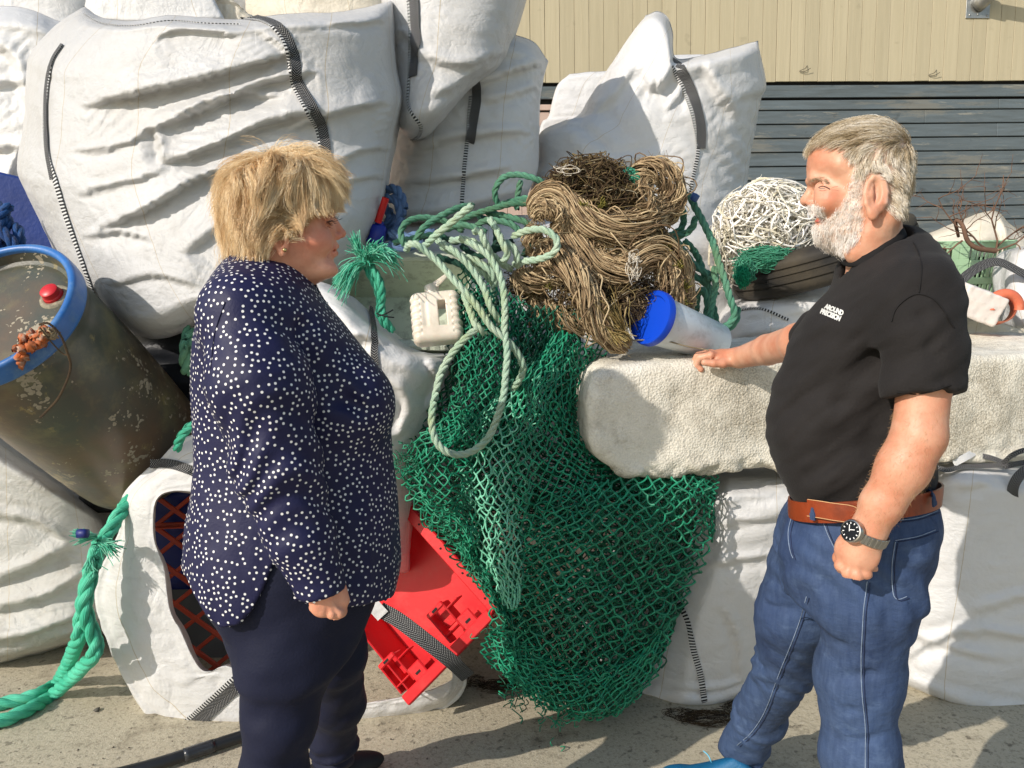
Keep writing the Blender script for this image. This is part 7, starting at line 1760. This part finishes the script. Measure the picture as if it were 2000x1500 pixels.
V, F = lathe([(0, .0088), (.0163, .0088)], 40, cc_, axes_from(wd_)); mesh("dial", V, F, m_plain("black_dial", (.008, .008, .01), .2, .1, 9, 0), watch)
dR = axes_from(wd_); mk_ = [box(cc_+dR @ np.array([.0132*math.cos(a), .0132*math.sin(a), .0092]), (.0030, .0014, .0006), dR @ np.array([[math.cos(a), -math.sin(a), 0], [math.sin(a), math.cos(a), 0], [0, 0, 1]])) for a in np.arange(12)*math.pi/6]
mk_ += [box(cc_+dR @ np.array([.003, .002, .0094]), (.009, .0013, .0005), dR), box(cc_+dR @ np.array([-.002, .005, .0096]), (.0012, .011, .0005), dR)]
V, F = merge_poly(mk_); mesh("hour_marks", V, F, m_plain("white_marks", (.8, .8, .78), .5, .05, 9, 0), watch, False)["kind"] = "stuff"
# arm hair
def m_arm(c): u, v = pxof(c); return ((v > 800) & (v < 1040)).astype(float)
r2, n2 = surf_sample(VL, FL, 1300, 9, m_arm); q = np.linspace(0, 1, 4)[None, :, None]; dd = unit(unit(AW-AE)[None]*.8+n2*.35+.5*np.random.RandomState(3).normal(size=n2.shape)); dd = dd-n2*np.minimum(0, (dd*n2).sum(1, keepdims=True))
hair_mesh("arm_hair", r2[:, None]+dd[:, None]*q*.007, .00015, m_fibre("arm_hair_gold", [(0, rgb((150, 100, 66))), (1, rgb((226, 190, 140)))], .5, .3, True), man, 12)

# ================================================================= the woman
YW = 1.62; YK = 1.60
set_frame(575)
SK_W = m_skin2("skin_fair", rgb((224, 164, 134)), rgb((206, 134, 106)), rgb((206, 168, 118)))
wpoly = [(652, 428), (656, 445), (657, 456), (655, 466), (659, 474), (661, 481), (657, 487), (656, 494), (655, 501), (651, 507), (654, 516), (655, 525), (650, 536), (634, 546), (616, 556), (600, 564), (594, 582), (604, 640), (470, 640), (452, 560), (468, 515), (456, 470), (448, 430), (447, 385), (462, 342), (500, 316), (545, 306), (590, 308), (626, 326), (648, 356), (658, 392), (657, 414)]
ww = [(650, 400, .046), (620, 380, .064), (560, 350, .076), (560, 320, .066), (500, 370, .076), (455, 400, .058), (651, 432, .022), (640, 435, .046), (615, 440, .062), (655, 460, .020), (640, 462, .048), (612, 475, .068), (659, 480, .020), (646, 494, .040), (653, 500, .026), (650, 522, .030), (630, 520, .052), (600, 510, .068), (570, 480, .075), (600, 545, .060), (530, 480, .076), (540, 540, .062), (530, 600, .062), (480, 520, .056)]
f_wh0 = head_sdf(wpoly, ww, YK)
def Qw(u, v, dy): return P(u, v, YK+dy)
def f_whead(p):
    d = f_wh0(p); ym = p.copy(); ym[:, 1] = YK-np.abs(p[:, 1]-YK)
    pn = p.copy(); pn[:, 1] = YK+.006-np.abs(p[:, 1]-YK-.006)
    d = smin(d, sd_cone(pn, Qw(653, 431, .006), Qw(666, 455, .006), .0065, .0085), .008); d = smin(d, sd_ell(pn, Qw(666, 456, .006), (.0095, .0100, .0080)), .005)
    d = smin(d, sd_ell(pn, Qw(657.5, 461, -.006), (.0105, .0070, .0072)), .004); d = smax(d, -sd_ell(pn, Qw(663, 465, 0), (.005, .004, .0025)), .002)
    d = smin(d, sd_ell(ym, Qw(618, 472, -.050), (.030, .020, .027)), .025); d = smin(d, sd_ell(ym, Qw(628, 528, -.030), (.032, .028, .018)), .02)
    d = smax(d, -sd_ell(ym, Qw(646, 431, -.034), (.014, .013, .008)), .010); d = smin(d, sd_ell(ym, Qw(640, 432, -.031), (.0115, .0115, .0105)), .004)
    d = smin(d, sd_chain(ym, [Qw(658, 481, 0), Qw(652, 486, -.014), Qw(645, 492, -.024)], [.0048, .0040, .002]), .004)
    d = smax(d, -sd_chain(ym, [Qw(659, 487.5, 0), Qw(652, 489.5, -.016), Qw(644, 494, -.027)], [.0016, .0014, .001]), .003)
    d = smin(d, sd_chain(ym, [Qw(655, 495, 0), Qw(650, 496, -.013), Qw(645, 495, -.022)], [.0060, .0048, .002]), .004)
    d = smax(d, -sd_chain(ym, [Qw(646, 478, -.032), Qw(640, 490, -.040), Qw(638, 502, -.040)], [.002, .0022, .001]), .006)
    ec = Qw(548, 466, -.078); eR = axes_from((-.30, -.94, .05), (-.1, 0, 1)); q = (ym-ec) @ eR
    e = sd_ell(q, (0, 0, 0), (.030, .016, .007)); e = smax(e, -sd_ell(q, (.002, 0, .007), (.019, .009, .008)), .003); e = smin(e, sd_ell(q, (-.026, .001, .002), (.009, .0075, .0055)), .005); d = smin(d, e, .004)
    return d
VH, FH = snets(f_whead, P(440, 645, YK)-[.0, .115, 0], P(690, 298, YK)+[.0, .115, 0], .0030)
WW = P(628, 1150, 1.385)
def f_whand(p):
    d = sd_chain(p, [P(545, 900, 1.41), P(592, 1050, 1.395), WW], [.045, .040, .027], .02); hR = axes_from((.30, -.92, .1), (.45, 0, -1)); pc = P(640, 1172, 1.38)
    d = smin(d, sd_ell(p, pc, (.030, .035, .0165), hR), .012)
    K = [P(614, 1186, 1.378), P(630, 1194, 1.372), P(648, 1199, 1.370), P(663, 1198, 1.372)]
    for k, r in enumerate((.0085, .0088, .0086, .0080)):
        I = K[k]+np.array([.004, .022, -.007]); T = I+np.array([.002, .018, .010]); E = T+np.array([-.002, -.004, .018])
        d = smin(d, sd_chain(p, [pc+(K[k]-pc)*.35, K[k], I, T, E], [.009, r*1.08, r, r*.92, r*.82], .003), .0026)
        d = smin(d, sd_cone(p, pc+[0, -.014, .01], K[k]+[0, -.006, .004], .002, .0028), .005)
    d = smin(d, sd_chain(p, [P(664, 1150, 1.388), P(671, 1172, 1.385), P(666, 1194, 1.392), P(656, 1205, 1.402)], [.0125, .0105, .0092, .008], .004), .008)
    return d
VA, FA = snets(f_whand, P(540, 1235, 1.38)-[.02, .07, 0], P(700, 890, 1.38)+[.02, .12, 0], .0032)
w_tab = [(508, 450, 566, .07), (530, 428, 588, .125), (560, 408, 612, .165), (600, 392, 642, .185), (650, 378, 682, .19), (700, 373, 720, .178), (760, 372, 752, .17), (800, 374, 761, .165), (850, 376, 762, .162), (900, 376, 766, .165), (950, 371, 772, .175), (1000, 361, 776, .19), (1060, 357, 780, .20), (1110, 360, 782, .205), (1150, 370, 776, .20), (1200, 392, 765, .19), (1240, 420, 740, .18)]
f_wt = lvl(w_tab, YW)
WN = [P(585, 1120, 1.56), P(565, 1280, 1.54), P(548, 1400, 1.53), P(535, 1520, 1.53), P(530, 1660, 1.54), P(528, 1800, 1.56)]
WF_ = [P(610, 1120, 1.70), P(650, 1270, 1.78), P(662, 1370, 1.90), P(652, 1440, 2.00), P(650, 1490, 2.07)]
def f_wcore(p): return smin(smin(f_wt(p)+.055, sd_chain(p, WN, [.08, .080, .06, .055, .045, .035], .03), .03), sd_chain(p, WF_, [.07, .06, .05, .045, .035], .03), .03)
VC, FC = snets(f_wcore, np.array([P(345, 1060, YW)[0]-.02, 1.38, .03]), np.array([P(790, 1100, YW)[0]+.06, 2.14, P(500, 520, YW)[2]]), .022, 1)
V = np.vstack([VH, VA, VC]); F = np.vstack([FH, FA+len(VH), FC+len(VH)+len(VA)]); u_, v_ = pxof(V); ishead = np.arange(len(V)) < len(VH)
wsc_px = [(670, 340), (668, 400), (662, 412), (648, 408), (628, 418), (606, 432), (590, 448), (578, 470), (562, 468), (545, 456), (534, 462), (530, 486), (522, 506), (500, 520), (470, 528), (430, 530), (420, 280), (660, 280)]
dsc = sd_poly2(np.stack([u_, v_], 1), wsc_px); hairm = np.where(ishead, soft(dsc, 10), 0)*.95
red = np.where(ishead, .25*np.exp(-((u_-615)**2+(v_-478)**2)/26**2)+.3*np.exp(-((u_-668)**2+(v_-458)**2)/10**2)+.55*np.exp(-((u_-653)**2+(v_-490)**2)/9**2), .1)
wom = mesh("person", V, F, SK_W, attrs={"hairm": hairm, "red": red}); tag(wom, "short haired blonde woman in a white dotted navy blouse and dark trousers", "person"); recentre(wom, (P(560, 1500, 1.6)[0], 1.6, 0))
# hair: a tousled layered cut
M_WH = m_fibre("blonde_hair", [(0, rgb((184, 144, 100))), (.3, rgb((226, 190, 140))), (.62, rgb((246, 220, 174))), (1, (.98, .88, .68))], .42, .5, True)
def m_wsc(c): u, v = pxof(c); return (sd_poly2(np.stack([u, v], 1), wsc_px) < -2).astype(float)
crown = P(535, 318, YK)
def dir_w(p, n, t):
    u, v = pxof(p); r = unit((p-crown)*[1, 1, .6]); fr = np.clip((u-560)/90, 0, 1)[:, None]; dn = np.array([[0, 0, -1.0]])
    sw = np.stack([perlin(p*9+3), perlin(p*9+8), perlin(p*9+14)*.6], 1)+.35*np.stack([perlin(p*24+3), perlin(p*24+8), perlin(p*24+14)], 1)
    fwd = np.array([[.55, -.15, -.75]]); bk = np.array([[-.22, -.1, -1.0]])*1.0
    low = np.clip((v-330)/60, 0, 1)[:, None]
    return unit(r*(1-low)*1.2+low*(fwd*fr+bk*(1-fr))+sw*.95+np.array([[0, 0, -.12]]))
r0, n0 = surf_sample(VH, FH, 800, 21, m_wsc); u0, v0 = pxof(r0); bnd = lambda u: np.interp(u, [480, 520, 545, 575, 600, 630, 665], [530, 510, 494, 464, 444, 420, 400]); Lmax = lambda u, v: np.where(u > 520, np.maximum(.012, (bnd(u+10)-v)*.00105+.004), .2); Lw = np.minimum(.055+.04*np.clip((450-v0)/130, 0, 1), Lmax(u0, v0))
rsx = np.random.RandomState(5)
Ga = grow(f_whead, r0, n0, dir_w, Lw*rsx.uniform(.75, 1.1, len(Lw)), 11, .013, .55)
r1, n1 = surf_sample(VH, FH, 620, 22, m_wsc); u1, v1 = pxof(r1); Lw1 = np.minimum(.058+.045*np.clip((450-v1)/130, 0, 1), Lmax(u1, v1))*rsx.uniform(.8, 1.15, len(r1))
Gb2 = grow(f_whead, r1, n1, dir_w, Lw1, 11, .028, .6)
rb_, nb_ = surf_sample(VH, FH, 130, 23, lambda c: m_wsc(c)*((lambda uv_: (uv_[0] < 500) | (uv_[1] < 340))(pxof(c))).astype(float)); Gc = grow(f_whead, rb_, nb_, lambda p, n, t: unit(dir_w(p, n, t)+n*.75+.35*np.stack([perlin(p*40), perlin(p*40+4), perlin(p*40+8)], 1)), .075, 11, .036, .7)
# fringe
fr0 = np.array([P(rsx.uniform(600, 652), rsx.uniform(330, 362), YK-.045+rsx.uniform(-.012, .05)) for _ in range(90)]); gq = unit(sgrad(f_whead, fr0, .002)); fr0 = fr0-gq*f_whead(fr0)[:, None]
Gf = grow(f_whead, fr0, unit(sgrad(f_whead, fr0, .002)), lambda p, n, t: unit(np.array([[.30, -.12, -1.0]])+.25*np.stack([perlin(p*30), perlin(p*30+4), perlin(p*30+8)], 1)), .040*rsx.uniform(.6, 1.1, 90), 11, .012, .5)
S = np.concatenate([fill_hair(Ga, 16, .0042, 31, .45, .0016), fill_hair(Gb2, 14, .0044, 32, .40, .0022), fill_hair(Gf, 14, .0030, 34, .25)]); hair_mesh("hair", S, .00040, M_WH, wom, 33)
S = fill_hair(Gc, 8, .0050, 35, .7, .004); hair_mesh("flyaway_hair", S, .00042, M_WH, wom, 36)
V, F = lathe([(0, .003), (.003, .0025), (.0045, 0), (.003, -.002), (0, -.002)], 14, P(556, 488, YK-.088), axes_from((-.2, -1, .1))); mesh("earring", V, F, m_plain("gold", (.75, .6, .3), .25, .1, 5, 0, metal=1.0), wom)
S = np.concatenate([tuft(Qw(655, 428, -.012), (.9, -.3, .4), 14, .009, .25, 0, 301), tuft(Qw(645, 433, -.044), (.8, -.6, -.1), 22, .010, .30, 0, 302)]); hair_mesh("eyelash", S, .00045, m_fibre("lash_dark", [(0, (.01, .008, .006)), (1, (.03, .02, .015))], .6, .3, True), wom, 37)
V, F = strands(catmull(np.array([Qw(650, 431, -.036), Qw(645, 432.5, -.0425), Qw(638, 434, -.047)]), 8)[None], .0011, 5); mesh("eyelid_line", V, F, m_plain("lash2", rgb((74, 46, 36)), .7, .1, 5, 0), wom)

# blouse
YQ = 1.47
hx = PP([(350, 1150, YQ), (368, 1168, YQ), (400, 1200, YQ), (432, 1222, YQ), (470, 1205, YQ), (492, 1180, YQ), (516, 1135, YQ), (536, 1085, YQ), (556, 1080, YQ), (590, 1155, YQ), (650, 1168, YQ), (730, 1158, YQ+.05), (765, 1150, YQ+.12), (800, 1130, YQ+.15)])
wsh = P(472, 612, 1.475); wel = P(540, 900, 1.425)
def f_blouse(p):
    d = f_wt(p, 2.25); d = smin(d, sd_cone(p, P(510, 560, YW), wsh, .070, .074), .05); d = smin(d, sd_cone(p, P(530, 560, YW), P(520, 600, 1.77), .065, .066), .05)
    d = smin(d, sd_ell(p, P(686, 785, 1.53), (.080, .08, .080)), .05)
    arm = sd_chain(p, [wsh, P(508, 745, 1.435), wel, P(588, 1050, 1.41), P(628, 1158, 1.395)], [.074, .086, .075, .058, .046], .03)
    a2 = unit(P(628, 1158, 1.395)-P(588, 1050, 1.41)); arm = smax(arm, (p-P(630, 1156, 1.395)) @ unit(a2+np.array([-.15, 0, .0])), .004)
    q = p
    wA = .0062*fbm(np.stack([q[:, 0]*7, q[:, 1]*7, q[:, 2]*10+q[:, 0]*7], 1), 3)
    e1_ = np.exp(-((p[:, 2]-wel[2])/.13)**2); wA = wA+e1_*.0040*np.sin((p[:, 2]*1.0-p[:, 0]*.75)*85+13*perlin(p*5)); arm = arm+wA
    wB = .0075*fbm(np.stack([q[:, 0]*13, q[:, 1]*9, q[:, 2]*3.0], 1), 3)*np.clip((1.30-p[:, 2])*2.2, .25, 1.2)
    for (A_, B_, amp, wd) in ((P(600, 700, 1.44), P(700, 800, 1.46), .012, .018), (P(620, 780, 1.43), P(740, 790, 1.5), .010, .016), (P(590, 640, 1.45), P(620, 900, 1.43), .014, .016), (P(430, 660, 1.45), P(440, 860, 1.43), .012, .014), (P(440, 860, 1.43), P(500, 1060, 1.42), .014, .016), (P(410, 900, 1.45), P(400, 1060, 1.46), .010, .020), (P(640, 900, 1.43), P(690, 1120, 1.43), .010, .022)):
        wB = wB+amp*np.exp(-(np.maximum(sd_cone(p, A_, B_, 0, 0), 0)/wd)**2)
    d = smin(d+wB, arm, .004)
    nk_ = sd_cone(p, P(520, 590, YK), P(520, 490, YK), .062, .070); nk_ = smin(nk_, sd_chain(p, [P(585, 560, YK), P(640, 610, YK)], [.030, .020]), .02); d = smax(d, -nk_, .005)
    zh = np.interp(p[:, 0], hx[:, 0], hx[:, 2]); isarm = arm < d+.02
    return np.where(arm < .012, d, smax(d, zh-p[:, 2], .004))
lo = np.array([P(345, 1060, YW)[0]-.03, 1.30, P(430, 1225, YW)[2]-.03]); hi = np.array([P(790, 1100, YW)[0]+.02, 1.90, P(500, 500, YW)[2]+.03])
VB, FB = snets(f_blouse, lo, hi, .0058)
M_BL = m_plain("navy_crepe", rgb((22, 23, 62)), .6, .15, 6, .0008, .35, 200); M_DT = m_plain("white_dot", (.72, .71, .70), .6, .03, 6, 0)
# printed dots, laid on the cloth
NB = vnormals(VB, FB); r0, n0 = surf_sample(VB, FB, 26000, 51); okm = n0[:, 1] < .75; r0, n0 = r0[okm], n0[okm]
cell = {}; keep = []; dmin = .0088; g_ = np.floor(r0/dmin).astype(int)
for i in range(len(r0)):
    k = tuple(g_[i]); bad = False
    for dx in (-1, 0, 1):
        for dy in (-1, 0, 1):
            for dz in (-1, 0, 1):
                for j in cell.get((k[0]+dx, k[1]+dy, k[2]+dz), ()):
                    e = r0[i]-r0[j]
                    if e @ e < dmin*dmin: bad = True; break
                if bad: break
            if bad: break
        if bad: break
    if not bad: cell.setdefault(k, []).append(i); keep.append(i)
rd, nd = r0[keep], n0[keep]; rsd = np.random.RandomState(8); kk = rsd.rand(len(rd)) < .86; rd, nd = rd[kk], nd[kk]
ref = np.array([.3, .5, .8]); t1 = unit(np.cross(nd, ref)); t2 = np.cross(nd, t1); a = np.arange(8)*math.pi/4; rr = .00255
Vd = (rd+nd*.0007)[:, None]+rr*(t1[:, None]*np.cos(a)[None, :, None]+t2[:, None]*np.sin(a)[None, :, None]); m0 = len(Vd)
Fd = (np.array([[0, 1, 2, 3], [0, 3, 4, 7], [4, 5, 6, 7]])[None]+(np.arange(m0)*8)[:, None, None]).reshape(-1, 4)
V = np.vstack([VB, Vd.reshape(-1, 3)]); F = np.vstack([FB, Fd+len(VB)]); mi = np.concatenate([np.zeros(len(FB)), np.ones(len(Fd))])
blo = mesh("blouse", V, F, [M_BL, M_DT], wom, midx=mi); recBl = dict(o=blo, bvh=bvh_of(VB, FB))
V, F, uv = ribbon(catmull(np.array([P(592, 562, YK-.02), P(606, 576, YK-.01), P(622, 588, YK+.01), P(634, 604, YK+.03), P(640, 620, YK+.04)]), 24), np.repeat(np.array([[.4, -.8, .5]]), 24, 0), .024, .002); mesh("collar_edge", V, F, M_BL, blo)
seam_line(recBl, [(440, 590), (420, 650), (412, 720)], .0009, M_BL, blo, "sleeve_seam")
# trousers
M_TR = m_plain("dark_navy_trouser", rgb((20, 24, 46)), .72, .2, 5, .0008, .25, 200)
wp_tab = [(1030, 380, 760, .185), (1090, 382, 755, .185), (1150, 398, 742, .18), (1200, 428, 722, .17), (1240, 446, 706, .16), (1260, 456, 700, .155)]
f_wp = lvl(wp_tab, YW)
def f_tr2(p):
    d = smin(f_wp(p, 2.4), sd_chain(p, WN, [.112, .092, .072, .062, .060, .060], .04), .05); b = sd_chain(p, WF_, [.098, .078, .064, .056, .054], .04); d = smin(d, b, .03)
    z = p[:, 2]; w = .004*fbm(p*np.array([8, 8, 14]), 3); an = np.exp(-((z-.10)/.10)**2)*(p[:, 1] > 1.8); w = w+an*.010*np.sin(z*100+5*perlin(p*7)); w = w+.0045*(1-2*np.abs(perlin(np.stack([p[:, 0]*5, p[:, 1]*6, z*7-p[:, 0]*8], 1))))
    return smax(d+w, .03-z, .01)
VT, FT = snets(f_tr2, np.array([P(395, 1200, YW)[0]-.04, 1.36, .02]), np.array([P(760, 1200, YW)[0]+.08, 2.16, P(560, 1025, YW)[2]]), .008); tro = mesh("trousers", VT, FT, M_TR, wom)
ws = G(735, 1500, .0); wsd = unit(np.array([1.0, .15, 0])); wt0 = ws-wsd*.23
V, F = snets(lambda p: smax(sd_ell(p, wt0+wsd*.12+[0, 0, .028], (.135, .045, .040), np.stack([wsd, np.cross([0, 0, 1], wsd), [0, 0, 1]], 1)), .003-p[:, 2], .008), wt0-[.08, .12, .02], ws+[.08, .12, .09], .006); mesh("shoe", V, F, m_plain("black_suede", (.010, .010, .012), .7, .2, 9, .001), wom)
ws2 = np.array([P(528, 1800, 1.56)[0], 1.56, 0]); V, F = snets(lambda p: smax(sd_ell(p, ws2+[.06, 0, .03], (.14, .045, .06)), .003-p[:, 2], .008), ws2-[.12, .08, .01], ws2+[.24, .08, .11], .01); mesh("shoe", V, F, bpy.data.materials["black_suede"], wom)
set_frame()
